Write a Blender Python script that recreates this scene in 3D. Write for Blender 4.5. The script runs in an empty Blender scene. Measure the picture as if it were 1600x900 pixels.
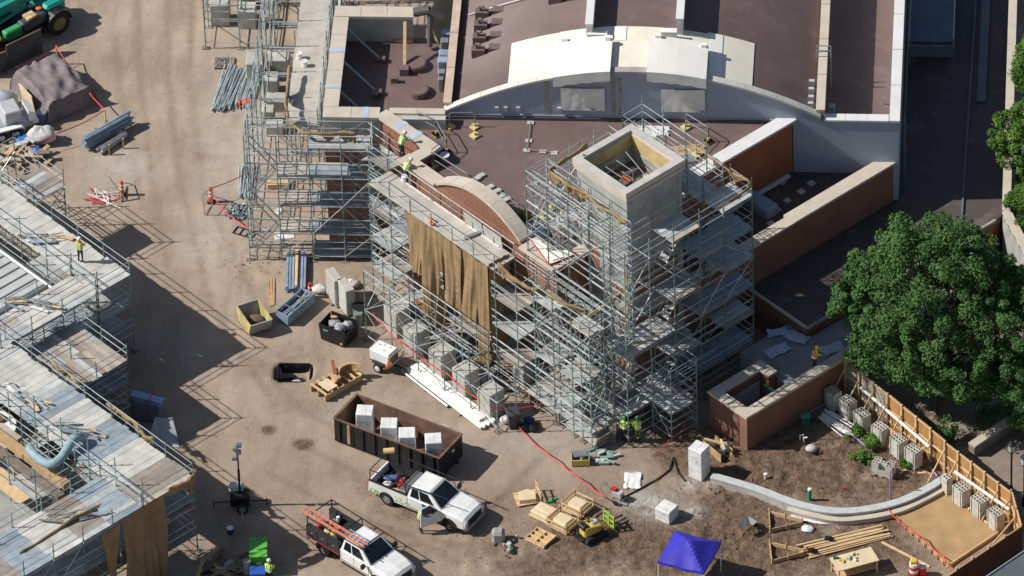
import bpy, bmesh, math, random
import numpy as np
from mathutils import Vector, Matrix, noise
from math import sin, cos, pi, radians, sqrt, atan2, hypot, floor
random.seed(7)
rng = np.random.default_rng(7)
sc = bpy.context.scene
COL = sc.collection
# ---------------------------------------------------------------- camera
FPX, TH, PSI, ROLL, DIST = 14703.9, 0.68785, 0.0785, 0.03386, 527.7     # focal length in photo pixels, pitch, yaw, roll, distance
_f = Vector((-sin(PSI)*cos(TH), cos(PSI)*cos(TH), -sin(TH)))
_r = Vector((cos(PSI), sin(PSI), 0)); _u = _r.cross(_f)
_r, _u = _r*cos(ROLL) - _u*sin(ROLL), _u*cos(ROLL) + _r*sin(ROLL)
CAMPOS = -_f*DIST
cd = bpy.data.cameras.new('camera'); cam = bpy.data.objects.new('camera', cd); COL.objects.link(cam)
cd.sensor_width = 36; cd.lens = 36*FPX/1600; cd.clip_start = 1; cd.clip_end = 3000
cam.matrix_world = Matrix(((_r.x, _u.x, -_f.x, CAMPOS.x), (_r.y, _u.y, -_f.y, CAMPOS.y), (_r.z, _u.z, -_f.z, CAMPOS.z), (0, 0, 0, 1)))
sc.camera = cam
# ---------------------------------------------------------------- sky and sun
SUN_AZ, SUN_EL = radians(3.5), radians(41)       # shadows run along +x, a little towards +y
sd = Vector((cos(SUN_AZ)*cos(SUN_EL), sin(SUN_AZ)*cos(SUN_EL), -sin(SUN_EL)))
w = bpy.data.worlds.new('World'); sc.world = w; w.use_nodes = True
nt = w.node_tree; bg = nt.nodes['Background']
sky = nt.nodes.new('ShaderNodeTexSky'); sky.sky_type = 'NISHITA'; sky.sun_disc = False
sky.sun_elevation = SUN_EL; sky.sun_rotation = atan2(-sd.x, -sd.y)
nt.links.new(sky.outputs[0], bg.inputs[0]); bg.inputs[1].default_value = 0.075
sl = bpy.data.lights.new('sun', 'SUN'); sl.energy = 5.0; sl.angle = radians(0.53); sl.color = (1, 0.955, 0.89)
so = bpy.data.objects.new('sun', sl); COL.objects.link(so); so.rotation_euler = sd.to_track_quat('-Z', 'Y').to_euler(); so.location = (-60, -10, 60)
sc.view_settings.view_transform = 'Standard'; sc.view_settings.look = 'None'; sc.view_settings.gamma = 1; sc.view_settings.exposure = 0.05
sc.view_settings.use_curve_mapping = False

def at(px, py, z=0.0):
    d = _f*FPX + _r*(px-800) + _u*(450-py)
    t = (z-CAMPOS.z)/d.z
    return CAMPOS + d*t
R2 = sqrt(.5)
def D(a, c, z=0.0):                      # frame turned 45 degrees: a runs right and towards us, c runs right and away
    return Vector(((a+c)*R2, (c-a)*R2, z))
def toD(p): return ((p.x-p.y)*R2, (p.x+p.y)*R2)
def heading(p, q): return atan2(q.y-p.y, q.x-p.x)

# ---------------------------------------------------------------- materials
MATS = {}
def mat(name, col, rough=.8, metal=0., var=.14, scale=1.5, bump=0., bscale=25., rnd=0., col2=None, spec=.35, trans=0., alpha=1., streak=0.):
    if name in MATS: return MATS[name]
    m = bpy.data.materials.new(name); m.use_nodes = True; N = m.node_tree.nodes; L = m.node_tree.links
    b = N['Principled BSDF']; b.inputs['Roughness'].default_value = rough; b.inputs['Metallic'].default_value = metal
    b.inputs['Specular IOR Level'].default_value = spec
    g = N.new('ShaderNodeNewGeometry')
    n1 = N.new('ShaderNodeTexNoise'); n1.inputs['Scale'].default_value = scale; n1.inputs['Detail'].default_value = 6; n1.inputs['Roughness'].default_value = .62
    src = g.outputs['Position']
    if streak:
        mp = N.new('ShaderNodeMapping'); mp.inputs['Scale'].default_value = (1, 1, streak); L.new(src, mp.inputs[0]); L.new(mp.outputs[0], n1.inputs['Vector'])
    else: L.new(src, n1.inputs['Vector'])
    rp = N.new('ShaderNodeMapRange'); rp.inputs[1].default_value = .32; rp.inputs[2].default_value = .68
    L.new(n1.outputs[0], rp.inputs[0])
    mx = N.new('ShaderNodeMix'); mx.data_type = 'RGBA'
    c1 = tuple(x*(1-var) for x in col)+(1,); c2 = (tuple(min(1, x*(1+var)) for x in col) if col2 is None else col2)+((1,) if col2 is None else (1,))
    mx.inputs[6].default_value = c1; mx.inputs[7].default_value = c2[:4]
    L.new(rp.outputs[0], mx.inputs[0]); out = mx.outputs[2]
    if rnd:
        oi = N.new('ShaderNodeObjectInfo'); mr = N.new('ShaderNodeMapRange'); mr.inputs[3].default_value = 1-rnd; mr.inputs[4].default_value = 1+rnd
        L.new(oi.outputs['Random'], mr.inputs[0])
        hv = N.new('ShaderNodeHueSaturation'); L.new(mr.outputs[0], hv.inputs['Value']); L.new(out, hv.inputs['Color']); out = hv.outputs[0]
    L.new(out, b.inputs['Base Color'])
    if bump:
        n2 = N.new('ShaderNodeTexNoise'); n2.inputs['Scale'].default_value = bscale; n2.inputs['Detail'].default_value = 5; L.new(g.outputs['Position'], n2.inputs['Vector'])
        bp = N.new('ShaderNodeBump'); bp.inputs['Strength'].default_value = min(1, bump*6); bp.inputs['Distance'].default_value = bump; L.new(n2.outputs[0], bp.inputs['Height']); L.new(bp.outputs[0], b.inputs['Normal'])
    if trans: b.inputs['Transmission Weight'].default_value = trans
    if alpha < 1: b.inputs['Alpha'].default_value = alpha
    MATS[name] = m; return m

def brickmat(name, c1, c2, mortar, vmin=.55):
    m = mat(name, c1, .9, 0, .2, .8, .01, 30); N = m.node_tree.nodes; L = m.node_tree.links; b = N['Principled BSDF']
    g = [n for n in N if n.type == 'NEW_GEOMETRY'][0]; mx = [n for n in N if n.type == 'MIX'][0]
    sx = N.new('ShaderNodeSeparateXYZ'); L.new(g.outputs['Position'], sx.inputs[0])
    ad = N.new('ShaderNodeMath'); ad.operation = 'MULTIPLY_ADD'; L.new(sx.outputs[0], ad.inputs[0]); ad.inputs[1].default_value = .9
    ay = N.new('ShaderNodeMath'); ay.operation = 'MULTIPLY'; L.new(sx.outputs[1], ay.inputs[0]); ay.inputs[1].default_value = .45; L.new(ay.outputs[0], ad.inputs[2])
    cb = N.new('ShaderNodeCombineXYZ'); L.new(ad.outputs[0], cb.inputs[0]); L.new(sx.outputs[2], cb.inputs[1])
    br = N.new('ShaderNodeTexBrick'); L.new(cb.outputs[0], br.inputs[0]); br.inputs['Scale'].default_value = 1
    br.inputs['Brick Width'].default_value = .3; br.inputs['Row Height'].default_value = .13; br.inputs['Mortar Size'].default_value = .012
    br.inputs['Color1'].default_value = c1+(1,); br.inputs['Color2'].default_value = c2+(1,); br.inputs['Mortar'].default_value = mortar+(1,)
    m2 = N.new('ShaderNodeMix'); m2.data_type = 'RGBA'; m2.blend_type = 'MIX'; m2.inputs[0].default_value = .45
    L.new(br.outputs[0], m2.inputs[6]); L.new(mx.outputs[2], m2.inputs[7]); L.new(m2.outputs[2], b.inputs['Base Color'])
    return m

brick = brickmat('brick', (.30, .115, .068), (.24, .095, .06), (.36, .25, .19))
brick2 = brickmat('brick_brown', (.24, .11, .07), (.19, .085, .058), (.28, .2, .15))
orange_brick = mat('orange_brick', (.33, .115, .052), .9, 0, .12, .8, .006)  # orange copy of the brick, with sunlit warmth put into the colour
stone = mat('cast_stone', (.53, .465, .385), .85, 0, .1, .9, .006, 20, streak=1)
stone_w = mat('pale_coping', (.66, .66, .65), .7, 0, .06, .8, .004)
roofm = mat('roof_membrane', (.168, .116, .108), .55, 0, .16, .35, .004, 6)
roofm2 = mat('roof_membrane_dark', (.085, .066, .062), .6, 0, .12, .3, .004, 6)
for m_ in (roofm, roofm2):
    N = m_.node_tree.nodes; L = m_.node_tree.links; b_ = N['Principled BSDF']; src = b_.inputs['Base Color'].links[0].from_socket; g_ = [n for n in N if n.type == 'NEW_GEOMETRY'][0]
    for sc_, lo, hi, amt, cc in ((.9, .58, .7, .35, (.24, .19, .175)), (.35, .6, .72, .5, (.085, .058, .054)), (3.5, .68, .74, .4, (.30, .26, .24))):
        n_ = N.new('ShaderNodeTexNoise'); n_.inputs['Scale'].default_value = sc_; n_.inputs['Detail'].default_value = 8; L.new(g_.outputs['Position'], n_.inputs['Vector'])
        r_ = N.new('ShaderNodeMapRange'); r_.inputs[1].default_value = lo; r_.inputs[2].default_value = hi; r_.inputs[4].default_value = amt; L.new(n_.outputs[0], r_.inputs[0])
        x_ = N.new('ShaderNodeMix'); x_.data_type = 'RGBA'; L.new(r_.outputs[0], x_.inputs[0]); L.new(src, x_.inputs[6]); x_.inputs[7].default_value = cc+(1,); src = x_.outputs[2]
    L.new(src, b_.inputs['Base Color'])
graywall = mat('grey_membrane_wall', (.34, .39, .47), .5, 0, .1, .7, .015, 3, streak=.3)
white_mem = mat('white_membrane', (.80, .78, .72), .6, 0, .05, .6, .01, 2.5)
cream_mem = mat('cream_membrane', (.77, .72, .60), .65, 0, .07, .7, .012, 3)
plastic = mat('translucent_sheet', (.80, .80, .74), .35, 0, .1, 1.2, .03, 4)
conc = mat('concrete', (.46, .45, .41), .88, 0, .16, 1.2, .01, 12, rnd=.06)
concd = mat('rough_concrete', (.34, .34, .32), .9, 0, .25, 1.3, .015, 10)
whitec = mat('white_wrap', (.70, .70, .69), .5, 0, .17, 2.2, .03, 4)
truckw = mat('dusty_white_paint', (.74, .74, .73), .35, 0, .09, 1.4, spec=.5)
tube_m = mat('galvanised_tube', (.40, .45, .46), .45, .25, .22, 2.5, rnd=.3)
pole_m = mat('green_grey_pole', (.22, .31, .29), .45, .25, .3, 2., rnd=.35)
brace_m = mat('steel_brace', (.46, .49, .48), .4, .3, .2, 2., rnd=.2)
deck_m = mat('steel_deck', (.44, .455, .445), .65, .1, .2, 1.6, .004, 20, rnd=.2)
wdeck_m = mat('weathered_plank', (.35, .30, .255), .9, 0, .2, 2, .006, 20, rnd=.3)
lumber = mat('new_lumber', (.60, .43, .24), .85, 0, .14, 3, .004, 30, rnd=.18)
wood = mat('plywood', (.47, .31, .16), .85, 0, .2, 2, .004, 20, rnd=.15)
fence_m = mat('stained_plywood', (.36, .19, .07), .85, 0, .28, 1.5, .004, 20, rnd=.12, streak=.4)
oldwood = mat('grey_wood', (.24, .2, .16), .9, 0, .25, 3, .004, 20, rnd=.3)
tarp = mat('tan_mesh_tarp', (.28, .19, .10), .9, 0, .2, 1.6, .03, 7)
darktarp = mat('dark_tarp', (.20, .168, .172), .75, 0, .18, 1.1, .03, 4)
steel = mat('steel', (.38, .4, .42), .4, .6, .2, 3, rnd=.1)
bluesteel = mat('blue_grey_steel', (.25, .33, .43), .6, .1, .18, 2, rnd=.15)
black = mat('black_paint', (.018, .019, .022), .45, 0, .3, 2)
rubber = mat('rubber', (.022, .022, .023), .85, 0, .3, 4)
rust = mat('rusty_steel', (.17, .10, .068), .85, .1, .45, 1.3, .01, 8)
whitep = mat('white_paint', (.78, .79, .80), .25, 0, .04, 2, spec=.5)
glassm = mat('dark_glass', (.012, .016, .02), .06, 0, .1, 1, spec=.8)
red = mat('red_plastic', (.55, .035, .03), .5, 0, .1, 2)
redtape = mat('red_tape', (.66, .05, .06), .6, 0, .12, 4)
orange = mat('orange_plastic', (.75, .13, .02), .5, 0, .1, 2)
salmon = mat('orange_fibreglass', (.72, .25, .15), .5, 0, .1, 2)
yellow = mat('yellow_paint', (.62, .45, .10), .5, 0, .15, 2)
paleyel = mat('pale_yellow_iron', (.62, .53, .22), .6, 0, .15, 4)
teal = mat('teal_paint', (.025, .30, .24), .4, 0, .14, 1.4)
green = mat('green_paint', (.12, .42, .06), .5, 0, .1, 2)
dgreen = mat('dark_green_plastic', (.03, .13, .07), .5, 0, .2, 2)
blue = mat('blue_plastic', (.03, .10, .42), .5, 0, .1, 2)
tentblue = mat('tent_fabric', (.04, .036, .42), .6, 0, .16, 1.6, .03, 3)
purple = mat('purple_pipe', (.36, .22, .5), .5, 0, .1, 2)
pvc = mat('white_pvc', (.80, .79, .74), .4, 0, .05, 2)
sand = mat('tan_sand', (.40, .265, .128), .95, 0, .14, .8, .02, 14)
foam = mat('cream_foam', (.66, .54, .36), .8, 0, .1, 2, .01, 8)
bagm = mat('white_bag', (.62, .60, .58), .6, 0, .25, 5, .02, 9)
blackbag = mat('black_bag', (.02, .021, .026), .3, 0, .3, 5, .02, 9)
lime = mat('hi_vis', (.42, .80, .03), .7, 0, .1, 4)
hiorange = mat('hi_vis_orange', (.85, .18, .02), .7, 0, .1, 4)
silver = mat('reflective_tape', (.7, .7, .68), .4, 0, .05, 4)
denim = mat('dark_trousers', (.028, .032, .045), .9, 0, .3, 6)
skin = mat('skin', (.42, .23, .15), .6, 0, .08, 6)
hairm = mat('dark_hair', (.02, .014, .01), .7)
earth = mat('dark_soil', (.14, .095, .07), .95, 0, .35, 2.2, .06, 5)
pave = mat('paving', (.25, .2, .16), .9, 0, .2, 1.5, .01, 10)
bark = mat('bark', (.09, .065, .05), .95, 0, .3, 4, .02, 12)
def leafmat(name, c1, c2):
    m = mat(name, c1, .8, 0, .3, .9, col2=c2, spec=.12); b = m.node_tree.nodes['Principled BSDF']
    return m
leaf = leafmat('leaf', (.042, .105, .034), (.105, .205, .06))
leaf2 = leafmat('leaf_light', (.05, .125, .02), (.13, .24, .05))
bush_m = leafmat('shrub_leaf', (.06, .15, .015), (.14, .26, .05))

# ---------------------------------------------------------------- mesh helpers
class MB:
    def __init__(s): s.v = []; s.f = []; s.m = []; s.cur = 0
    def _add(s, vs, fs):
        o = len(s.v); s.v += [tuple(p) for p in vs]; s.f += [tuple(i+o for i in f) for f in fs]; s.m += [s.cur]*len(fs); return s
    def slot(s, i): s.cur = i; return s
    def box(s, x0, x1, y0, y1, z0, z1, T=None):
        vs = [Vector((x, y, z)) for z in (z0, z1) for y in (y0, y1) for x in (x0, x1)]
        if T is not None: vs = [T @ p for p in vs]
        return s._add(vs, [(0, 2, 3, 1), (4, 5, 7, 6), (0, 1, 5, 4), (2, 6, 7, 3), (0, 4, 6, 2), (1, 3, 7, 5)])
    def bx(s, cx, cy, z0, sx, sy, sz, rz=0, tilt=0):
        T = Matrix.Translation((cx, cy, z0)) @ Matrix.Rotation(rz, 4, 'Z') @ Matrix.Rotation(tilt, 4, 'Y')
        return s.box(-sx/2, sx/2, -sy/2, sy/2, 0, sz, T)
    def cbox(s, cx, cy, z0, sx, sy, sz, b=.02, rz=0):       # box with chamfered upright and upper edges
        T = Matrix.Translation((cx, cy, z0)) @ Matrix.Rotation(rz, 4, 'Z'); x, y = sx/2, sy/2
        def ring(z, k): return [T @ Vector(p+(z,)) for p in ((-x+b, -y+k), (x-b, -y+k), (x-k, -y+b), (x-k, y-b), (x-b, y-k), (-x+b, y-k), (-x+k, y-b), (-x+k, -y+b))]
        return s.loft([ring(0, 0), ring(sz-b, 0), ring(sz, b)])
    def tube(s, p, q, r, n=6, r2=None, cap=True):
        p, q = Vector(p), Vector(q); d = q-p
        if d.length < 1e-6: return s
        Q = d.to_track_quat('Z', 'Y').to_matrix(); r2 = r if r2 is None else r2
        A = [p+Q @ Vector((cos(2*pi*i/n)*r, sin(2*pi*i/n)*r, 0)) for i in range(n)]
        B = [q+Q @ Vector((cos(2*pi*i/n)*r2, sin(2*pi*i/n)*r2, 0)) for i in range(n)]
        fs = [(i, (i+1) % n, n+(i+1) % n, n+i) for i in range(n)]
        if cap: fs += [tuple(range(n))[::-1], tuple(range(n, 2*n))]
        return s._add(A+B, fs)
    def path(s, pts, r, n=6, rf=None):
        for i in range(len(pts)-1):
            s.tube(pts[i], pts[i+1], rf(i) if rf else r, n, (rf(i+1) if rf else r))
        return s
    def prism(s, poly, z0, z1, top=True):
        n = len(poly); ar = sum(poly[i][0]*poly[(i+1) % n][1]-poly[(i+1) % n][0]*poly[i][1] for i in range(n))
        if ar < 0: poly = poly[::-1]
        return s._add([(p[0], p[1], z0) for p in poly]+[(p[0], p[1], z1) for p in poly], [tuple(range(n))[::-1], tuple(range(n, 2*n))]+[(i, (i+1) % n, n+(i+1) % n, n+i) for i in range(n)])
    def extr(s, prof, y0, y1, T=None):                      # profile in (x,z) swept along y
        n = len(prof); ar = sum(prof[i][0]*prof[(i+1) % n][1]-prof[(i+1) % n][0]*prof[i][1] for i in range(n))
        if ar > 0: prof = prof[::-1]
        vs = [Vector((p[0], y0, p[1])) for p in prof]+[Vector((p[0], y1, p[1])) for p in prof]
        if T is not None: vs = [T @ p for p in vs]
        return s._add(vs, [tuple(range(n))[::-1], tuple(range(n, 2*n))]+[(i, (i+1) % n, n+(i+1) % n, n+i) for i in range(n)])
    def loft(s, rings, cap=True, closed=True):
        n = len(rings[0]); vs = [p for r in rings for p in r]; fs = []
        for k in range(len(rings)-1):
            for i in range(n if closed else n-1):
                j = (i+1) % n; fs.append((k*n+i, k*n+j, (k+1)*n+j, (k+1)*n+i))
        if cap and closed: fs += [tuple(range(n))[::-1], tuple(range((len(rings)-1)*n, len(rings)*n))]
        return s._add(vs, fs)
    def grid(s, rows): return s.loft(rows, False, False)
    def ball(s, c, rx, ry=None, rz=None, n=8, m=5, jit=0):
        ry = rx if ry is None else ry; rz = rx if rz is None else rz; rings = []
        for k in range(m+1):
            t = -pi/2+pi*k/m; t = max(-1.5, min(1.5, t)); rings.append([])
            for i in range(n):
                j = 1+random.uniform(-jit, jit); a = 2*pi*i/n
                rings[-1].append((c[0]+rx*cos(t)*cos(a)*j, c[1]+ry*cos(t)*sin(a)*j, c[2]+rz*sin(t)*j))
        return s.loft(rings)
    def mesh(s, name, mats, smooth=False):
        me = bpy.data.meshes.new(name); me.from_pydata(s.v, [], s.f)
        for m in (mats if isinstance(mats, (list, tuple)) else [mats]): me.materials.append(m)
        if any(s.m): me.polygons.foreach_set('material_index', s.m)
        if smooth: me.polygons.foreach_set('use_smooth', [True]*len(s.f))
        me.update(); return me
    def obj(s, name, mats, parent=None, smooth=False):
        return link(name, s.mesh(name, mats, smooth), parent)
def link(name, data, parent=None, M=None):
    o = bpy.data.objects.new(name, data); COL.objects.link(o)
    if parent is not None: o.parent = parent
    if M is not None: o.matrix_basis = M
    return o
def tag(o, label, cat, group=None):
    o['label'] = label; o['category'] = cat
    if group: o['group'] = group
    return o
def thing(name, label, cat, loc=(0, 0, 0), rz=0, group=None):
    o = link(name, None); o.location = loc; o.rotation_euler = (0, 0, rz); o.empty_display_size = .3
    return tag(o, label, cat, group)
def struct(o): o['kind'] = 'structure'; return o
def stuff(o): o['kind'] = 'stuff'; return o
def copy_tree(o, loc=None, rz=None, label=None, parent=None):
    c = o.copy(); COL.objects.link(c); c.parent = parent
    if loc is not None: c.location = loc
    if rz is not None: c.rotation_euler = (0, 0, rz)
    if label: c['label'] = label
    for ch in list(o.children): copy_tree(ch, parent=c)
    return c
_sh = {}
def shared(kind, m):
    k = (kind, m.name)
    if k not in _sh:
        b = MB()
        if kind == 'tube': b.tube((0, 0, 0), (0, 0, 1), 1, 6)
        elif kind == 'cube': b.box(-.5, .5, -.5, .5, 0, 1)
        elif kind == 'pipe': b.tube((0, 0, 0), (0, 0, 1), 1, 10)
        _sh[k] = b.mesh(kind+'_'+m.name, m)
    return _sh[k]
def bar(parent, name, p, q, r, m, kind='tube'):
    p, q = Vector(p), Vector(q); d = q-p
    M = Matrix.Translation(p) @ d.to_track_quat('Z', 'Y').to_matrix().to_4x4() @ Matrix.Diagonal((r, r, d.length, 1))
    return link(name, shared(kind, m), parent, M)
def slab(parent, name, cx, cy, z0, sx, sy, sz, m, rz=0, tilt=0, roll=0):
    M = Matrix.Translation((cx, cy, z0)) @ Matrix.Rotation(rz, 4, 'Z') @ Matrix.Rotation(tilt, 4, 'Y') @ Matrix.Rotation(roll, 4, 'X') @ Matrix.Diagonal((sx, sy, sz, 1))
    return link(name, shared('cube', m), parent, M)
def beam(parent, name, p, q, wd, ht, m):                    # rectangular bar from p to q
    p, q = Vector(p), Vector(q); d = q-p
    X = d.normalized(); Y = Vector((0, 0, 1)).cross(X)
    Y = Y.normalized() if Y.length > 1e-4 else Vector((0, 1, 0)); Z = X.cross(Y)
    M = Matrix(((Y.x, Z.x, X.x, p.x), (Y.y, Z.y, X.y, p.y), (Y.z, Z.z, X.z, p.z), (0, 0, 0, 1))) @ Matrix.Diagonal((wd, ht, d.length, 1))
    return link(name, shared('cube', m), parent, M)
def nz(x, y, z=0., s=1.): return noise.noise(Vector((x*s, y*s, z*s)))
# ================================================================ ground
def blob(x, y, L):
    s = 0
    for cx, cy, rx, ry, k in L:
        d = ((x-cx)/rx)**2+((y-cy)/ry)**2
        if d < 4: s = max(s, k*math.exp(-d*1.1))
    return s
def _b(px, py, rx, ry, k): p = at(px, py); return (p.x, p.y, rx, ry, k)
DARK = [_b(*t) for t in ((1260, 715, 7, 4.5, 1.5), (1160, 835, 7, 5, 1.3), (1010, 850, 8, 4.5, 1.2), (1090, 700, 4, 3, 1.1), (1400, 740, 3.5, 2.5, 1.1), (860, 880, 6, 3, .7), (760, 860, 5, 3, .55), (600, 850, 5, 3, .4),
    (1310, 845, 6, 4, 1.0), (980, 740, 4, 3, .5), (1430, 880, 3, 3, .8), (640, 800, 2.0, 1.2, .75), (520, 640, 2.5, 1.6, .35), (450, 590, 2.6, 1.5, .5), (540, 440, 2.2, 1.5, .3), (690, 560, 5, 3, .35), (420, 672, .36, .36, 2.6), (474, 694, .52, .46, 2.6), (450, 790, 9, 5, .3), (720, 790, 6, 4, .38), (600, 590, 6, 4, .3), (860, 740, 6, 4, .3), (410, 500, 1.6, 1.5, .35), (300, 870, 2.5, 2, .5),
    (250, 340, 2, 2.5, .22), (230, 620, 3, 3, .3), (340, 880, 3, 2, .5))]
CHURN = [_b(*t) for t in ((1280, 730, 5.5, 3, 1), (1130, 760, 3, 4, 1), (1110, 850, 5, 4, .9), (960, 860, 6, 3, .7), (800, 870, 4, 2, .5), (1420, 750, 3, 2, .8), (400, 420, 2.5, 1.6, .45), (480, 560, 3, 1.2, .3), (1240, 850, 4, 3, .6), (700, 600, 3, 2, .25), (620, 780, 3, 1.5, .3))]
WHITE = [_b(*t) for t in ((1020, 790, 1.6, 1.2, .8), (1060, 800, 1.3, .8, .7), (1082, 758, .9, .5, .6), (990, 745, .8, .6, .4), (190, 260, 2.2, 2.5, .4), (370, 210, 2.5, 8, .38), (330, 380, 2, 3, .3), (560, 640, 3, 2, .2), (850, 690, 4, 1.6, .3), (290, 560, 3, 3, .15))]
HOLE = at(458, 583)
TRK = []
for L_ in (((215, 0), (218, 120), (235, 260), (262, 420)), ((262, 0), (262, 120), (280, 280), (330, 480), (420, 620)), ((300, 0), (296, 130), (318, 300), (400, 470)), ((180, 60), (190, 160), (225, 330)), ((480, 700), (560, 740), (600, 800), (700, 850), (800, 850)), ((420, 740), (520, 790), (620, 830), (720, 880)), ((640, 700), (560, 690), (470, 640), (400, 560)), ((860, 700), (800, 760), (760, 800), (730, 870)), ((1000, 840), (930, 880), (850, 900)), ((900, 780), (1000, 830), (1100, 900))):
    P_ = [at(*q) for q in L_]
    for i in range(len(P_)-1):
        for k in range(40): q = P_[i].lerp(P_[i+1], k/40); TRK.append((q.x, q.y))
TRK = np.array(TRK)
def track(x, y):
    d = ((TRK[:, 0]-x)**2+(TRK[:, 1]-y)**2).min()**.5
    return max(0, 1-d/.36)*1.15
axx = np.concatenate([[-900, -400, -160, -70, -45], np.arange(-33, 34, .2), [45, 70, 160, 400, 900]])
axy = np.concatenate([[-500, -250, -90, -48], np.arange(-33, 30, .2), [45, 80, 160, 400, 900]])
gv = []; wet = []
for y in axy:
    for x in axx:
        x, y = float(x), float(y)
        inn = -34 < x < 34 and -34 < y < 30
        if not inn: gv.append((x, y, 0)); wet.append((.2, 0, 0)); continue
        n1 = nz(x, y, 3, .35); n2 = nz(x, y, 9, 1.7); n3 = nz(x, y, 1, 4.)
        ch = blob(x, y, CHURN); dk = blob(x, y, DARK)
        z = .012*n2+.006*n3+.02*n1 + ch*(.2*n2+.13*n3+.2*max(0, nz(x, y, 20, .8)))
        if -20 < x < -13 and y > -12: z += .018*nz(x*3, y*.25, 5)
        d = (abs((x-HOLE.x)/.95)**4+abs((y-HOLE.y)/.7)**4)**.25
        if d < 1.5: z -= 1.1*max(0, min(1, (1.05-d)*6)); z += .05*math.exp(-((d-1.3)*4)**2)
        gv.append((x, y, z)); wet.append((max(0, min(1, dk*(1+.5*n1+.35*n2)+.28*max(0, n1+.1)+.1*n2*ch)), max(0, min(1, blob(x, y, WHITE)*(1.1+1.2*n2+.8*n3))), track(x, y)*(.45+.8*abs(n2))))
nx_, ny_ = len(axx), len(axy)
gf = [(j*nx_+i, j*nx_+i+1, (j+1)*nx_+i+1, (j+1)*nx_+i) for j in range(ny_-1) for i in range(nx_-1)]
gme = bpy.data.meshes.new('ground'); gme.from_pydata(gv, [], gf)
ca = gme.color_attributes.new('soil', 'FLOAT_COLOR', 'POINT')
ca.data.foreach_set('color', np.array([(a, b, min(1, c), 1) for a, b, c in wet], dtype=np.float32).ravel())
gme.polygons.foreach_set('use_smooth', [True]*len(gf))
gm = bpy.data.materials.new('dirt'); gm.use_nodes = True; N = gm.node_tree.nodes; L = gm.node_tree.links; B = N['Principled BSDF']; B.inputs['Roughness'].default_value = .97; B.inputs['Specular IOR Level'].default_value = .15
at_ = N.new('ShaderNodeVertexColor'); at_.layer_name = 'soil'; sp = N.new('ShaderNodeSeparateColor'); L.new(at_.outputs[0], sp.inputs[0])
geo = N.new('ShaderNodeNewGeometry')
def noi(s, d, mapping=None):
    n = N.new('ShaderNodeTexNoise'); n.inputs['Scale'].default_value = s; n.inputs['Detail'].default_value = d; n.inputs['Roughness'].default_value = .65
    if mapping: mp = N.new('ShaderNodeMapping'); mp.inputs['Scale'].default_value = mapping; L.new(geo.outputs['Position'], mp.inputs[0]); L.new(mp.outputs[0], n.inputs[0])
    else: L.new(geo.outputs['Position'], n.inputs[0])
    return n
def mr(src, a, b, c=0., d=1.):
    m = N.new('ShaderNodeMapRange'); L.new(src, m.inputs[0]); m.inputs[1].default_value = a; m.inputs[2].default_value = b; m.inputs[3].default_value = c; m.inputs[4].default_value = d; return m.outputs[0]
def mixc(f, a, b):
    m = N.new('ShaderNodeMix'); m.data_type = 'RGBA'
    if isinstance(f, float): m.inputs[0].default_value = f
    else: L.new(f, m.inputs[0])
    for i, v in ((6, a), (7, b)):
        if isinstance(v, tuple): m.inputs[i].default_value = v+(1,)
        else: L.new(v, m.inputs[i])
    return m.outputs[2]
base = mixc(mr(noi(.28, 5).outputs[0], .35, .65), (.325, .25, .19), (.46, .365, .285))
base = mixc(mr(noi(1.1, 6, (1, .16, 1)).outputs[0], .48, .72, 0, .6), base, (.25, .188, .145))
base = mixc(mr(noi(5, 6).outputs[0], .5, .75, 0, .45), base, (.53, .435, .345))
base = mixc(mr(noi(3.2, 6).outputs[0], .6, .7, 0, .5), base, (.2, .145, .11))
base = mixc(mr(noi(22, 3).outputs[0], .62, .72, 0, .16), base, (.15, .11, .085))
base = mixc(mr(noi(14, 3).outputs[0], .64, .74, 0, .18), base, (.58, .5, .42))
base = mixc(sp.outputs[2], base, mixc(mr(noi(9, 4).outputs[0], .4, .6), (.22, .155, .115), (.32, .24, .18)))
base = mixc(sp.outputs[0], base, mixc(mr(noi(2.2, 6).outputs[0], .35, .65), (.115, .078, .055), (.245, .165, .115)))
base = mixc(sp.outputs[1], base, (.48, .46, .42))
L.new(base, B.inputs['Base Color'])
bp = N.new('ShaderNodeBump'); bp.inputs['Strength'].default_value = .7; bp.inputs['Distance'].default_value = .06; L.new(noi(13, 10).outputs[0], bp.inputs['Height']); b2 = N.new('ShaderNodeBump'); b2.inputs['Distance'].default_value = .3; L.new(mr(sp.outputs[0], .25, .9, 0., .9), b2.inputs['Strength']); L.new(noi(2.6, 8).outputs[0], b2.inputs['Height']); L.new(bp.outputs[0], b2.inputs['Normal']); L.new(b2.outputs[0], B.inputs['Normal'])
gme.materials.append(gm)
struct(link('ground', gme))

# ================================================================ theatre building
BLD = thing('brick_building', 'large brick building with brown flat roofs and a grey arched gable', 'building', (0, 5, 0))
BO = Vector((0, 5, 0))
def wpoly(pts): return [(p[0]-BO.x, p[1]-BO.y) for p in pts]
def bbeam(name, p, q, wd, ht, m, par=BLD): return beam(par, name, Vector(p)-BO, Vector(q)-BO, wd, ht, m)
def copings(name, p, q, wd, z0, ht, n, m, par=BLD):
    p, q = Vector(p), Vector(q); p.z = q.z = z0+ht/2
    for i in range(n):
        a = p.lerp(q, i/n); b = p.lerp(q, (i+1)/n-.006/n*2)
        a2 = a.copy(); b2 = b.copy(); bbeam(name, a2, b2, wd, ht*(1+.02*(i % 3)), m, par)
body = [(-7.29, 3.95), D(-4.2, -2.4), D(-4.2, -4.1), D(8.65, -4.1), D(8.65, -1.9), D(7.8, -1.9), D(7.8, 2.3), D(7.45, 2.3), D(7.45, 14.6), (-3.9, 5.1)]
MB().prism(wpoly(body), 0, 8.04).obj('wall', brick, BLD)
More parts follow.
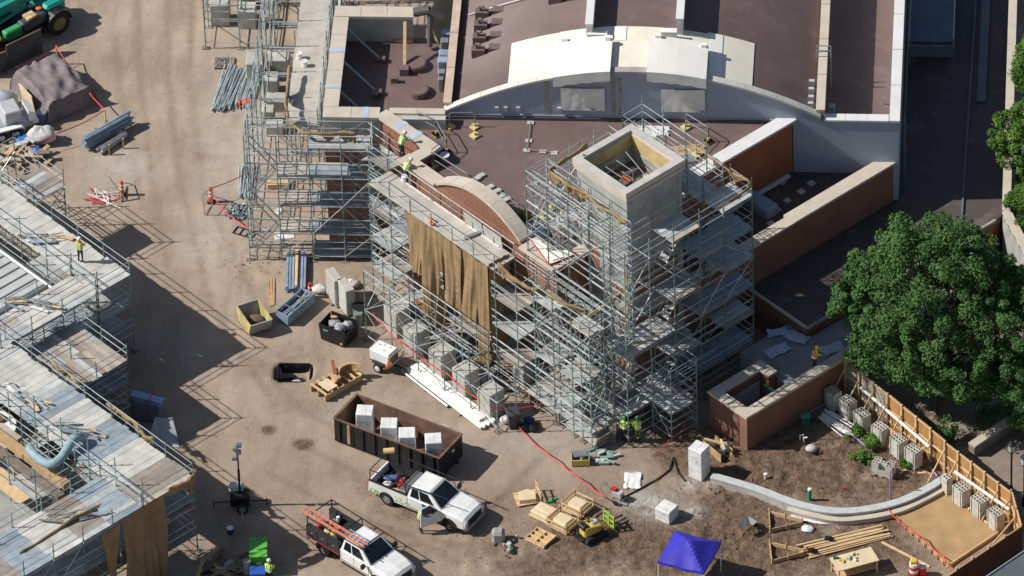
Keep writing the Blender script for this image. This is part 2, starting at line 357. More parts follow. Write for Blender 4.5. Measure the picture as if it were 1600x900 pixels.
MB().prism(wpoly([(p[0]*.999, p[1]*.999) for p in body]), 8.04, 8.1).obj('roof', roofm, BLD)
# parapets of the canted front
def para(p, q, t, z0, z1, m, side=1):        # wall strip from p to q, t thick to the left of p->q
    p, q = Vector((p[0], p[1], 0)), Vector((q[0], q[1], 0)); d = (q-p).normalized(); n = Vector((-d.y, d.x, 0))*side
    MB().prism(wpoly([p, q, q+n*t, p+n*t]), z0, z1).obj('parapet', m, BLD)
    return p+n*t/2, q+n*t/2
for (p, q, t, cw, n) in ((D(-8.0, -2.38), D(-3.7, -2.38), .5, .82, 3), (D(-4.18, -2.38), D(-4.18, -4.08), .5, .8, 1), (D(-4.18, -4.08), D(8.63, -4.08), .5, .82, 8), (D(8.63, -4.07), D(8.63, -1.95), .4, .7, 1)):
    a, b = para(p, q, t, 8.1, 8.85, brick)
    d = (b-a).normalized()*.25
    if n == 8:
        copings('coping_stone', a-d, D(-1.4, -3.83), cw, 8.85, .15, 2, stone); copings('coping_stone', D(5.9, -3.83), b+d*.3, cw+.5, 8.85, .13, 2, stone)
    else: copings('coping_stone', a-d*(.5 if n == 1 else 1), b+d*(-.6 if n == 1 and cw == .8 else .6), cw, 8.85, .15 if n > 1 else .14, n, stone)
for a_, c_ in ((-6.6, -2.1), (-5.4, -2.1)): slab(BLD, 'blue_tape', D(a_, c_).x, D(a_, c_).y-5, 9.0, .32, .84, .012, mat('pale_blue_tape', (.42, .52, .66), .6), rz=radians(-45))
# curved brick gable
prof = []; NG = 18
for i in range(NG+1):
    t = i/NG; prof.append((-1.3+7.0*t, 8.95+1.25*(1-(2*t-1)**2)))
T = Matrix.Translation((0, -5, 0)) @ Matrix.Rotation(radians(-45), 4, 'Z')
MB().extr([(-1.3, 7.0)]+prof+[(5.7, 7.0)], -4.06, -3.4, T).obj('gable_wall', brick2, BLD)
for i in range(0, NG, 3):
    a, b = prof[i], prof[i+3]; seg = [prof[j] for j in range(i, i+4)]
    pr = [(p[0]+.004*(k == 0), p[1]) for k, p in enumerate(seg)]+[(p[0]-.012*(k == 0), p[1]+.17) for k, p in enumerate(seg[::-1])]
    MB().extr(pr, -4.2, -3.34, T).obj('coping_stone', stone, BLD)
# left block with deep parapet
x0, x1, y0, y1 = -10.55, -3.72, 3.95, 13.8
MB().prism(wpoly([(x0, y0), (x1, y0), (x1, y1), (x0, y1)]), 0, 6.9).obj('wall', brick2, BLD)
MB().prism(wpoly([(x0+.3, y0+.3), (x1, y0+.3), (x1, y1-.3), (x0+.3, y1-.3)]), 6.9, 7.0).obj('roof', roofm, BLD)
for q in (((x0, y0), (x1, y0+.5)), ((x0, y1-.5), (-6.2, y1)), ((x0, y0+.5), (x0+.5, y1-.5))):
    MB().box(q[0][0], q[1][0], q[0][1]-5, q[1][1]-5, 6.9, 8.83).obj('parapet', conc, BLD)
copings('coping_stone', (x0-.05, y0+.36, 0), (-7.4, y0+.36, 0), .95, 8.83, .17, 2, stone)
copings('coping_stone', (-6.9, y0+.6, 0), (-3.75, y0+.6, 0), .5, 8.83, .14, 2, stone)
copings('coping_stone', (x0+.36, y0+.86, 0), (x0+.36, y1-.8, 0), .86, 8.83, .17, 5, stone)
copings('coping_stone', (x0-.05, y1-.3, 0), (-6.1, y1-.3, 0), .95, 8.83, .17, 3, stone)
for p in ((-10.2, 6.6), (-10.2, 9.9), (-8.2, 4.3)): slab(BLD, 'blue_tape', p[0], p[1]-5, 9.001, .9 if p[1] > 5 else .3, .3 if p[1] > 5 else .97, .012, MATS['pale_blue_tape'])
for (xa, ya) in ((-10.0, 12.6), (-10.0, 9.6), (-10.0, 6.9)): bbeam('brace_pipe', (xa, ya, 8.6), (xa+2.0, ya-1.1, 7.2), .12, .12, steel); slab(BLD, 'brace_foot', xa+2.1, ya-1.15-5, 7, .5, .35, .3, roofm)
bbeam('timber_post', (-6.55, 12.6, 9.0), (-6.5, 10.5, 7.2), .18, .12, lumber); slab(BLD, 'brace_foot', -6.5, 10.4-5, 7, .5, .5, .45, roofm)
bbeam('timber_edge', (-7.2, 13.2, 7.15), (-6.2, 13.2, 7.15), .1, .15, lumber)
for p in ((-5.9, 11.0), (-5.6, 8.6)):
    MB().tube((p[0], p[1]-5, 7), (p[0], p[1]-5, 7.35), .62, 20).tube((p[0], p[1]-5, 7.35), (p[0], p[1]-5, 7.39), .56, 20).obj('roof_vent_curb', roofm, BLD)
for p, s in (((-5.7, 5.7), .45), ((-7.9, 6.0), .28), ((-8.0, 8.1), .3), ((-7.0, 9.6), .4)): slab(BLD, 'roof_stub', p[0], p[1]-5, 7, s, s*.7, .35, roofm)
# arched gable wall and vault
XC, HW = 6.65, 10.55
def arc(x, off=0): return 8.5+3.0*(1-((x-XC)/HW)**2)+off
xs_ = [-3.9+21.1*i/40 for i in range(41)]
MB().extr([(-3.9, 7.9)]+[(x, arc(x)) for x in xs_]+[(17.2, 8.25), (21.55, 8.25), (21.55, 2.7), (15.65, 2.7), (15.65, 7.9)], .05, .45).obj('arched_wall', graywall, BLD)
MB().extr([(x, arc(x, -.3)) for x in xs_]+[(17.2, 7.0), (-3.9, 7.0)], .45, 26).obj('vault_roof', roofm, BLD, True)
for i in range(0, 40, 2):
    sg = [xs_[i], xs_[i+1], xs_[i+2]]
    MB().extr([(x, arc(x, .003)) for x in sg]+[(x-.012*(k == 0), arc(x, .14)) for k, x in enumerate(sg[::-1])], -.04, .42).obj('arch_coping', mat('pale_rim', (.60, .57, .53), .75, 0, .08, 1) if i < 16 or i > 24 else mat('mauve_coping', (.38, .33, .34), .7), BLD)
bbeam('drip_rail', (-3.4, 5.02, 8.42), (15.4, 5.02, 8.3), .05, .07, graywall)
bbeam('base_flashing', (-3.8, 4.98, 8.2), (15.5, 4.98, 8.2), .12, .2, mat('dark_flashing', (.09, .08, .085), .6))
for x in (2.75, 8.35):
    f = MB().box(x, x+2.35, -.02, .04, 8.95, 10.35).obj('window_frame', graywall, BLD)
    g = MB(); rows = []
    for j in range(9): rows.append([(x-.05+2.45*i/14, -.05-.05*abs(nz(i*.45, j*.4, x)), 8.85+1.6*j/8-.05*sin(i/14*pi)*(j == 8)) for i in range(15)])
    g.grid(rows).obj('plastic_sheet', plastic, BLD, True)
for x, y in ((9.5, 0), (1.9, 0), (6.0, 0)): slab(BLD, 'stain_strip', x if x != 9.5 else 5.65, .045, 8.5, .28, .01, 2.6 if x != 1.9 else 2.3, mat('olive_sealant', (.30, .31, .28), .8, 0, .3, 2))
for x in (-.9, -.4, .3, 2.6, 4.5, 10.6): slab(BLD, 'wall_box', x, -.02, 8.75, .22, .16, .26, mat('light_grey_box', (.45, .46, .48), .5))
def memb(xa, xb, ya, yb, off, m, name='membrane_sheet', th=.03):
    n = max(3, int((xb-xa)/.5)); X = [xa+(xb-xa)*i/n for i in range(n+1)]
    return MB().extr([(x, arc(x, off)) for x in X]+[(x, arc(x, off+th)) for x in X[::-1]], ya-5, yb-5).obj(name, m, BLD)
memb(-.3, 2.45, 5.5, 9.55, -.29, cream_mem); memb(1.5, 2.3, 5.52, 8.2, -.255, white_mem); memb(10.75, 13.35, 5.5, 9.75, -.29, cream_mem); memb(10.9, 11.6, 5.52, 9.7, -.255, white_mem)
memb(2.45, 10.75, 7.8, 9.6, -.29, cream_mem); memb(5.45, 7.55, 5.2, 7.9, -.05, cream_mem); memb(4.6, 6.2, 8.3, 9.58, -.255, white_mem)
for xa, xb in ((2.3, 5.5), (7.55, 10.85)):
    memb(xa, xb, 4.85, 8.0, .14, white_mem, 'raised_panel', .22)
    n = 8; X = [xa+(xb-xa)*i/n for i in range(n+1)]
    MB().extr([(x, arc(x, .37)) for x in X]+[(x, arc(x, -.3-.06*(i % 2))) for i, x in enumerate(X[::-1])], -.3, -.17).obj('valance_flap', plastic, BLD)
    slab(BLD, 'panel_curb', xa+.5, 2.9, arc(xa+.5, .3), .35, .2, .25, white_mem); slab(BLD, 'panel_curb', xb-.25, 2.6, arc(xb, .3), .3, .25, .3, white_mem)
for x, ya in ((4.15, 8.5), (9.2, 9.1)):
    MB().box(x-.17, x+.17, ya-5, 26, 10.5, 12.15).obj('divider_wall', stone_w, BLD)
    bbeam('divider_coping', (x, ya-.05, 12.2), (x, 31, 12.2), .44, .1, stone_w)
slab(BLD, 'curb_elbow', 4.6, 3.5, 11.1, 1.1, .35, .5, white_mem); slab(BLD, 'curb_elbow', 8.6, 3.7, 11.1, .9, .4, .6, white_mem)
MB().box(-3.9, -3.5, .45, 26, 6.9, 8.86).obj('parapet', stone, BLD); copings('coping_stone', (-3.7, 5.3, 0), (-3.7, 31, 0), .46, 8.86, .14, 8, mat('pink_stone', (.55, .42, .33), .8))
MB().box(17.0, 17.35, .46, 26, 6, 8.82).obj('parapet', stone, BLD); copings('coping_stone', (17.17, 5.2, 0), (17.17, 31, 0), .5, 8.82, .14, 8, stone)
for i in range(4):
    for x, k in ((-2.2, 1), (2.0, 0)):
        if k == 0 and i > 2: continue
        yy = 9.6+i*1.15+(.8 if k == 0 else 0)+(2.2 if k == 0 else 0); z = arc(x, -.3)
        slab(BLD, 'vent_curb', x, yy-5, z-.1, .75, .5, .55, roofm); slab(BLD, 'vent_curb', x+.95, yy+.06-5, z-.05, .7, .5, .6, roofm)
        MB().tube((x-.1, yy-5, z+.4), (x-.1, yy-5, z+.75), .09, 8).tube((x-.1, yy-5, z+.72), (x+.12, yy-5.1, z+.78), .08, 8).obj('vent_pipe', roofm, BLD)
MB().path([(-3.0+6.9*i/14, 8.6+.25*i/14-.35*sin(pi*i/14)*(1), arc(-3+6.9*i/14, -.2)) for i in range(15)], .035).obj('cable', whitec, BLD)
# services beside the vault parapet
for i, (yy, s, m) in enumerate(((13.4, .55, bluesteel), (12.4, .5, steel), (11.5, .6, bluesteel), (10.6, .6, bluesteel), (9.8, .45, steel), (8.9, .35, steel))):
    MB().cbox(-4.3, yy-5, 7, s, s*.9, .75+.2*(i % 2), .06).obj('service_box', m, BLD)
MB().path([(-6.1, 8.6, 8.9), (-5.2, 8.6, 9.1), (-4.5, 8.5, 8.6)], .28, 10).tube((-5.2, 8.6, 9), (-5.2, 7.6, 7.2), .16, 8).obj('duct', mat('dark_duct', (.1, .09, .09), .6), BLD)
bbeam('timber_prop', (-5.3, 13.4, 8.4), (-4.6, 12.5, 7.2), .1, .06, paleyel)
# right block
MB().box(17.35, 21.55, .45, 26, 2.7, 6.65).obj('wall', graywall, BLD); MB().box(17.36, 21.2, .46, 26, 6.65, 6.72).obj('roof', roofm, BLD)
MB().box(21.15, 21.54, .46, 26, 6.65, 8.26).obj('parapet', stone_w, BLD)
copings('coping_stone', (21.32, 5.0, 0), (21.32, 31, 0), .58, 8.26, .14, 8, stone_w); copings('coping_stone', (17.36, 5.3, 0), (21.0, 5.3, 0), .6, 8.26, .12, 3, stone_w)
lad = MB()
for s in (-.22, .22): lad.tube((17.6, 5.2+s, 5.9), (17.6, 5.2+s, 9.4), .035).tube((17.6, 5.2+s, 9.4), (16.8, 5.2+s, 9.4), .035).tube((16.8, 5.2+s, 9.4), (16.8, 5.2+s, 8.6), .035)
for k in range(9): lad.tube((17.6, 4.98, 6+k*.35), (17.6, 5.42, 6+k*.35), .025)
lad.obj('roof_ladder', steel, BLD)
MB().cbox(17.75, 1.6, 6.7, .35, .35, 1.5, .03).obj('service_box', steel, BLD)
for yy in (6.0, 6.6, 7.3, 8.0): slab(BLD, 'wall_box', 16.6, yy-5, arc(16.6, -.3), .3, .22, .3, MATS['light_grey_box'])
MB().tube((20.6, 3.6, 6.7), (20.6, 3.6, 7.2), .05).obj('vent_pipe', steel, BLD)
# wing wall, lower roof, low brick wall
a, b = D(7.3, 2.35), D(7.3, 14.55)
MB().prism(wpoly([D(7.06, 2.3), D(7.46, 2.3), D(7.46, 14.6), D(7.06, 14.6)]), 4.3, 8.3).obj('wing_wall', orange_brick, BLD)
copings('coping_stone', D(7.27, 2.4), D(7.27, 14.75), .85, 8.3, .14, 4, stone_w)
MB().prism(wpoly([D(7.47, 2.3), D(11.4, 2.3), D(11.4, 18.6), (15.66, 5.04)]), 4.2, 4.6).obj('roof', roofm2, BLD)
MB().prism(wpoly([D(10.95, 2.3), D(11.45, 2.3), D(11.45, 18.75), D(10.95, 18.75)]), 0, 5.26).obj('low_wall', brick2, BLD)
copings('coping_stone', D(11.2, 2.4), D(11.2, 10.9), .72, 5.26, .14, 4, stone); copings('coping_stone', D(11.1, 10.93), D(11.1, 18.75), .9, 5.26, .15, 4, stone)
bbeam('cant_strip', D(7.62, 8, 4.66), D(7.62, 14.2, 4.66), .25, .12, stone_w)
for p in ((1222, 260+25), (1268, 287), (1252, 300), (1230, 314), (1214, 328), (1236, 341), (1205, 350)): q = at(p[0], p[1], 4.6); slab(BLD, 'roof_paver', q.x, q.y-5, 4.6, .38, .38, .06, conc, rz=.7)
q = at(1188, 320, 4.9); MB().cbox(q.x, q.y-5, 4.6, 2.0, .9, .7, .1, rz=radians(-42)).obj('roof_unit', bluesteel, BLD)

# ================================================================ low dark roof to the right and the far terrace edge
LOW = thing('low_flat_building', 'low flat dark brown roof in the shade beside the tall grey wall', 'building', (20, 0, 0))
def lp(pts): return [(p[0]-20, p[1]) for p in pts]
slabp = [D(11.5, 7.55), D(16.2, 7.55), D(16.6, 21.9), (27.45, 4.2), (27.45, 31), (21.6, 31), (21.6, 5.2)]
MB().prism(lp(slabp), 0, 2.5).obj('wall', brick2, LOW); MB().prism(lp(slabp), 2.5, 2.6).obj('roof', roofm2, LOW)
beam(LOW, 'edge_trim', D(11.6, 7.5, 2.55)-Vector((20, 0, 0)), D(16.2, 7.5, 2.55)-Vector((20, 0, 0)), .12, .16, stone); beam(LOW, 'edge_trim', D(16.25, 7.5, 2.55)-Vector((20, 0, 0)), D(16.6, 21.6, 2.55)-Vector((20, 0, 0)), .12, .16, concd)
for x in (21.85,): bar(LOW, 'downpipe', (x-20, 6.0, 8.0), (x-20, 6.1, 2.6), .07, mat('dark_pipe', (.12, .13, .15), .5)); beam(LOW, 'wall_rail', (x-20, 5.4, 7.3), (x-20, 31, 7.3), .08, .08, MATS['dark_pipe'])
beam(LOW, 'roof_gutter', (25.0-20, -1.5, 2.66), (25.7-20, 31, 2.66), .12, .12, MATS['dark_pipe']); beam(LOW, 'roof_gutter', (26.0-20, 14, 2.7), (26.2-20, 31, 2.7), .5, .2, MATS['dark_pipe'])
CAN = thing('loading_canopy', 'small dark grey ribbed canopy with side posts on the shaded roof', 'canopy', (23.1, 17.5, 2.6))
MB().box(-1.2, 1.2, 0, 8, 1.6, 1.72).obj('canopy_roof', mat('slate_panel', (.10, .13, .18), .5), CAN)
for k in range(6): slab(CAN, 'louvre', 0, -.15, .75+k*.14, 2.35, .1, .1, mat('grey_louvre', (.2, .23, .25), .5))
for s in (-1.25, 1.25): bar(CAN, 'post', (s, -.2, 0), (s, -.2, 2.1), .05, steel); bar(CAN, 'side_rail', (s, -.2, 2.0), (s, 8, 2.0), .04, steel)
BAL = thing('concrete_balustrade', 'pale concrete balustrade along the edge of the dark roof by the trees', 'balustrade', (27.6, 3.4, 0))
for p, q, n in ((Vector((0, 0, 0)), Vector((.1, 28, 0)), 24), (Vector((0, 0, 0)), Vector((1.6, -4.5, 0)), 5)):
    beam(BAL, 'base_wall', p+Vector((0, 0, 1.3)), q+Vector((0, 0, 1.3)), .4, 2.6, concd)
    beam(BAL, 'handrail', p+Vector((0, 0, 3.35)), q+Vector((0, 0, 3.35)), .48, .16, stone)
    for i in range(n):
        c = p.lerp(q, (i+.5)/n); MB().tube((c.x, c.y, 2.55), (c.x, c.y, 2.9), .11, 8, .15).tube((c.x, c.y, 2.9), (c.x, c.y, 3.3), .15, 8, .09).obj('baluster', stone, BAL)

# ================================================================ tower
TW = thing('square_tower', 'square unfinished concrete and brick tower with open top wrapped in scaffolding', 'tower', D(9.92, .2, 0), radians(-45))
HT = 2.03
MB().box(-HT, HT, -HT, HT, 0, 9.4).obj('shaft', concd, TW)
for x0_, x1_, z0_, z1_ in ((-1.5, -.3, 8.2, 9.6), (.5, 1.95, 7.2, 7.9), (1.2, 1.9, 4.5, 6.0), (-1.9, .2, 2.0, 4.4), (.9, 1.9, 2.2, 3.4)): MB().box(x0_, x1_, -HT-.012, -HT+.05, z0_, z1_).obj('brick_panel', brick, TW)
for z0_, z1_ in ((1.5, 3.0), (4.2, 5.8), (7.2, 8.6)): MB().box(HT-.05, HT+.012, -1.6, 1.6, z0_, z1_).obj('brick_panel', brick2, TW)
slab(TW, 'corner_board', HT-.12, -HT-.03, .4, .16, .06, 9.5, mat('orange_board', (.5, .24, .07), .8))
for s in (-1, 1):
    MB().box(-HT+.001, HT-.001, s*(HT-.16)-.14+.005*s, s*(HT-.16)+.14+.005*s, 9.4, 14.55).obj('upper_wall', mat('tower_grey', (.36, .37, .355), .9, 0, .2, 1.1, .01, 10), TW)
    MB().box(s*(HT-.16)-.14+.003*s, s*(HT-.16)+.14+.003*s, -HT+.31, HT-.31, 9.4, 14.55).obj('upper_wall', mat('tower_grey', (.36, .37, .355), .9, 0, .2, 1.1, .01, 10), TW)
MB().box(-1.72, 1.72, -1.72, 1.72, 12.9, 13.0).obj('inner_roof', roofm, TW)
for s in (-1, 1):
    for k, (w_, z_, h_) in enumerate(((.30, 14.2, .12), (.38, 14.32, .14), (.5, 14.55, .2), (.42, 14.75, .18))):
        if k < 2:
            MB().box(-HT-.08-.05*k, HT+.08+.05*k, s*(HT+.04+.025*k)-.04-.025*k, s*(HT+.04+.025*k)+.04+.025*k, z_, z_+h_).obj('cornice_band', stone, TW)
            MB().box(s*(HT+.04+.025*k)-.04-.025*k, s*(HT+.04+.025*k)+.04+.025*k, -HT+.002, HT-.002, z_, z_+h_).obj('cornice_band', stone, TW)
        else:
            o = HT+.15-.0; MB().box(-o, o, s*(o-w_/2)-w_/2, s*(o-w_/2)+w_/2, z_, z_+h_).obj('coping_stone', stone if k == 2 else mat('pale_stone', (.50, .475, .44), .8), TW)
            MB().box(s*(o-w_/2)-w_/2, s*(o-w_/2)+w_/2, -o+w_, o-w_, z_, z_+h_).obj('coping_stone', stone if k == 2 else MATS['pale_stone'], TW)
yply = mat('yellow_sheathing', (.52, .41, .20), .8, 0, .2, 1.5)
MB().box(-1.7, 1.7, 1.66, 1.7, 13.0, 14.72).obj('sheathing', yply, TW); MB().box(-1.7, -1.66, -1.7, 1.66, 13.0, 14.72).obj('sheathing', yply, TW)
h = MB()
for s in (0, 1):
    for zz in (.55, 1.1): h.tube((-1.2, -.7+.8*s, 13+zz), (.2, -.7+.8*s, 13+zz), .03); h.tube((-1.2+1.4*s, -.7, 13+zz), (-1.2+1.4*s, .1, 13+zz), .03)
    for xx in (-1.2, .2): h.tube((xx, -.7+.8*s, 13), (xx, -.7+.8*s, 14.1), .03)
h.tube((-1.3, .9, 14.2), (1.3, .2, 14.2), .035).obj('hatch_rail', steel, TW)
slab(TW, 'roof_hatch', -.5, -.3, 13, 1.1, .7, .3, mat('hatch_brown', (.2, .12, .1), .6)); slab(TW, 'hatch_trim', -.5, .05, 13.3, 1.0, .1, .08, orange)
for x_, y_ in ((.7, .5), (1.0, .9), (.4, 1.1)): MB().tube((x_, y_, 13), (x_, y_, 13.2), .16, 10).obj('roof_drain', rust, TW)
for x_, y_ in ((-.9, 1.1), (.1, 1.2), (.9, -.2)): slab(TW, 'roof_paver', x_, y_, 13, .4, .3, .08, conc)
for k in range(7): bar(TW, 'stored_tube', (random.uniform(-1.4, 1.2), random.uniform(-1.4, .4), 13.05+.05*k), (random.uniform(-1.2, 1.4), random.uniform(-.4, 1.4), 13.1+.06*k), .03, tube_m)
MB().box(-1.66, 1.7, 1.6, 1.66, 13.0, 13.75).obj('lower_lining', concd, TW); MB().box(-1.66, -1.6, -1.7, 1.6, 13.0, 13.9).obj('lower_lining', concd, TW)
for k in range(5): slab(TW, 'shade_clutter', random.uniform(-1, 1), random.uniform(-1.2, 1), 13.01+.04*k, .9, .25, .04, [oldwood, rust, wood, black, concd][k], random.random()*3)  # loose boards added as clutter to shade and darken the inner roof
slab(TW, 'red_light', -1.9, -1.6, 14.93, .07, .07, .1, red)
# ================================================================ scaffolding
_pole = {}
def pole_mesh(h):
    k = round(h*2)
    if k not in _pole:
        b = MB().tube((0, 0, 0), (0, 0, k/2), .032, 6)
        for i in range(1, k): b.tube((0, 0, i/2-.02), (0, 0, i/2+.02), .062, 6)
        _pole[k] = b.mesh('pole', pole_m)
    return _pole[k]
class Scaf:
    def __init__(s, label, loc, rz, group=None):
        s.root = thing('scaffold', label, 'scaffold', loc, rz, group); s.n = {}; s.over = {}
    def bar(s, name, p, q, r=.026, m=None):
        m = m or tube_m; s.n[name] = s.n.get(name, 0)+1
        if s.n[name] > 290: s.over.setdefault((name, m.name), (MB(), m))[0].tube(p, q, r, 5)
        else: bar(s.root, name, p, q, r, m)
    def plank(s, *a, **k):
        s.n['deck_plank'] = s.n.get('deck_plank', 0)+1
        if s.n['deck_plank'] > 290:
            cx, cy, z0, sx, sy, sz, m = a; s.over.setdefault(('deck_plank', m.name), (MB(), m))[0].bx(cx, cy, z0, sx, sy, sz)
        else: slab(s.root, 'deck_plank', *a, **k)
    def done(s):
        for (n, _), (b, m) in s.over.items(): stuff(b.obj(n, m, s.root))
        return s.root
def scaffold(label, loc, rz, xs, ys, levels, top=None, z0=None, skip=None, deck=None, rail=None, brace=.5, along='x', seed=1, sills=True, group=None, pw=.34, half=False):
    R = random.Random(seed); S = Scaf(label, loc, rz, group)
    z0f = z0 or (lambda x, y: 0.); topf = top or (lambda x, y: levels[-1]+1.1); skp = skip or (lambda x, y: False)
    P = {}
    for i, x in enumerate(xs):
        for j, y in enumerate(ys):
            if skp(x, y): continue
            a, b = z0f(x, y), topf(x, y)
            if b-a < .6: continue
            P[i, j] = (a, b); o = link('standard', pole_mesh(b-a), S.root, Matrix.Translation((x, y, a)))
            if sills: slab(S.root, 'sole_board', x, y, a, .42, .3, .045, oldwood); slab(S.root, 'base_plate', x, y, a+.045, .16, .16, .02, steel)
    def ok(i, j, z): return (i, j) in P and P[i, j][0]-.1 <= z <= P[i, j][1]+.1
    dk = deck or (lambda l, i, j: None); nx, ny = len(xs), len(ys)
    for l, z in enumerate(levels):
        for j in range(ny):
            for i in range(nx-1):
                if ok(i, j, z) and ok(i+1, j, z):
                    S.bar('ledger', (xs[i]-.03, ys[j], z-.05), (xs[i+1]+.03, ys[j], z-.05))
                    outer = j in (0, ny-1) or not ok(i, j+1 if j == 0 else j-1, z)
                    if half and l and j == 0: S.bar('ledger', (xs[i], ys[j], z-1.05), (xs[i+1], ys[j], z-1.05))
                    if outer and (rail is None or rail(l, i, j, 'x')):
                        for dz in (.5, 1.0):
                            if ok(i, j, z+dz) and ok(i+1, j, z+dz): S.bar('guard_rail', (xs[i], ys[j], z+dz), (xs[i+1], ys[j], z+dz))
                    if j in (0, ny-1) and l and R.random() < brace:
                        zz = levels[l-1]; s = (l+i) % 2; S.bar('brace', (xs[i+s], ys[j]-.05, zz), (xs[i+1-s], ys[j]-.05, z), .024, brace_m)
        for i in range(nx):
            for j in range(ny-1):
                if ok(i, j, z) and ok(i, j+1, z):
                    S.bar('transom', (xs[i], ys[j]-.03, z-.09), (xs[i], ys[j+1]+.03, z-.09))
                    if i in (0, nx-1) and (rail is None or rail(l, i, j, 'y')):
                        for dz in (.5, 1.0):
                            if ok(i, j, z+dz) and ok(i, j+1, z+dz): S.bar('guard_rail', (xs[i], ys[j], z+dz), (xs[i], ys[j+1], z+dz))
                    if i in (0, nx-1) and l and R.random() < brace*.8:
                        zz = levels[l-1]; S.bar('brace', (xs[i]+.05, ys[j+(l % 2)], zz), (xs[i]+.05, ys[j+1-(l % 2)], z), .024, brace_m)
        for i in range(nx-1):
            for j in range(ny-1):
                m = dk(l, i, j)
                if not m: continue
                x0, x1, y0, y1 = xs[i], xs[i+1], ys[j], ys[j+1]
                if isinstance(m, tuple):           # one sheet over the bay
                    slab(S.root, 'deck_sheet', (x0+x1)/2, (y0+y1)/2, z, x1-x0-.015, y1-y0+.12, .05, m[0]); continue
                w = (y1-y0) if along == 'x' else (x1-x0); n = max(2, round(w/pw)); ww = w/n
                for k in range(n):
                    mm = m if R.random() < .85 else (wdeck_m if m is deck_m else deck_m)
                    e = R.uniform(-.08, .08)
                    if along == 'x': S.plank((x0+x1)/2+e, y0+ww*(k+.5), z+R.uniform(0, .012), x1-x0+.1, ww-.02, .05, mm)
                    else: S.plank(x0+ww*(k+.5), (y0+y1)/2+e, z+R.uniform(0, .012), ww-.02, y1-y0+.1, .05, mm)
    return S
def rr(R, p, m, *ms):
    return m if R.random() < p else None
A45 = radians(-45)
SHEET = mat('dusty_deck_sheet', (.44, .41, .36), .9, 0, .2, .9, .008, 14, rnd=.06)
PALE = mat('pale_dusty_plank', (.52, .51, .47), .8, 0, .2, 1.1, .004, 20, rnd=.08)
BLUEDECK = mat('blue_grey_deck', (.30, .35, .39), .6, .1, .2, 1.5, .004, 20, rnd=.15)  # blue grey darkened to deepen the shade on the tower decks
R0 = random.Random(5)
# --- along the canted brick front
A0 = 6.3
xs = [-4.9+1.75*i for i in range(11)]
def dk_f(l, i, j):
    if j != 0: return (deck_m if R0.random() < .5 and l in (1, 2, 3) and i > 6 else None)
    if l == 4: return (SHEET,) if xs[i] < 5.2 else None
    if i > 6 and (l == 3 or R0.random() < .45): return None
    return [None, deck_m, deck_m, BLUEDECK][l] if R0.random() < .45 else (wdeck_m if R0.random() < .3 else None)
S = scaffold('long scaffold along the canted brick front with pale upper deck', D(0, 0, 0), A45, xs, [-6.0, -4.5], [.35, 2.1, 4.1, 6.1, 8.0],
    top=lambda x, y: 9.1 if x < 6.2 else 8.4, deck=dk_f, brace=.6, seed=3, half=True)
S.bar('guard_rail', (-4.9, -4.5, 9.05), (5.6, -4.5, 9.05))
for x in (-2.6, .2, 3.0): slab(S.root, 'white_plank', x, -4.52, 8.055, 2.6, .1, .03, whitec)
for x in (1.0, 2.6): slab(S.root, 'leaning_sheet', x+1.2, -4.45, 8.1, 1.5, .03, .8, conc, roll=.15)
S.done()
S = scaffold('lower outer scaffold bay standing over the concrete piers', D(0, 0, 0), A45, [-2.2+2.2*i for i in range(6)], [-8.9, -7.5], [.4, 2.2, 4.0], top=lambda x, y: 4.9 if x < 7 else 3.5,
    deck=lambda l, i, j: None, brace=.9, seed=9, rail=lambda l, i, j, d: l > 1)
S.done()
S = scaffold('scaffold bays filling the gap between tower and canted front', D(0, 0, 0), A45, [8.9, 10.4, 11.9, 13.4], [-6.05, -5.0, -4.4], [1.0, 2.1, 4.1, 6.1, 8.0], top=lambda x, y: 9.2,
    deck=lambda l, i, j: deck_m if (l == 0 and i < 3) or R0.random() < .12 else None, brace=.7, seed=4, half=True); S.done()
# --- tower scaffolds
TL = [.4, 2, 4, 6, 8, 10, 12, 13.6]
S = scaffold('dense scaffold up the sunlit face of the square tower', D(0, 0, 0), A45, [6.5, 8.2, 9.9, 11.6, 13.3], [-4.3, -2.75], TL, top=lambda x, y: 14.6 if x < 13 else 14.2,
    z0=lambda x, y: 8.1 if x < 8.5 and y > -4.2 else 0., deck=lambda l, i, j: (deck_m if (l in (2, 4) and R0.random() < .3) else None), brace=.8, seed=11, half=True)
for i in range(4):
    for z in (9, 11, 13): S.bar('ledger', (6.5+1.7*i, -4.3, z), (8.2+1.7*i, -4.3, z))
S.done()
def dk_se(l, i, j):
    if j == 4: return (BLUEDECK if l % 2 else deck_m) if l > 0 else None
    if j == 2: return deck_m if l in (2, 4, 6) else None
    if j == 3: return BLUEDECK if l in (1, 3, 5) else None
    return deck_m if l in (1, 3) and R0.random() < .5 else None
S = scaffold('tall scaffold with stacked decks on the shaded side of the square tower', D(0, 0, 0), A45, [12.75, 14.45], [-4.3, -2.5, -.7, 1.2, 3.0, 5.1], [.4, 2, 4, 6, 8, 10, 12.2],
    top=lambda x, y: 13.4, deck=dk_se, brace=.6, along='y', seed=12, half=True)
for k in range(6):                                                   # stair flights
    z = .4+2*k; yA, yB = (-.6, 1.1) if k % 2 else (1.1, -.6)
    for dx in (13.2, 13.75): S.bar('stair_stringer', (dx, yA, z), (dx, yB, z+2), .035, steel)
    for t in range(7): slab(S.root, 'stair_tread', 13.47, yA+(yB-yA)*(t+.5)/7, z+2*(t+.5)/7, .55, .22, .03, deck_m)
S.done()
S = scaffold('short scaffold wing beyond the shaded tower face reaching the lower roof', D(0, 0, 0), A45, [14.5, 16.0], [-2.5, -.6], [.4, 2, 4], top=lambda x, y: 5.1, deck=lambda l, i, j: deck_m if l == 1 else None, brace=.9, seed=13); S.done()
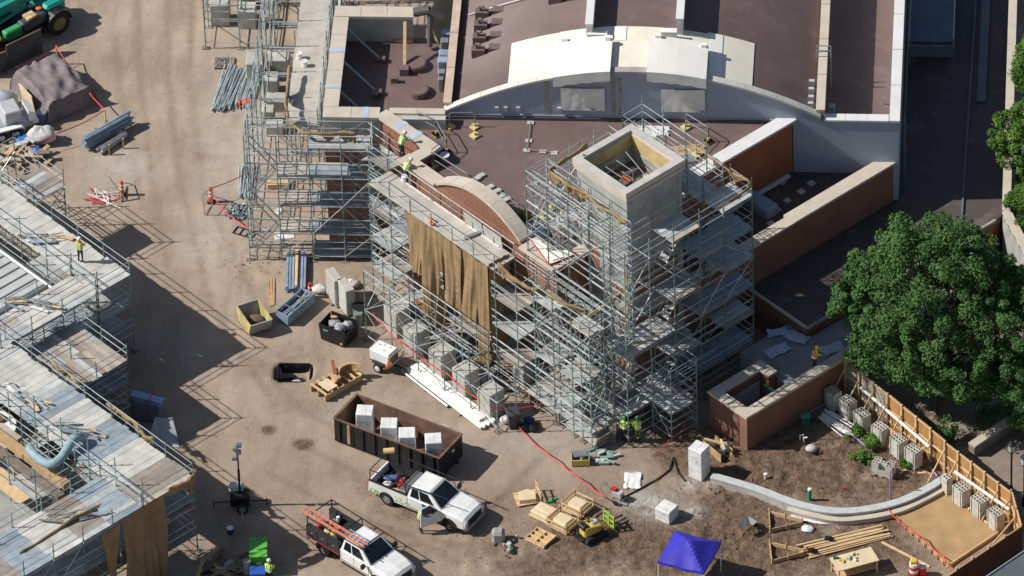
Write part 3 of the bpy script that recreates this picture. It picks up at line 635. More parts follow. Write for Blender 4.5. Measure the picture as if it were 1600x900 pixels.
S = scaffold('upper scaffold behind the square tower above the lower roof', D(0, 0, 0), A45, [6.4, 8.1, 9.9, 11.6, 12.9], [2.95, 4.4], [8.4, 10, 12, 13.4], top=lambda x, y: 15.0 if x < 12 else 14, z0=lambda x, y: 8.1 if x < 7 else 4.6 if x < 11 else 5.4 if x < 11.7 else 0,
    deck=lambda l, i, j: (whitec if i < 2 else None) if l == 1 else (deck_m if l == 2 and i > 1 else None), brace=.3, seed=14); S.done()
S = scaffold('scaffold standing on the brown roof against the back of the tower', D(0, 0, 0), A45, [5.2, 6.4, 7.35], [-2.7, -1.0, .8, 2.95], [8.5, 10, 12, 13.4], top=lambda x, y: 14.6 if x > 6 else 13.2, z0=lambda x, y: 8.1,
    deck=lambda l, i, j: deck_m if l == 1 and i == 1 and j == 0 else None, brace=.6, seed=15, along='y'); S.done()
# --- left block
S = scaffold('scaffold with blue grey decks in front of the left brick block', (0, 0, 0), 0, [-14.9, -13.1, -11.3, -9.5, -7.8], [2.1, 3.45], [.4, 2, 4, 6, 8], top=lambda x, y: 9.0,
    deck=lambda l, i, j: (BLUEDECK if i > 1 and l < 4 else (SHEET,) if i == 1 and l < 4 and l else (deck_m if l == 4 and i > 1 else None)), brace=.5, seed=21, half=True)
for k in range(4):
    z = .4+2*k
    for dy in (2.3, 2.9): S.bar('stair_stringer', (-14.7+(k % 2)*1.5, dy, z), (-13.2-(k % 2)*1.5, dy, z+2), .04, steel)
S.done()
S = scaffold('scaffold on the diagonal step between left block and canted front', D(0, 0, 0), A45, [-8.6, -7.0, -5.4], [-4.2, -2.95], [.4, 2, 4, 6, 7.6], top=lambda x, y: 8.7, deck=lambda l, i, j: deck_m if l > 1 else None, brace=.5, seed=22); S.done()
ysS = [4.6+2.35*i for i in range(10)]
S = scaffold('tall side scaffold with long walkway beside the left brick block', (0, 0, 0), 0, [-14.9, -12.75, -10.95], ysS, [.4, 2, 4, 6, 7.8], top=lambda x, y: 8.8 if x > -14 else 8.3,
    deck=lambda l, i, j: ((SHEET,) if l == 4 and i == 1 else BLUEDECK if l == 4 and i == 0 and j > 6 else (deck_m if i == 1 and l in (2, 3) and R0.random() < .5 else None)), brace=.35, along='y', seed=23, rail=lambda l, i, j, d: l in (3, 4)); S.done()
S = scaffold('free standing low scaffold frame around two concrete blocks', (0, 0, 0), 0, [-19.0, -17.0, -15.2], [21.4, 23.4, 25.4, 27.4], [.5, 2.2, 4.0], top=lambda x, y: 4.6, deck=lambda l, i, j: None, brace=.7, seed=24, rail=lambda l, i, j, d: l == 1); S.done()
# --- lower left complex
def full(m): return lambda l, i, j: m if l == 2 else (deck_m if R0.random() < .3 else None)
LV = [1.4, 3.4, 5.4]
mixdeck = lambda l, i, j: (deck_m if R0.random() < .6 else wdeck_m) if l == 2 else (deck_m if R0.random() < .3 else None)
S = scaffold('broad pale scaffold deck where the worker in orange stands', D(0.7, -0.7, 0), A45, [-29+2.24*i for i in range(9)], [-20.5, -18.2], LV, deck=lambda l, i, j: PALE if l == 2 else (deck_m if i > 4 else None), brace=.5, seed=31, along='y', pw=.6, top=lambda x, y: 7.2 if y < -20 else 6.5); S.done()
S = scaffold('scaffold deck turning the corner along the ribbed roof', D(0.7, -0.7, 0), A45, [-13.3, -11.1], [-34.0+2.2*i for i in range(6)]+[-20.6], LV, deck=lambda l, i, j: (PALE if j != 3 else deck_m) if l == 2 else (BLUEDECK if j > 2 else None), brace=.5, seed=32, along='y', pw=.55); S.done()
S = scaffold('small lower scaffold landing with plank decks between two big decks', D(0.5, -0.5, 0), A45, [-10.9, -8.6, -6.4], [-26.8, -24.6, -22.4], [1.2, 2.9, 4.3], top=lambda x, y: 5.4, deck=lambda l, i, j: wdeck_m if l == 2 else (BLUEDECK if l == 1 else None), brace=.5, seed=33); S.done()
S = scaffold('long scaffold deck of grey and brown planks running to the tan wrap', D(0.35, -0.35, 0), A45, [-18.0+2.28*i for i in range(11)], [-30.6, -27.1], LV, deck=lambda l, i, j: (PALE if i < 5 else wdeck_m if i == 9 else BLUEDECK if i % 2 else PALE) if l == 2 else (deck_m if R0.random() < .35 else None), brace=.5, seed=34, along='y', pw=.5, top=lambda x, y: 7.3 if y < -29 and int(x*10) % 3 else 6.5); S.done()
S = scaffold('scaffold deck end bay carrying the hanging tan tarps', D(0.35, -0.35, 0), A45, [1.3, 4.8], [-43.0+2.05*i for i in range(7)], LV, deck=lambda l, i, j: (wdeck_m if j % 3 == 1 else BLUEDECK if j % 3 else PALE) if l == 2 else (BLUEDECK if l == 1 and j > 2 else None), brace=.6, seed=35, along='y', pw=.5); S.done()
S = scaffold('low outer scaffold beside the upper pale deck', D(0, 0, 0), A45, [-24.6, -22.4, -20.2], [-17.8, -15.6], [.5, 2.4, 4.2], top=lambda x, y: 5.3, deck=lambda l, i, j: wdeck_m if l == 2 and i else None, brace=.8, seed=36, along='y'); S.done()
S = scaffold('inner scaffold row under the hose on the unfinished block', D(0, 0, 0), A45, [-9.5, -7.2, -4.9, -2.6, -.3], [-34.0, -31.2], [2.2, 4.2], top=lambda x, y: 6.4, deck=lambda l, i, j: wdeck_m if l == 1 and i % 2 else None, brace=.5, seed=37); S.done()
# the block inside the lower left scaffold
LB = thing('unfinished_block', 'unfinished block with ribbed pale metal roof inside the scaffold', 'building', D(-19.3, -27.7, 0), A45)
MB().box(-12, 6.3, -9, 6.0, 0, 4.3).obj('wall', concd, LB)
MB().box(-12, 6.2, -9, 5.9, 4.3, 4.4).obj('roof', mat('pale_metal_roof', (.52, .54, .52), .5, .2, .12, .8), LB)
for k in range(26): slab(LB, 'roof_rib', -11.6+k*.7, -1.5, 4.4, .09, 14.6, .09, MATS['pale_metal_roof'])
for s, x in ((1, 6.15),): bar(LB, 'ridge_tube', (x-.5, -9, 4.55), (x-.5, 5.9, 4.55), .14, steel, 'pipe'); bar(LB, 'ridge_tube', (-12, 5.6, 4.55), (6, 5.6, 4.55), .13, steel, 'pipe')
LB2 = thing('dark_wall_core', 'dark unfinished wall core below the plank deck with timber edge', 'building', D(-4, -36, 0), A45)
MB().box(-6, 5.2, -8, 4.6, 0, 2.6).obj('core', concd, LB2); slab(LB2, 'timber_beam', 0, 3.9, 4.2, 8, .5, .35, wood); slab(LB2, 'timber_beam', 0, 3.1, 4.1, 9, .45, .35, oldwood); slab(LB2, 'plywood_sheet', 1.5, 2.0, 3.9, 3.0, 1.2, .05, lumber)
for x_ in (-3.8, 0, 3.6): slab(LB2, 'stub_column', x_, 3.5, 2.6, .4, .5, 1.5, concd)
slab(LB2, 'plywood_sheet', -3, -2.5, 2.6, 4.5, 2.6, .06, conc); slab(LB2, 'plywood_sheet', 2.4, -3.5, 2.6, 2.4, 3.2, .06, oldwood)
p = at(0, 665, 4.2); dr = thing('round_tank', 'white round tank lid with rust beside the long plank deck', 'tank', (p.x-.4, p.y, 0))
MB().tube((0, 0, 0), (0, 0, 4.1), 1.25, 24).obj('shell', steel, dr); MB().tube((0, 0, 4.1), (0, 0, 4.2), 1.3, 24).obj('lid', whitep, dr); MB().tube((.3, .5, 4.2), (.3, .5, 4.35), .35, 14).obj('hatch', rust, dr)
hp = [at(*t) for t in ((45, 700, 5.3), (62, 718, 5.3), (80, 725, 5.4), (95, 716, 5.6), (104, 703, 5.8), (112, 690, 6.0), (122, 683, 6.0), (130, 684, 5.7))]
hq = []
for i in range(len(hp)-1):
    a, b, c, d = hp[max(i-1, 0)], hp[i], hp[i+1], hp[min(i+2, len(hp)-1)]
    for k in range(5): t_ = k/5; hq.append(.5*((2*b)+(c-a)*t_+(2*a-5*b+4*c-d)*t_*t_+(3*b-a-3*c+d)*t_**3))
tag(MB().loft([[q+(hq[min(i+1, len(hq)-1)]-hq[max(i-1, 0)]).to_track_quat('Z', 'Y').to_matrix() @ Vector((cos(2*pi*k/12)*(.25+.018*(i % 2)), sin(2*pi*k/12)*(.25+.018*(i % 2)), 0)) for k in range(12)] for i, q in enumerate(hq)]).obj('flexible_hose', mat('hose_blue_grey', (.25, .36, .40), .6, 0, .2, 4), None, True), 'thick blue grey flexible hose bent over the scaffold rail', 'hose')

# ================================================================ tarps and bunched cloth
def hang(label, p, q, ztop, zbot, amp=.12, seed=0, n=26, taper=0, m=None, group='tan tarps hung on the scaffolds'):
    p, q = Vector(p), Vector(q); L_ = (q-p).length; d = (q-p)/L_; nn = Vector((d.y, -d.x, 0)); rows = []; c0 = (p+q)/2; c0.z = 0
    for j in range(15):
        t = j/14; row = []
        for i in range(n+1):
            s = i/n; sq = 1-taper*t; ss = .5+(s-.5)*sq
            zb = zbot+.35*nz(s*5, seed*3.1)
            z = ztop+(zb-ztop)*t-.10*abs(sin(s*9+seed))*(1-t)
            off = amp*1.7*(nz(s*L_*1.25+1.1*t*sin(seed*2.), seed*7.7+t*.7)*1.6+.6*nz(s*L_*4.5+t, t*1.2, seed))*(.35+t)+.03
            P = p.lerp(q, ss)+nn*off+d*(.1*nz(s*L_*2.2, t*2, seed+3)*t); row.append((P.x-c0.x, P.y-c0.y, z))
        rows.append(row)
    o = MB().grid(rows).obj('hanging_tarp', m or tarp, None, True); o.location = (c0.x, c0.y, 0); return tag(o, label, 'tarp', group)
hang('tan tarp strip hanging half way down at the deck end nearest the workers', D(-1.6, -6.12), D(-.35, -6.12), 8.12, 4.2, seed=1)
hang('tall tan tarp with deep folds reaching far below the pale deck', D(-.4, -6.1), D(1.35, -6.1), 8.14, 1.2, .2, seed=2)
hang('tan tarp with slits next to the tallest tan tarp', D(1.3, -6.14), D(3.0, -6.14), 8.12, 3.3, .14, seed=3)
hang('smooth tan tarp panel left of the scaffold deck corner', D(2.95, -6.1), D(4.2, -6.1), 8.12, 3.5, .1, seed=4)
hang('narrow long tan tarp at the scaffold deck corner', D(4.2, -6.13), D(5.15, -6.13), 8.12, .7, .08, seed=5)
hang('shaded tan tarp wrapped round the end of the pale deck', D(5.2, -6.1), D(5.25, -4.6), 8.3, 1.2, .1, seed=6)
hang('wide tan tarp hanging from the end of the plank deck', D(5.3, -32.6), D(5.3, -29.7), 5.6, -.1, .26, seed=7)
hang('pointed tan tarp scrap hanging from the end deck rail', D(5.31, -34.1), D(5.31, -32.7), 5.4, 1.6, .08, seed=8, taper=.85)
hang('tan tarp corner hanging low on the end deck', D(5.3, -39.6), D(5.3, -37.0), 3.9, .6, .1, seed=9)
def bunch(label, pts, r=.16, seed=0, m=None):
    P = []
    for i in range(len(pts)-1):
        for k in range(5): P.append(Vector(pts[i]).lerp(Vector(pts[i+1]), k/5))
    P.append(Vector(pts[-1])); c0 = P[0].copy(); rings = []; cs_ = []
    for i, c in enumerate(P):
        d = (P[min(i+1, len(P)-1)]-P[max(i-1, 0)]).normalized(); Q = d.to_track_quat('Z', 'Y').to_matrix(); rad = r*(.7+.8*abs(nz(i*.55, seed*5.3))+.3*random.random())
        if i in (0, len(P)-1): rad *= .4
        c = c+Vector((0, 0, -.1+.12*nz(i*.4, seed)))
        rad *= .45
        cs_.append((c-c0, d)); rings.append([tuple(c-c0+Q @ Vector((cos(2*pi*k/9)*rad*(1+.5*nz(k*1.3, i*.8, seed)), sin(2*pi*k/9)*rad*(1+.4*nz(k, i*.9, seed+4)), 0))) for k in range(9)])
    mb = MB().loft(rings); rows = []
    fine = []
    for i in range(len(cs_)-1):
        for k in range(3): fine.append((cs_[i][0].lerp(cs_[i+1][0], k/3), cs_[i][1], i+k/3))
    for j in range(6):
        row = []
        for c, d, s_ in fine:
            nn = Vector((d.y, -d.x, 0)); L_ = r*(.6+4.6*max(0, nz(s_*.33, seed*2.7)+.16)); tt = j/5
            q = c+nn*(r*.5*nz(s_*.9, tt*2, seed)+r*(.4+.5*tt)*nz(s_*1.4, 3, seed))+Vector((0, 0, r*.25-L_*tt*(1+.35*nz(s_*1.7, seed)))); row.append(tuple(q))
        rows.append(row)
    mb.grid(rows)
    o = mb.obj('bunched_tarp', m or tarp, None, True); o.location = c0; return tag(o, label, 'tarp', 'bunched tan cloth tied along scaffold rails')
def ats(*L): return [at(*t) for t in L]
bunch('bunched tan cloth along the rail left of the tower top', ats((918, 223, 14.3), (890, 242, 14.3), (858, 262, 14.3)), .17, 1)
bunch('bunched tan cloth sagging along the sunlit tower rail', ats((858, 264, 14.1), (885, 285, 14.2), (915, 300, 14.1), (938, 322, 14.1), (962, 333, 14.1), (981, 348, 14.1)), .2, 2)
bunch('thin tan cloth tied low on the tower scaffold rail', ats((862, 306, 12.2), (890, 308, 12.2), (915, 330, 12.2)), .1, 3)
bunch('bunched tan cloth on the rail behind the upper platform', ats((1092, 226, 13.5), (1115, 246, 13.5), (1140, 264, 13.5), (1174, 284, 13.5)), .2, 4)
bunch('tan cloth tied from the platform corner along its rail', ats((1176, 286, 13.2), (1150, 305, 13.2), (1120, 322, 13.2)), .08, 5)
bunch('tan cloth swag hanging in a V on the shaded tower face', ats((1036, 338, 11), (1058, 350, 11), (1085, 340, 11), (1108, 320, 11.3)), .13, 6)
bunch('tan cloth swag drooping below the stacked decks', ats((985, 372, 10), (1020, 360, 10), (1054, 378, 10), (1086, 366, 10), (1130, 342, 10)), .15, 7)
bunch('long tan cloth strip sagging across the shaded lower decks', ats((1085, 455, 7.2), (1125, 432, 7.2), (1178, 408, 7.2)), .12, 8)
bunch('bunched tan cloth running from the tarped deck corner along the rail', ats((778, 408, 8.9), (800, 432, 8.6), (825, 448, 8.6), (850, 450, 8.6), (885, 474, 8.4), (918, 482, 8.4)), .19, 9)
bunch('loose tan cloth blown up at the scaffold corner below the tower', ats((918, 490, 8.2), (940, 478, 8.6), (958, 468, 9.2), (972, 452, 9.8)), .2, 10)
bunch('bunched tan cloth on the rail corner beside the left brick block', ats((452, 100, 8.7), (450, 130, 8.6), (446, 160, 8.7), (450, 182, 8.8)), .2, 11)
bunch('long bunched tan cloth on the front rail of the left block', ats((450, 184, 8.7), (472, 205, 8.8), (500, 207, 8.8), (530, 205, 8.8), (558, 206, 8.8)), .2, 12)
bunch('bunched tan cloth on the outer rail of the small landing', ats((80, 562, 6), (95, 578, 6), (108, 580, 6), (121, 597, 6)), .2, 13)
bunch('bunched tan cloth along the outer rail of the plank deck', ats((166, 628, 6), (190, 644, 6), (212, 660, 6), (226, 680, 6), (242, 684, 6)), .22, 14)
bunch('bunched tan cloth round the end corner of the plank deck', ats((304, 730, 6.2), (306, 738, 6), (290, 752, 6), (262, 762, 6)), .25, 15)
bunch('tan cloth roll lying on the lowest plank deck', ats((30, 862, 5.6), (60, 845, 5.6), (90, 825, 5.6), (120, 803, 5.8), (135, 796, 6.0), (158, 785, 6.2)), .17, 16)
# ================================================================ brick planter walls, fence, low curved wall
ENC = thing('brick_enclosure', 'roofless brick enclosure with tan coping below the big tree', 'wall', D(17.9, 1.8, 0), A45)
def eb(a0, a1, c0, c1, z1=2.3, m=brick2): return MB().box(a0-17.9, a1-17.9, c0-1.8, c1-1.8, -.3, z1).obj('wall', m, ENC)
eb(16.4, 16.9, .5, 3.8); eb(16.4, 19.4, 0, .5); eb(18.9, 19.4, .5, 8.4); eb(16.9, 17.6, 3.3, 3.8)
for a0, a1, c0, c1, h_ in ((16.33, 16.97, .54, 3.87, .15), (16.33, 19.47, -.1, .54, .16), (18.83, 19.47, .54, 8.45, .15), (16.97, 17.67, 3.23, 3.87, .15)):
    n = max(1, round(max(a1-a0, c1-c0)/1.3))
    for k in range(n):
        if c1-c0 > a1-a0: MB().box(a0-17.9, a1-17.9, c0-1.8+(c1-c0)*k/n, c0-1.8+(c1-c0)*(k+1)/n-.01, 2.3, 2.3+h_).obj('coping_stone', stone, ENC)
        else: MB().box(a0-17.9+(a1-a0)*k/n, a0-17.9+(a1-a0)*(k+1)/n-.01, c0-1.8, c1-1.8, 2.3, 2.3+h_).obj('coping_stone', stone, ENC)
MB().box(-1.0, 1.0, -1.3, 1.5, -.2, .35).obj('floor', concd, ENC); MB().box(-.96, -.9, -1.3, 1.4, .35, 1.7).obj('inner_panel', bluesteel, ENC); slab(ENC, 'timber_prop', .3, 1.3, 1.7, 1.4, .1, .12, dgreen)
# work area behind the enclosure
for i, (px, py, rz, s) in enumerate(((1215, 548, .6, 1.6), (1245, 528, -.5, 1.5), (1215, 520, .2, 1.3), (1300, 545, .5, 1.5))):
    p = at(px, py, 1.95); rows = []
    for j in range(9): rows.append([(s*(u/10-.5)*.9+.1*nz(u*.6, j*.5, i), s*(j/8-.5)*.5+.12*nz(u*.4, j*.7, i+9), .12+.12*abs(nz(u*.7, j*.8, i+4))) for u in range(11)])
    o = MB().grid(rows).obj('plastic_sheet', mat('blue_white_sheet', (.45, .50, .60), .5, 0, .2, 2), None, True); o.location = (p.x, p.y, 1.85); o.rotation_euler = (0, 0, rz)
    tag(o, ['curled pale sheet on the floor beside the enclosure opening', 'crumpled pale sheet tucked under the dark roof edge', 'pale sheet lying against the scaffold foot near the dark roof', 'pale sheet on the floor in front of the worker in orange vest'][i], 'plastic sheet')
o = MB().prism([D(14.6, 3.95), D(14.6, 7.5), D(16.3, 7.5), D(16.7, 20), D(18.88, 20), D(18.88, 3.95)], 0, 1.9).obj('terrace', mat('terrace_concrete', (.26, .26, .26), .9, 0, .2, 1.2, .01, 10)); struct(o)

F = [at(1322, 562, 2.35), at(1478, 688, 2.35), at(1582, 767, 2.35), at(1597, 822, 2.35), at(1470, 908, 2.35), at(1380, 968, 2.35)]
F = [Vector((p.x, p.y, 0)) for p in F]
FEN = thing('plywood_fence', 'stained plywood site fence with posts and kick braces behind the block stacks', 'fence', F[1])
greyply = mat('grey_plywood', (.33, .29, .24), .9, 0, .25, 1.5, rnd=.15, streak=.5); maroon = mat('maroon_board', (.075, .028, .018), .8, 0, .2, 1)
for k in range(len(F)-1):
    p, q = F[k]-F[1], F[k+1]-F[1]; L_ = (q-p).length; d = (q-p)/L_; n_in = Vector((-d.y, d.x, 0)); n_in = -n_in if k < 3 else -n_in; n = max(1, round(L_/1.22)); rz = heading(p, q)
    dz = -.12 if k == 1 else 0
    for i in range(n):
        c = p+d*(L_*(i+.5)/n); m = (greyply if i < 3 and k == 0 else fence_m)
        slab(FEN, 'panel', c.x, c.y, -.05+dz, L_/n-.025, .025, 2.4+random.uniform(-.03, .03), m, rz)
        if k >= 3: o_ = c-n_in*.03; slab(FEN, 'outer_board', o_.x, o_.y, 0, L_/n-.05, .02, 2.3, maroon, rz)
        s_ = p+d*(L_*i/n)+n_in*.08
        slab(FEN, 'post', s_.x, s_.y, 0, .1, .1, 2.45+dz, lumber, rz)
        if k < 3 or i % 2: beam(FEN, 'kick_brace', s_+n_in*.05+Vector((0, 0, 1.7)), s_+n_in*1.2+Vector((0, 0, .05)), .05, .09, lumber)
    for z in (.5, 1.3, 2.3+dz): beam(FEN, 'rail', p+n_in*.04+Vector((0, 0, z)), q+n_in*.04+Vector((0, 0, z)), .05, .09, lumber)
S_ = [Vector((p.x, p.y, 0)) for p in ats((1345, 606, 1.4), (1452, 698, 1.4), (1492, 738, 1.2), (1577, 797, 1.2))]
for k, (a, b, lb) in enumerate(((S_[0], S_[1], 'long white pipe resting on braces above six block stacks'), (S_[2], S_[3], 'white pipe resting on braces by the tan sand bed'))):
    h0 = 1.4 if k == 0 else 1.25
    tag(MB().tube((0, 0, h0), (b.x-a.x, b.y-a.y, h0), .09, 10).obj('white_pipe', pvc), lb, 'pipe').location = a
# concrete block stacks
cm = MB(); cm.box(-.2, .2, -.1, -.07, 0, .19).box(-.2, .2, .07, .1, 0, .19)
for x in (-.182, 0, .182): cm.box(x-.018, x+.018, -.07, .07, 0, .19)
CMU = cm.mesh('concrete_block', mat('block_grey', (.50, .48, .43), .95, 0, .12, 3, .01, 20, rnd=.12))
def stack(px, py, nx, ny, nzz, rz, label, drop=0):
    p = at(px, py); t = thing('block_stack', label, 'block stack', (p.x, p.y, 0), rz, 'concrete block stacks by the fence')
    for s in (-.4, 0, .4): slab(t, 'pallet_runner', s*nx*.36, 0, 0, .1, ny*.2+.1, .1, oldwood)
    for i in range(nx):
        for j in range(ny):
            for k in range(nzz-(drop if (i+j) % 2 and i > 0 else 0)): link('concrete_block', CMU, t, Matrix.Translation(((i-(nx-1)/2)*.405+random.uniform(-.008, .008), (j-(ny-1)/2)*.205, .1+k*.195)) @ Matrix.Rotation(random.uniform(-.02, .02), 4, 'Z'))
    if nzz > 4:
        b = MB()
        for x in (-.3, .3): b.box(x-.012, x+.012, -ny*.1-.025, -ny*.1-.015, .1, .1+nzz*.195)
        b.obj('strap', black, t)
h1, h2 = heading(F[0], F[1]), heading(F[1], F[2])
for i, (px, py) in enumerate(((1302, 637), (1325, 652), (1347, 672), (1375, 693), (1404, 712), (1427, 728))):
    stack(px, py, 2, 3, 6, h1+.12*(i % 2), ['block stack in the shady corner by the brick enclosure', 'second block stack from the brick enclosure, partly strapped', 'third block stack from the enclosure beside the pipes', 'fourth block stack from the enclosure, above the shrubs', 'block stack behind the leaning brown boards', 'block stack nearest the fence bend beside the lumber scraps'][i])
for i, (px, py) in enumerate(((1480, 772), (1502, 788), (1530, 806), (1556, 826))):
    stack(px, py, 2 if i else 1, 3 if i else 2, 6, h2, ['narrow block stack at the end of the curved wall', 'block stack on the sand bed edge next to the narrow one', 'middle block stack along the sand bed edge', 'block stack at the far corner of the sand bed'][i])
stack(1381, 741, 3, 3, 4, h1+.5, 'loose open pile of hollow concrete blocks on the dirt by the shrubs', 2)
p = at(1392, 706); t = thing('leaning_boards', 'brown boards leaning against a block stack', 'boards', (p.x, p.y, 0), h1)
for s in (-.3, 0, .3): slab(t, 'board', s, 0, 0, .24, .04, 1.3, wood, 0, 0, -.25)
slab(t, 'cross_board', 0, .3, 1.2, 1.0, .12, .05, wood)
# curved wall
def curve_wall(name, label, pts, wd, ht, m, mtop=None):
    P = [Vector((p.x, p.y, 0)) for p in pts]; Q = []
    for i in range(len(P)-1):
        a, b, c, d_ = P[max(i-1, 0)], P[i], P[i+1], P[min(i+2, len(P)-1)]
        for k in range(6):
            t = k/6; Q.append(.5*((2*b)+(c-a)*t+(2*a-5*b+4*c-d_)*t*t+(3*b-a-3*c+d_)*t**3))
    Q.append(P[-1]); c0 = Q[len(Q)//2].copy(); t = thing(name, label, 'wall', c0); n = len(Q)
    def ring(i, w, z0, z1):
        d = (Q[min(i+1, n-1)]-Q[max(i-1, 0)]).normalized(); nn = Vector((-d.y, d.x, 0))*w/2; c = Q[i]-c0
        return [(c-nn)+Vector((0, 0, z0)), (c+nn)+Vector((0, 0, z0)), (c+nn)+Vector((0, 0, z1)), (c-nn)+Vector((0, 0, z1))]
    MB().loft([ring(i, wd, -.2, ht-.08) for i in range(n)]).obj('wall_body', m, t); MB().loft([ring(i, wd+.05, ht-.08, ht) for i in range(n)]).obj('wall_cap', mtop or m, t)
curve_wall('curved_low_wall', 'curved low concrete wall sweeping from white block to block stacks', ats((1112, 742, .55), (1180, 762, .55), (1245, 786, .55), (1300, 797, .55), (1350, 795, .55), (1400, 784, .55), (1440, 767, .55), (1482, 742, .55)), .42, .55, conc, mat('grey_cap', (.50, .52, .52), .7, 0, .12, 2))
curve_wall('curved_stone_kerb', 'tan stone kerb following the front of the curved wall', ats((1230, 794, .35), (1300, 810, .35), (1350, 808, .35), (1400, 798, .35), (1440, 781, .35), (1478, 760, .35)), .3, .35, stone)
p = at(1290, 818); rows = []
for j in range(5): rows.append([(-1.9+3.9*i/22, -.1+.28*j/4+.4*((i-11)/11)**2+.06*nz(i*.7, j), .05+.14*abs(nz(i*.9, j*.8, 3))) for i in range(23)])
o = MB().grid(rows).obj('plastic_sheet', mat('clear_white_sheet', (.72, .72, .76), .35, 0, .12, 3), None, True); o.location = (p.x, p.y, 0); tag(o, 'crumpled white plastic strip along the foot of the tan kerb', 'plastic sheet')
# sand bed
Sb = [Vector((p.x, p.y, 0)) for p in ats((1478, 766, .12), (1560, 832, .12), (1482, 884, .12), (1393, 800, .12))]; c0 = sum(Sb, Vector())/4
sb = thing('sand_bed', 'square bed of tan sand framed by boards inside the fence corner', 'sand bed', c0)
rows = []
for j in range(25):
    rows.append([])
    for i in range(25):
        u, v = i/24, j/24; q = (Sb[0]*(1-u)+Sb[1]*u)*(1-v)+(Sb[3]*(1-u)+Sb[2]*u)*v-c0; rows[-1].append((q.x, q.y, .13+.03*nz(q.x, q.y, 0, 1.5)))
MB().grid(rows).obj('sand', sand, sb, True)
for k in range(4): a, b = Sb[k]-c0, Sb[(k+1) % 4]-c0; beam(sb, 'edge_board', a+Vector((0, 0, .08)), b+Vector((0, 0, .08)), .06, .24, lumber if k != 2 else wood)
for k in range(9):
    q = Sb[3].lerp(Sb[2], (k+.5)/9)-c0; d = (Sb[3]-Sb[0]).normalized()*.12; slab(sb, 'stake', q.x+d.x, q.y+d.y, 0, .07, .07, .3, wood, .5)
# dark metal canopy roof at lower right
p = at(1560, 900, 3.0); t = thing('grey_metal_roof', 'grey flat metal roof strip outside the maroon fence boards', 'roof', (p.x, p.y, 0), heading(F[4], F[3]))
MB().box(-8, 4, -1.6, .55, 2.6, 2.75).obj('roof_panel', mat('dark_grey_roof', (.13, .14, .155), .5, .2, .15, 1), t); MB().box(-8, 4, .552, .63, 2.5, 2.82).obj('fascia', mat('blue_grey_fascia', (.22, .25, .28), .5), t)
for k in range(7): slab(t, 'canopy_post', -7.5+k*1.8, .4, 0, .12, .12, 2.6, black)
# pavement outside and planter
o = MB().prism([(q.x, q.y) for q in (at(1420, 560, 0), at(1700, 500, 0), at(1720, 900, 0), at(1605, 840, 0), at(1588, 815, 0))], -.1, .02).obj('pavement', pave); struct(o)
pl = thing('low_planter_wall', 'low stone planter kerb beyond the fence below the tree', 'wall', at(1540, 700))
c0 = at(1540, 700)
for a, b in (((1518, 712), (1565, 680)), ((1565, 680), (1592, 664)), ((1592, 664), (1612, 690))): pa, pb = at(*a)-c0, at(*b)-c0; beam(pl, 'kerb', pa+Vector((0, 0, .35)), pb+Vector((0, 0, .35)), .4, .7, pave); beam(pl, 'kerb_cap', pa+Vector((0, 0, .74)), pb+Vector((0, 0, .74)), .5, .1, stone)
# lamp posts
for i, (px, py) in enumerate(((1580, 770), (1600, 790))):
    p = at(px, py); t = thing('street_lamp', ['black street lamp with glass lantern beside the low planter kerb', 'black street lamp with glass lantern nearest the fence corner'][i], 'street lamp', (p.x, p.y, 0), 0, 'lamps outside the fence')
    MB().tube((0, 0, 0), (0, 0, .5), .14, 10, .09).tube((0, 0, .5), (0, 0, 2.9), .055, 8).tube((0, 0, 2.9), (0, 0, 3.0), .16, 10).obj('post', black, t)
    MB().tube((0, 0, 3.0), (0, 0, 3.45), .17, 10, .22).obj('lantern', mat('lantern_glass', (.5, .52, .52), .2), t); MB().tube((0, 0, 3.45), (0, 0, 3.7), .25, 10, .05).tube((0, 0, 3.7), (0, 0, 3.85), .03, 6).obj('lantern_cap', black, t)

# ================================================================ trees and shrubs
def leaves(centers, radii, per, size, rnd_, flat=.75, core=None):
    C = np.repeat(np.array(centers), per, axis=0); Rr = np.repeat(np.array(radii), per); n = len(C)
    d = rnd_.normal(size=(n, 3)); d /= np.linalg.norm(d, axis=1)[:, None]; rad = Rr*rnd_.uniform(.25, 1, n)**.6
    P = C+d*rad[:, None]*np.array([1, 1, flat])
    nrm = d*.7+rnd_.normal(size=(n, 3))*.55+np.array([0, 0, .55]); nrm /= np.linalg.norm(nrm, axis=1)[:, None]
    t = np.cross(nrm, rnd_.normal(size=(n, 3))); t /= np.linalg.norm(t, axis=1)[:, None]; b = np.cross(nrm, t)
    s = (size*rnd_.uniform(.6, 1.35, n))[:, None]
    V = np.stack([P-t*s, P+b*s*.55, P+t*s, P-b*s*.55], axis=1).reshape(-1, 3)
    return V
def leafmesh(V, m, name):
    n = len(V)//4; me = bpy.data.meshes.new(name); me.vertices.add(len(V)); me.vertices.foreach_set('co', V.astype(np.float32).ravel())
    me.loops.add(len(V)); me.loops.foreach_set('vertex_index', np.arange(len(V), dtype=np.int32)); me.polygons.add(n); me.polygons.foreach_set('loop_start', np.arange(0, len(V), 4, dtype=np.int32))
    me.materials.append(m); me.update(calc_edges=True); return me
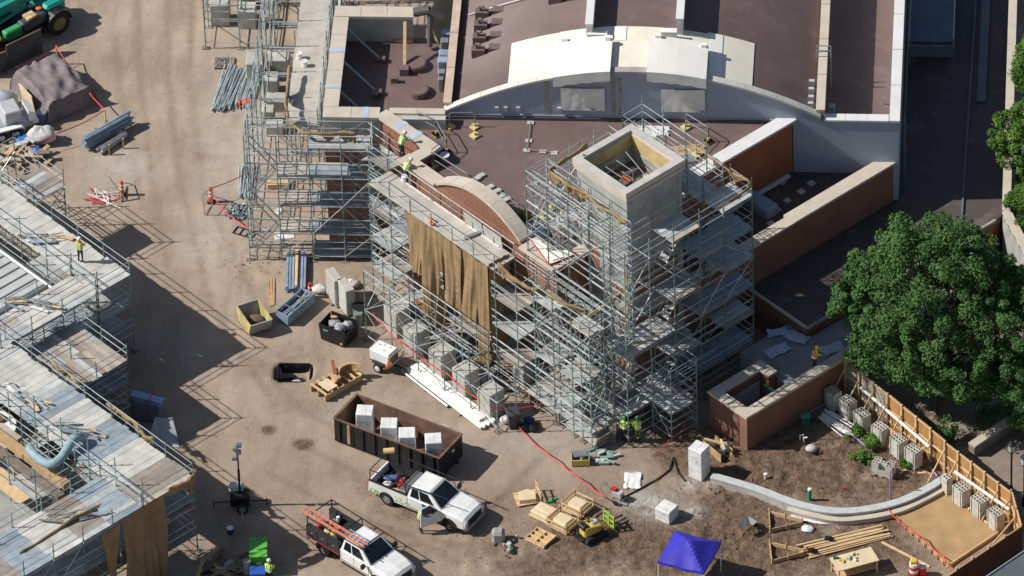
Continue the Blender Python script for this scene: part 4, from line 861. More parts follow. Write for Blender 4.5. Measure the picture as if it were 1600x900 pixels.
def tree(label, base, C, rad, nclump, per, m, seed, size=.13, cr=(.5, 1.0), trunk=.22, group='trees right of the site', shell=.5):
    r_ = np.random.default_rng(seed); t = thing('broadleaf_tree', label, 'tree', base, 0, group); cs = []; rs = []
    lobes = r_.normal(size=(9, 3)); lobes /= np.linalg.norm(lobes, axis=1)[:, None]; lw = r_.uniform(-.3, .4, 9)
    while len(cs) < nclump:
        d = r_.normal(size=3); d /= np.linalg.norm(d); k = 1+sum(lw[i]*max(0, d@lobes[i])**4 for i in range(9)); u = r_.uniform(shell, 1)**.7*k
        cs.append(np.array(C)+d*u*np.array(rad)); rs.append(r_.uniform(*cr)*(1.15-.35*u))
    for _ in range(nclump//4):
        d = r_.normal(size=3); d /= np.linalg.norm(d); d[2] = abs(d[2])*.7; k = 1+sum(lw[i]*max(0, d@lobes[i])**4 for i in range(9)); cs.append(np.array(C)+d*k*1.04*np.array(rad)); rs.append(r_.uniform(.25, .45))
    V = leaves(cs, rs, per, size, r_); link('crown', leafmesh(V, m, 'crown'), t)
    b = MB(); top = Vector(C)*.75; b.path([(0, 0, 0), (.05, .05, C[2]*.3), (C[0]*.4, C[1]*.4, C[2]*.6), tuple(top)], trunk, 8, rf=lambda i: trunk*(1-.2*i)); b.obj('trunk', bark, t)
    lim = MB()
    for i in range(0, len(cs), 9):
        s0 = Vector((C[0]*.4, C[1]*.4, C[2]*(.45+.3*(i % 5)/5))); e = Vector(cs[i]); mid = s0.lerp(e, .5)+Vector((0, 0, .3)); lim.path([s0, mid, e], .05, 5, rf=lambda k: .08-.03*k)
    lim.obj('limbs', bark, t); return t
tb = at(1470, 655); Cw = at(1457, 494, 6.2)
tree('big dense green tree overhanging the fence and the brick enclosure', (tb.x, tb.y, 0), (Cw.x-tb.x, Cw.y-tb.y, 6.2), (4.9, 4.6, 5.7), 400, 300, leaf, 3, .085, (.45, 1.05), .3, shell=.6)
for i, (px, py, z, rx, rzz, lb) in enumerate(((1604, 215, 5, 2.1, 2.8, 'bright green tree leaning over the pale balustrade'), (1612, 105, 5, 1.0, 2.2, 'light green slim tree behind the far balustrade'), (1615, 610, 4, 1.7, 3.0, 'dark tree beyond the planter outside the fence'), (1618, 330, 3.6, 1.5, 2.0, 'small leafy tree at the balustrade bend'), (1578, 548, 5.5, 2.8, 3.9, 'shaded tree behind the big dense tree'))):
    c = at(px, py, z); tree(lb, (c.x, c.y, 0), (0, 0, z), (rx, rx, rzz), 90, 190, leaf2 if i < 2 or i == 3 else leaf, 20+i, .07, (.28, .65), .14, shell=.4)
def shrub(px, py, r, h, seed, label, m=bush_m):
    p = at(px, py); r_ = np.random.default_rng(seed); t = thing('shrub', label, 'shrub', (p.x, p.y, 0), 0, 'green shrubs in the dirt yard')
    cs = [np.array([r_.normal()*r*.45, r_.normal()*r*.45, h*r_.uniform(.25, .85)]) for _ in range(16)]
    link('foliage', leafmesh(leaves(cs, [r*.42]*16, 90, .06, r_), m, 'foliage'), t); MB().tube((0, 0, 0), (0, 0, h*.6), .03).obj('stem', bark, t)
shrub(1343, 682, .55, .7, 1, 'bright green shrub beside the purple pipe'); shrub(1362, 700, .7, .9, 2, 'larger green shrub below the fourth block stack'); shrub(1347, 720, .5, .5, 3, 'low feathery shrub next to the loose block pile'); shrub(1412, 728, .35, .5, 4, 'small green weed clump among lumber scraps'); shrub(1488, 690, .7, 1.6, 5, 'shrub showing above the fence bend', leaf); shrub(1545, 660, 1.1, .9, 6, 'low shrub mass in the planter below the tree', leaf)
# ================================================================ vehicles
def wheel(parent, x, y, r=.4, w=.28, side=1, m=None):
    t = link('wheel', None, parent, Matrix.Translation((x, y, r))); t.empty_display_size = .1
    rings = []
    for yy, rr_ in ((-w/2, r*.62), (-w/2, r*.93), (-w/2+.04, r), (w/2-.04, r), (w/2, r*.93), (w/2, r*.62)): rings.append([(cos(2*pi*i/20)*rr_, yy, sin(2*pi*i/20)*rr_) for i in range(20)])
    MB().loft(rings).obj('tyre', rubber, t, False)
    b = MB().tube((0, side*(w/2-.06), 0), (0, side*(w/2+.015), 0), r*.6, 16, r*.55); b.tube((0, side*(w/2), 0), (0, side*(w/2+.035), 0), r*.2, 10)
    for i in range(8): a = 2*pi*i/8; b.tube((cos(a)*r*.4, side*(w/2+.012), sin(a)*r*.4), (cos(a)*r*.4, side*(w/2+.022), sin(a)*r*.4), r*.06, 5)
    b.obj('rim', m or steel, t)
def quad_on(b, A, B_, C, D_, u0, u1, v0, v1, off):          # raised panel on a quad A(bottom-left) B(bottom-right) C(top-right) D(top-left)
    A, B_, C, D_ = map(Vector, (A, B_, C, D_)); n = (B_-A).cross(D_-A).normalized()*off
    f = lambda u, v: (A*(1-u)+B_*u)*(1-v)+(D_*(1-u)+C*u)*v+n
    b._add([f(u0, v0), f(u1, v0), f(u1, v1), f(u0, v1)], [(0, 1, 2, 3)])
mat('seam_dark', (.06, .06, .06), .7); mat('sill_dust', (.42, .36, .29), .9)
def pickup(label, loc, rz, service=False):
    t = thing('pickup_truck', label, 'truck', loc, rz); W = 1.0
    def arch(cx, r=.5): return [(cx+cos(a)*r, .42+sin(a)*r) for a in [pi*k/8 for k in range(9)]]
    xr, xf = -1.95, 2.15; xb = -.62
    # front body with hood: loft of cross-sections along x
    def sec(x, zb, zt, w, ch): return [(x, -w, zb), (x, -w, zt-ch), (x, -w+ch*1.6, zt), (x, 0, zt+.035), (x, w-ch*1.6, zt), (x, w, zt-ch), (x, w, zb)]
    S_ = [sec(xb, .48, 1.28, W, .05), sec(.2, .48, 1.26, W, .05), sec(1.45, .48, 1.26, W, .05), sec(1.62, .5, 1.25, W, .06), sec(2.6, .5, 1.2, .98, .09), sec(3.0, .5, 1.13, .94, .12), sec(3.16, .5, 1.0, .88, .1)]
    MB().loft(S_).obj('body', truckw, t)
    for s in (-1, 1): MB().extr(arch(xf, .52)+[(xf+.52, .3), (xf-.52, .3)][::1], s*(W+.004)-.012, s*(W+.004)+.012).obj('wheel_arch', black, t)
    # cab
    bot = [(-.6, -.95, 1.26), (1.62, -.95, 1.26), (1.62, .95, 1.26), (-.6, .95, 1.26)]; top = [(-.45, -.76, 1.9), (.78, -.76, 1.9), (.78, .76, 1.9), (-.45, .76, 1.9)]
    cab = MB().loft([bot, top], cap=False); roofr = [(-.45, -.76, 1.9), (.78, -.76, 1.9), (.78, .76, 1.9), (-.45, .76, 1.9)]; cab.loft([roofr, [(-.38, -.66, 1.955), (.7, -.66, 1.955), (.7, .66, 1.955), (-.38, .66, 1.955)]])
    cab.obj('cab', truckw, t)
    for k in range(5): slab(t, 'roof_rib', .16, -.5+.25*k, 1.95, .9, .06, .018, truckw)
    g = MB(); quad_on(g, bot[1], bot[2], top[2], top[1], .05, .95, .05, .95, .012); g.obj('windshield', glassm, t)
    for s, (A, B_, C, D_) in ((-1, (bot[0], bot[1], top[1], top[0])), (1, (bot[2], bot[3], top[3], top[2]))):
        for u0, u1 in (((.08, .36), (.40, .82)) if s < 0 else ((.18, .60), (.64, .92))): g = MB(); quad_on(g, A, B_, C, D_, u0, u1, .1, .86, .012); g.obj('side_window', glassm, t)
    g = MB(); quad_on(g, bot[3], bot[0], top[0], top[3], .1, .9, .25, .9, .012); g.obj('rear_window', glassm, t)
    MB().box(3.12, 3.2, -.62, .62, .62, .98).obj('grille', black, t)
    MB().loft([[(3.1, -.98, .42), (3.28, -.8, .42), (3.28, .8, .42), (3.1, .98, .42)], [(3.1, -.98, .62), (3.28, -.8, .62), (3.28, .8, .62), (3.1, .98, .62)]]).obj('front_bumper', steel, t)
    for s in (-1, 1):
        MB().box(3.04, 3.17, s*.78-.14, s*.78+.14, .7, .95).obj('headlight', mat('lamp_glass', (.6, .62, .62), .1), t)
        mm = MB().box(1.3, 1.4, s*1.02-.02, s*1.22, 1.2, 1.25).box(1.28, 1.42, s*1.26-.12, s*1.26+.12, 1.16, 1.42); mm.obj('mirror', black, t)
        for x in (xr, xf): wheel(t, x, s*.86, .42, .28, s)
        MB().box(-.5, 1.5, s*.99-.06, s*.99+.06, .38, .46).obj('side_step', black, t)
        if s > 0: MB().box(.1, .22, .96, 1.02, 1.08, 1.12).obj('door_handle', black, t)
    MB().box(-.5, 3.0, -.6, .6, .35, .5).box(-3.0, -.5, -.5, .5, .45, .6).obj('chassis', black, t)
    if not service:
        for s in (-1, 1):
            pr = [(xb-.02, .5), (xb-.02, 1.3), (-3.1, 1.3), (-3.18, .55), (xr-.52, .55)]+arch(xr, .52)[::-1]+[(xr+.52, .5)]
            MB().extr(pr, s*W-.1 if s > 0 else -W, W if s > 0 else -W+.1).obj('bed_side', truckw, t)
            MB().box(-3.05, xb-.04, s*.885-.012, s*.885+.012, .76, 1.29).obj('bed_lining', mat('bed_liner', (.03, .032, .036), .8), t)
            slab(t, 'bed_rail_cap', -1.88, s*.95, 1.3, 2.5, .13, .03, black)
            MB().box(-3.2, -3.1, s*.9-.09, s*.9+.09, .85, 1.2).obj('tail_light', red, t)
            MB().extr(arch(xr, .5)+[(xr+.5, .3), (xr-.5, .3)], s*.8-.12, s*.8+.12).obj('wheel_well', black, t)
        MB().box(-3.15, -3.06, -.9, .9, .6, 1.28).obj('tailgate', truckw, t); MB().box(-3.06, xb-.03, -.9, .9, .7, .76).obj('bed_floor', mat('bed_liner', (.03, .032, .036), .8), t)
        MB().box(xb-.1, xb-.03, -.9, .9, .76, 1.3).obj('bed_front', MATS['bed_liner'], t); MB().box(-3.35, -3.14, -.9, .9, .45, .62).obj('rear_bumper', steel, t)
        MB().cbox(-.95, 0, 1.2, .5, 1.85, .28, .03).obj('tool_box', mat('grey_tool_box', (.16, .17, .18), .5, .3), t); slab(t, 'tool_box_strip', -.83, 0, 1.48, .05, 1.8, .015, steel)
        rk = MB()
        for s in (-1, 1):
            rk.path([(-3.05, s*.93, 1.3), (-3.05, s*.93, 2.05), (-.7, s*.93, 2.02), (2.0, s*.8, 2.12)], .032, 6); rk.tube((-.7, s*.93, 1.3), (-.7, s*.93, 2.02), .03).tube((1.2, s*.82, 2.08), (1.45, s*.9, 1.3), .02)
        for x in (-3.05, -1.9, -.7): rk.tube((x, -.93, 2.03), (x, .93, 2.03), .03)
        rk.obj('ladder_rack', black, t)
        b = MB(); R = random.Random(4)
        for x0, x1, n in ((-3.1, -2.5, 26), (-1.4, -.35, 28)):
            for k in range(n):
                x = R.uniform(x0, x1); z = .58+.4*R.random()**1.6*(1-(x-x0)/(x1-x0)*.5); s = R.uniform(.03, .075); b._add([(x-s, -1.006, z), (x+s*.4, -1.006, z-s*.7), (x+s*1.6, -1.006, z+s*.3), (x+s*.5, -1.006, z+s)], [(0, 1, 2, 3)])
        b.obj('leaf_decal', mat('decal_green', (.22, .55, .08), .4), t)
        # open passenger door, swung out about its front edge
        dr = link('door', None, t, Matrix.Translation((1.5, -1.02, 0)) @ Matrix.Rotation(radians(62), 4, 'Z'))
        MB().box(-1.15, 0, -.07, 0, .5, 1.24).obj('door_panel', truckw, dr); MB().box(-1.12, -.05, 0, .012, .55, 1.2).obj('door_lining', mat('door_grey', (.2, .19, .18), .7), dr)
        fr = MB().path([(-1.1, -.03, 1.24), (-1.0, .04, 1.72), (-.5, .06, 1.78), (-.02, -.02, 1.26)], .035, 6); fr.obj('window_frame', truckw, dr); MB()._add([(-1.08, -.02, 1.25), (-.05, -.02, 1.25), (-.5, .05, 1.74), (-.98, .03, 1.7)], [(0, 1, 2, 3)]).obj('pane', glassm, dr)
        MB().box(.4, 1.45, -.96, -1.003, .55, 1.2).obj('door_opening', black, t)
    else:
        sb_ = mat('dark_service_body', (.03, .03, .034), .5, 0, .2, 2)
        for s in (-1, 1):
            MB().box(-3.15, xb-.05, s*1.02-.26*(s > 0), s*1.02+.26*(s < 0), .75, 1.55).obj('side_locker', sb_, t); slab(t, 'red_stripe', -1.9, s*1.025, .78, 2.4, .012, .05, red)
            for x in (-2.7, -1.9, -1.1): slab(t, 'locker_door', x, s*1.03, .9, .7, .015, .58, mat('locker_door_black', (.045, .045, .05), .35)); slab(t, 'latch', x, s*1.045, 1.2, .1, .02, .05, steel)
            MB().box(-3.22, -3.15, s*.9-.07, s*.9+.07, .9, 1.1).obj('tail_light', red, t)
            MB().extr(arch(xr, .5)+[(xr+.5, .3), (xr-.5, .3)], s*.9-.12, s*.9+.13).obj('wheel_well', black, t)
        MB().box(-3.15, xb-.05, -.76, .76, .75, .85).obj('bed_floor', black, t); MB().box(-3.35, -3.14, -.95, .95, .45, .7).obj('rear_bumper', steel, t)
        rk = MB()
        for s in (-1, 1): rk.path([(-3.1, s*.95, 1.55), (-3.1, s*.95, 2.1), (1.2, s*.9, 2.12)], .035, 6); rk.tube((-.8, s*.95, 1.55), (-.8, s*.95, 2.1), .03)
        for x in (-3.1, -.8, .9): rk.tube((x, -.95, 2.1), (x, .95, 2.1), .035)
        rk.obj('ladder_rack', black, t)
    for s in (-1, 1):
        for x in (-.57, .4, 1.5): slab(t, 'door_seam', x, s*1.001, .52, .018, .012, .7, MATS['seam_dark'])
        slab(t, 'sill_dust', .45, s*1.002, .5, 2.0, .01, .14, MATS['sill_dust'])
    slab(t, 'hood_seam', 1.66, 0, 1.285, .02, 1.6, .008, MATS['seam_dark'])
    return t
pc = at(662, 800); pickup_rz = heading(at(605, 793), at(708, 836))
WT = pickup('white pickup truck with green leaf decals and its passenger door open', (pc.x+.15, pc.y+.35, 0), pickup_rz)
def loc_in(t, x, y, z=0):
    r = t.rotation_euler.z; return Vector((t.location.x+cos(r)*x-sin(r)*y, t.location.y+sin(r)*x+cos(r)*y, t.location.z+z))
sp_ = at(563, 874); ST = pickup('white service truck with black locker body and orange ladder on its rack', (sp_.x+.1, sp_.y-.25, 0), radians(-40), True)
def jug(loc, label):
    t = thing('fuel_can', label, 'fuel can', loc, .4); MB().cbox(0, 0, 0, .3, .22, .3, .05).obj('can', red, t); MB().tube((.08, 0, .3), (.14, 0, .42), .03).obj('spout', yellow, t); MB().tube((-.1, 0, .36), (.05, 0, .36), .02).obj('handle', red, t)
jug(loc_in(WT, -1.75, .25, .76), 'red fuel can in the pickup bed beside a blue bag'); jug(loc_in(WT, -1.6, -.15, .76), 'red fuel can in the pickup bed beside the tool box')
def lump(name, label, cat, loc, rx, ry, rz_, m, seed=0, jit=.2, n=12, group=None):
    rings = []
    for k in range(8):
        t = pi*k/7-pi/2; rings.append([(rx*max(.08, cos(t))*cos(a)*(1+jit*nz(cos(a)*2, sin(a)*2, k+seed*3)*2), ry*max(.08, cos(t))*sin(a)*(1+jit*nz(cos(a)*2+5, sin(a)*2, k+seed*3)*2), max(0, rz_*(1+sin(t))*(1+jit*nz(a, k, seed)))) for a in [2*pi*i/n for i in range(n)]])
    o = MB().loft(rings).obj(name, m, None, True); o.location = loc; return tag(o, label, cat, group)
lump('duffel_bag', 'blue bag lying in the pickup bed', 'bag', loc_in(WT, -2.4, .2, .76), .5, .2, .16, mat('denim_blue', (.10, .16, .32), .8), 3); lump('white_sack', 'white sack in the pickup bed next to the blue bag', 'sack', loc_in(WT, -2.3, -.35, .76), .3, .22, .16, bagm, 4)
tag(MB().tube((-.3, 0, 0), (.3, 0, .08), .17, 12).obj('propane_cylinder', mat('tan_cylinder', (.6, .4, .2), .5)), 'tan cylinder lying across the pickup rack', 'cylinder').location = loc_in(WT, -2.9, .75, 2.2)
slab(None, 'cardboard_sheet', 0, 0, 0, .6, .5, .04, wood); o = bpy.data.objects['cardboard_sheet']; o.location = loc_in(WT, -1.7, -.5, .77); tag(o, 'brown board in the pickup bed below the fuel cans', 'board')
# ladder and loads on the service truck
ld = thing('extension_ladder', 'orange extension ladder lying on the service truck rack', 'ladder', loc_in(ST, -1.4, -.62, 2.15), ST.rotation_euler.z)
for s in (-.22, .22, -.14, .14): beam(ld, 'rail', (-2.3+(abs(s) < .2)*.3, s, .02), (2.1+(abs(s) < .2)*.3, s, .02), .035, .09, salmon)
for k in range(14): bar(ld, 'rung', (-2.1+k*.31, -.22, .05), (-2.1+k*.31, .22, .05), .02, steel)
ld2 = thing('short_ladder', 'blue short ladder end resting behind the service truck cab', 'ladder', loc_in(ST, .1, -.4, 2.13), ST.rotation_euler.z)
for s in (-.2, .2): beam(ld2, 'rail', (-.7, s, .02), (.5, s, .02), .04, .07, bluesteel)
for k in range(4): bar(ld2, 'rung', (-.55+k*.3, -.2, .02), (-.55+k*.3, .2, .02), .02, bluesteel)
bx_ = thing('tool_chest', 'black tool chest in the service truck bed behind the cab', 'tool chest', loc_in(ST, -1.1, .25, .85), ST.rotation_euler.z); MB().cbox(0, 0, 0, .8, 1.0, .75, .04).obj('chest', black, bx_); slab(bx_, 'lid', 0, 0, .75, .84, 1.04, .06, rubber)
gn = thing('generator', 'orange and black engine unit at the rear of the service truck', 'generator', loc_in(ST, -2.2, .5, .85), ST.rotation_euler.z); MB().cbox(0, 0, 0, .8, .6, .35, .04).obj('base', orange, gn); MB().cbox(0, 0, .35, .6, .45, .4, .08).obj('engine', black, gn); MB().tube((.1, -.1, .75), (.1, -.1, .95), .1, 10).obj('air_filter', whitep, gn); MB().tube((-.2, .1, .7), (-.2, .1, 1.0), .06, 8).obj('exhaust', rubber, gn)
vc = thing('bench_vice', 'yellow and red tools on the service truck tail', 'tools', loc_in(ST, -2.85, -.2, .85), ST.rotation_euler.z); MB().cbox(0, 0, 0, .25, .5, .5, .03).obj('tool_case', red, vc); MB().tube((0, .4, .1), (.4, .4, .3), .09, 8).obj('drill', yellow, vc); MB().bx(.3, .1, 0, .3, .2, .6).obj('crate', rubber, vc)
for i, (x, y, m, lb) in enumerate(((-1.9, -.1, yellow, 'yellow tool bag in the service truck bed'), (-1.5, -.45, dgreen, 'green coiled hose in the service truck bed'), (-2.3, -.2, lumber, 'cardboard carton in the service truck bed'))):
    lump('bed_load', lb, 'bag' if i < 2 else 'carton', loc_in(ST, x, y, .85), .25, .22, .2, m, i+9)

# ---- roll-off container and blocks
rc = (at(557, 617, 1.6)+at(687, 717, 1.6))/2; rrz = heading(at(557, 617, 1.6), at(723, 680, 1.6))
RO = thing('roll_off_container', 'open black roll-off container with rusty inside holding wrapped blocks', 'container', (rc.x, rc.y, 0), rrz); Lh, Wh, Hh = 3.4, 1.17, 1.6
MB().box(-Lh, Lh, -Wh, Wh, .12, .2).obj('floor', rust, RO)
for s in (-1, 1):
    MB().box(-Lh, Lh, s*Wh-.03, s*Wh+.03, .2, Hh).obj('side_wall', [black, rust][0], RO); MB().box(-Lh+.05, Lh-.05, s*(Wh-.045)-.01, s*(Wh-.045)+.01, .2, Hh-.02).obj('inner_lining', rust, RO)
    MB().box(-Lh-.05, Lh+.05, s*Wh-.05, s*Wh+.05, Hh, Hh+.07).obj('top_rail', rust, RO); MB().box(-Lh, Lh, s*Wh-.07, s*Wh+.07, .1, .2).obj('bottom_rail', black, RO)
    for k in range(9): slab(RO, 'side_rib', -Lh+.35+k*.76, s*(Wh+.075), .2, .11, .09, Hh-.2, black)
    MB().box(s*Lh-.03, s*Lh+.03, -Wh+.031, Wh-.031, .2, Hh).obj('end_wall', black, RO); MB().box(s*(Lh-.045)-.01, s*(Lh-.045)+.01, -Wh+.06, Wh-.06, .2, Hh-.02).obj('inner_lining', rust, RO); MB().box(s*Lh-.07, s*Lh+.07, -Wh+.071, Wh-.071, Hh, Hh+.09).obj('top_rail', rust, RO)
MB().box(-2.55, -2.2, -Wh-.06, -Wh-.04, .2, Hh-.05).obj('repair_plate', wood, RO)
MB().tube((-Lh-.15, -.9, .2), (-Lh-.15, -.9, 1.5), .03).tube((-Lh-.15, -.4, .2), (-Lh-.15, -.4, 1.5), .03).tube((-Lh-.15, -.9, 1.5), (-Lh-.15, -.4, 1.5), .03).obj('rear_ladder', steel, RO)
for s in (-.6, .6): MB().box(-Lh-.1, Lh+.1, s-.06, s+.06, 0, .12).obj('skid', black, RO)
slab(RO, 'white_lettering', Lh+.036, .2, 1.1, .01, .22, .16, whitep)
def wblock(label, p, w_, d_, h_, rz, m=whitec, group='white wrapped blocks', z=0, line=True, tilt=0):
    t = thing('wrapped_block', label, 'block', (p.x, p.y, z), rz, group); b = MB()
    b.cbox(0, 0, 0, w_, d_, h_, .035); o = b.obj('wrapped_body', m, t); o.rotation_euler = (tilt, 0, 0)
    if line: k = slab(t, 'tape_seam', .05, 0, h_-.004, .025, d_*.92, .008, mat('seam_grey', (.45, .45, .46), .6)); k.rotation_euler
    
    for k_ in (.3, .72): MB().box(-w_/2-.006, w_/2+.006, -d_/2-.006, d_/2+.006, h_*k_, h_*k_+.03).obj('strap', MATS['seam_grey'] if 'seam_grey' in MATS else conc, t)
    slab(t, 'wrap_label', .1, -d_/2-.004, h_*.6, .12, .006, .1, MATS['light_grey_box']); return t
for i, (px, py, hh, lb) in enumerate(((570, 640, 2.05, 'tallest wrapped block at the rusty end of the roll-off container'), (608, 660, 1.75, 'torn wrapped block second in the roll-off container'), (636, 675, 1.9, 'wrapped block third in the roll-off container'), (677, 684, 2.0, 'wrapped block at the free end of the roll-off container'))):
    wblock(lb, at(px, py, hh), .92, .9, hh-.2, rrz+.45+.05*i, z=.2, tilt=0)
slab(None, 'concrete_slab', 0, 0, 0, .6, .05, .9, conc); o = bpy.data.objects['concrete_slab']; p = at(700, 664, 1.6); o.matrix_basis = Matrix.Translation((p.x, p.y, .75)) @ Matrix.Rotation(rrz, 4, 'Z') @ Matrix.Rotation(.2, 4, 'X') @ Matrix.Diagonal((.6, .05, .95, 1)); tag(o, 'grey slab leaning over the container rim', 'slab')
p = at(1093, 752); wblock('tall white wrapped block standing in the dirt at the curved wall end', at(1093, 742), .9, .85, 2.05, radians(-32))
wblock('short white block on the chalky dirt patch', at(1042, 808), .95, .9, .78, radians(-32), line=False)
lump('broken_concrete', 'small pale concrete lump in the dirt below the brick enclosure', 'rubble', at(1268, 705), .35, .3, .2, conc, 8, .12, 8)

# ---- concrete piers in front of the canted wall
for i, (px, py, s) in enumerate(((622, 523, 1.0), (652, 556, 1.0), (692, 590, 1.0), (729, 620, 1.0), (768, 652, 1.0), (820, 600, .9), (640, 500, .7))):
    p = at(px, py-8); t = thing('concrete_pier', ['squat concrete pier nearest the white generator', 'concrete pier beside the generator trailer hitch', 'third concrete pier along the red tape', 'fourth concrete pier beside the white pipes', 'last concrete pier by the black trash cart', 'concrete pier set back under the scaffold by the plywood table', 'small concrete pier at the back of the scaffold row'][i], 'concrete pier', (p.x, p.y, 0), radians(-45), 'concrete piers under the scaffold')
    MB().cbox(0, 0, 0, 1.1*s, 1.1*s, 1.75*s, .04).obj('pier', conc, t)
    for k in range(6): bar(t, 'anchor_bolt', (-.35*s+.35*s*(k % 3), -.3*s+.6*s*(k//3), 1.75*s), (-.35*s+.35*s*(k % 3), -.3*s+.6*s*(k//3), 1.85*s), .018, rust)
    slab(t, 'form_joint', .1, -.552*s, .05, .02, .01, 1.6*s, concd)
# precast blocks under side scaffold
for i, (px, py, w_, d_, h_) in enumerate(((345, 32, 1.1, 1.1, 1.5), (388, 38, 1.0, 1.0, 1.3), (400, 118, 1.0, 1.2, 1.3), (436, 112, 1.3, 1.0, 1.2), (424, 142, .9, .9, 1.1), (432, 168, 1.1, .9, .8), (420, 190, .7, .7, 1.0), (385, 10, .7, .7, .9), (430, 207, 1.0, .8, .7))):
    p = at(px, py); o = MB().cbox(0, 0, 0, w_, d_, h_, .04).obj('precast_block', conc); o.location = (p.x, p.y, 0); tag(o, ['largest precast block inside the free standing frame', 'precast block beside the largest one inside the frame', 'precast block at the tube bundle end', 'wide precast block under the walkway scaffold', 'narrow precast block behind the tube bundle', 'low precast block by the cloth bunch', 'small precast block at the scaffold corner', 'small precast block behind the frame pair', 'flat precast block beside the timber stack'][i], 'precast block', 'precast blocks under the side scaffold')

# ---- pipes, bundles, pallets
def bundle(name, label, cat, p, q, n, r, m, spread, group=None, jit=.05, layers=3, z=0, pn='tube'):
    p, q = Vector(p), Vector(q); t = thing(name, label, cat, (p.x, p.y, z), heading(p, q), group); L_ = hypot(q.x-p.x, q.y-p.y); R = random.Random(int(p.x*100)); per = max(1, n//layers)
    for k in range(n):
        l = k//per; y = (k % per-(per-1)/2)*spread/per+R.uniform(-.02, .02); e0, e1 = R.uniform(-jit, jit)*3, R.uniform(-jit, jit)*3
        bar(t, pn, (e0, y, r+.06+l*r*1.9), (L_+e1, y+R.uniform(-jit, jit)*2.5, r+.06+l*r*1.9+R.uniform(0, .04)), r, m, 'pipe' if r > .06 else 'tube')
    for x in (.2, .8): slab(t, 'bearer', L_*x, 0, 0, .1, spread+.2, .06, oldwood)
    return t
bundle('tube_bundle', 'long heap of grey scaffold tubes beside the wooden pallet', 'tubes', at(345, 172), at(368, 110), 48, .035, tube_m, 1.1, jit=.12)
bundle('tube_bundle', 'scaffold tube heap with orange painted ends', 'tubes', at(378, 168), at(398, 112), 36, .035, tube_m, .9, jit=.1)
p = at(384, 166); t = thing('orange_couplers', 'orange tube ends at the foot of the second tube heap', 'tubes', (p.x, p.y, 0), .3)
for k in range(22): x = random.uniform(-.4, .4); bar(t, 'tube_end', (x, -.1, .05+random.uniform(0, .3)), (x+.05, .25, .07+random.uniform(0, .3)), .04, orange)
bundle('pipe_stack', 'stack of grey metal pipes held by yellow stakes on the dirt', 'pipes', at(132, 234), at(202, 196), 14, .1, bluesteel, .55, jit=.06, layers=3, z=.15)
bundle('pipe_stack', 'lower pile of grey pipes against the stakes', 'pipes', at(158, 240), at(196, 216), 6, .09, steel, .4, jit=.06, layers=2)
for i, (px, py) in enumerate(((151, 215), (171, 242), (193, 232))): p = at(px, py); tag(MB().bx(0, 0, 0, .1, .1, .75).obj('stake', wood), 'short wooden stake holding the pipe stacks', 'stake', 'stakes at the pipe stack').location = (p.x, p.y, 0)
wp = thing('white_pipe_stack', 'row of long white pipes lying beside the concrete piers', 'pipes', at(640, 575), heading(at(640, 575), at(760, 668)))
Lw = (at(760, 668)-at(640, 575)).length
for k in range(7): bar(wp, 'pipe', (.1*(k % 3), -.35+k*.16, .16), (Lw+.1*(k % 2), -.35+k*.16, .16), .085, pvc, 'pipe')
for k in range(3): bar(wp, 'pipe', (.3, -.1+k*.17, .32), (Lw-.4, -.1+k*.17, .32), .085, pvc, 'pipe')
for x in (.5, 3, 5): slab(wp, 'bearer', x, .1, 0, .1, 1.3, .07, oldwood)
bar(wp, 'grey_pipe', (-.3, -.55, .1), (Lw*.6, -.55, .1), .09, steel, 'pipe')
p = at(351, 100); pt = thing('wooden_pallet', 'grey wooden pallet with loose fittings by the tube heap', 'pallet', (p.x, p.y, 0), .05)
for k in range(7): slab(pt, 'top_slat', -.5+k*.166, 0, .1, .11, 1.0, .03, oldwood)
for y in (-.45, 0, .45): slab(pt, 'runner', 0, y, 0, 1.15, .09, .1, oldwood)
for k in range(26): x, y = random.uniform(-.45, .1), random.uniform(-.4, .4); slab(pt, 'coupler', x, y, .13, .12, .07, .07, steel, random.random()*3)

# ---- metal decks stack, hopper bins, bins
def bundle_flat(label, p, q, n, wd, m, extra=None):
    p, q = Vector(p), Vector(q); t = thing('deck_stack', label, 'decking', (p.x, p.y, 0), heading(p, q)); L_ = (q-p).length
    for k in range(n):
        for l in range(3): slab(t, 'metal_plank', L_/2+random.uniform(-.08, .08), -wd/2+wd*(k+.5)/n, .08+l*.1, L_, wd/n-.04, .07, m)
    slab(t, 'timber_plank', L_/2, -wd*.02, .4, L_*.97, .16, .05, lumber)
    for x in (.3, L_-.3): slab(t, 'bearer', x, 0, 0, .1, wd+.1, .08, oldwood)
bundle_flat('stack of blue grey metal planks lying on bearers by the scaffold', at(462, 457), at(464, 398), 7, 1.15, bluesteel)
def ob(name, label, cat, px, py, z=0, rz=0, group=None):
    p = at(px, py, z); return thing(name, label, cat, (p.x, p.y, z), rz, group)
t = ob('tipping_hopper', 'yellow sided tipping skip holding rubble beside grey blue bin', 'skip', 398, 508, rz=radians(-62))
h = MB(); pr = [(-.7, .12), (.75, .12), (1.05, .95), (-.95, .95)]
wall_t = .05
for s in (-1, 1): MB().extr(pr, s*.65-.03, s*.65+.03).obj('side_plate', mat('faded_yellow', (.48, .42, .18), .7, 0, .25, 2), t)
MB().extr([(-.7, .12), (.75, .12), (.75, .17), (-.7, .17)], -.62, .62).extr([(.72, .12), (.78, .12), (1.07, .95), (1.0, .95)], -.62, .62).extr([(-.73, .12), (-.67, .12), (-.9, .95), (-.97, .95)], -.62, .62).obj('tray', concd, t)
slab(t, 'fork_pocket', 0, -.4, 0, 1.2, .2, .12, black); slab(t, 'fork_pocket', 0, .4, 0, 1.2, .2, .12, black)
lump('rubble_heap', 'dark debris lying in the yellow skip', 'debris', loc_in(t, -.1, .1, .17), .5, .35, .18, earth, 6)
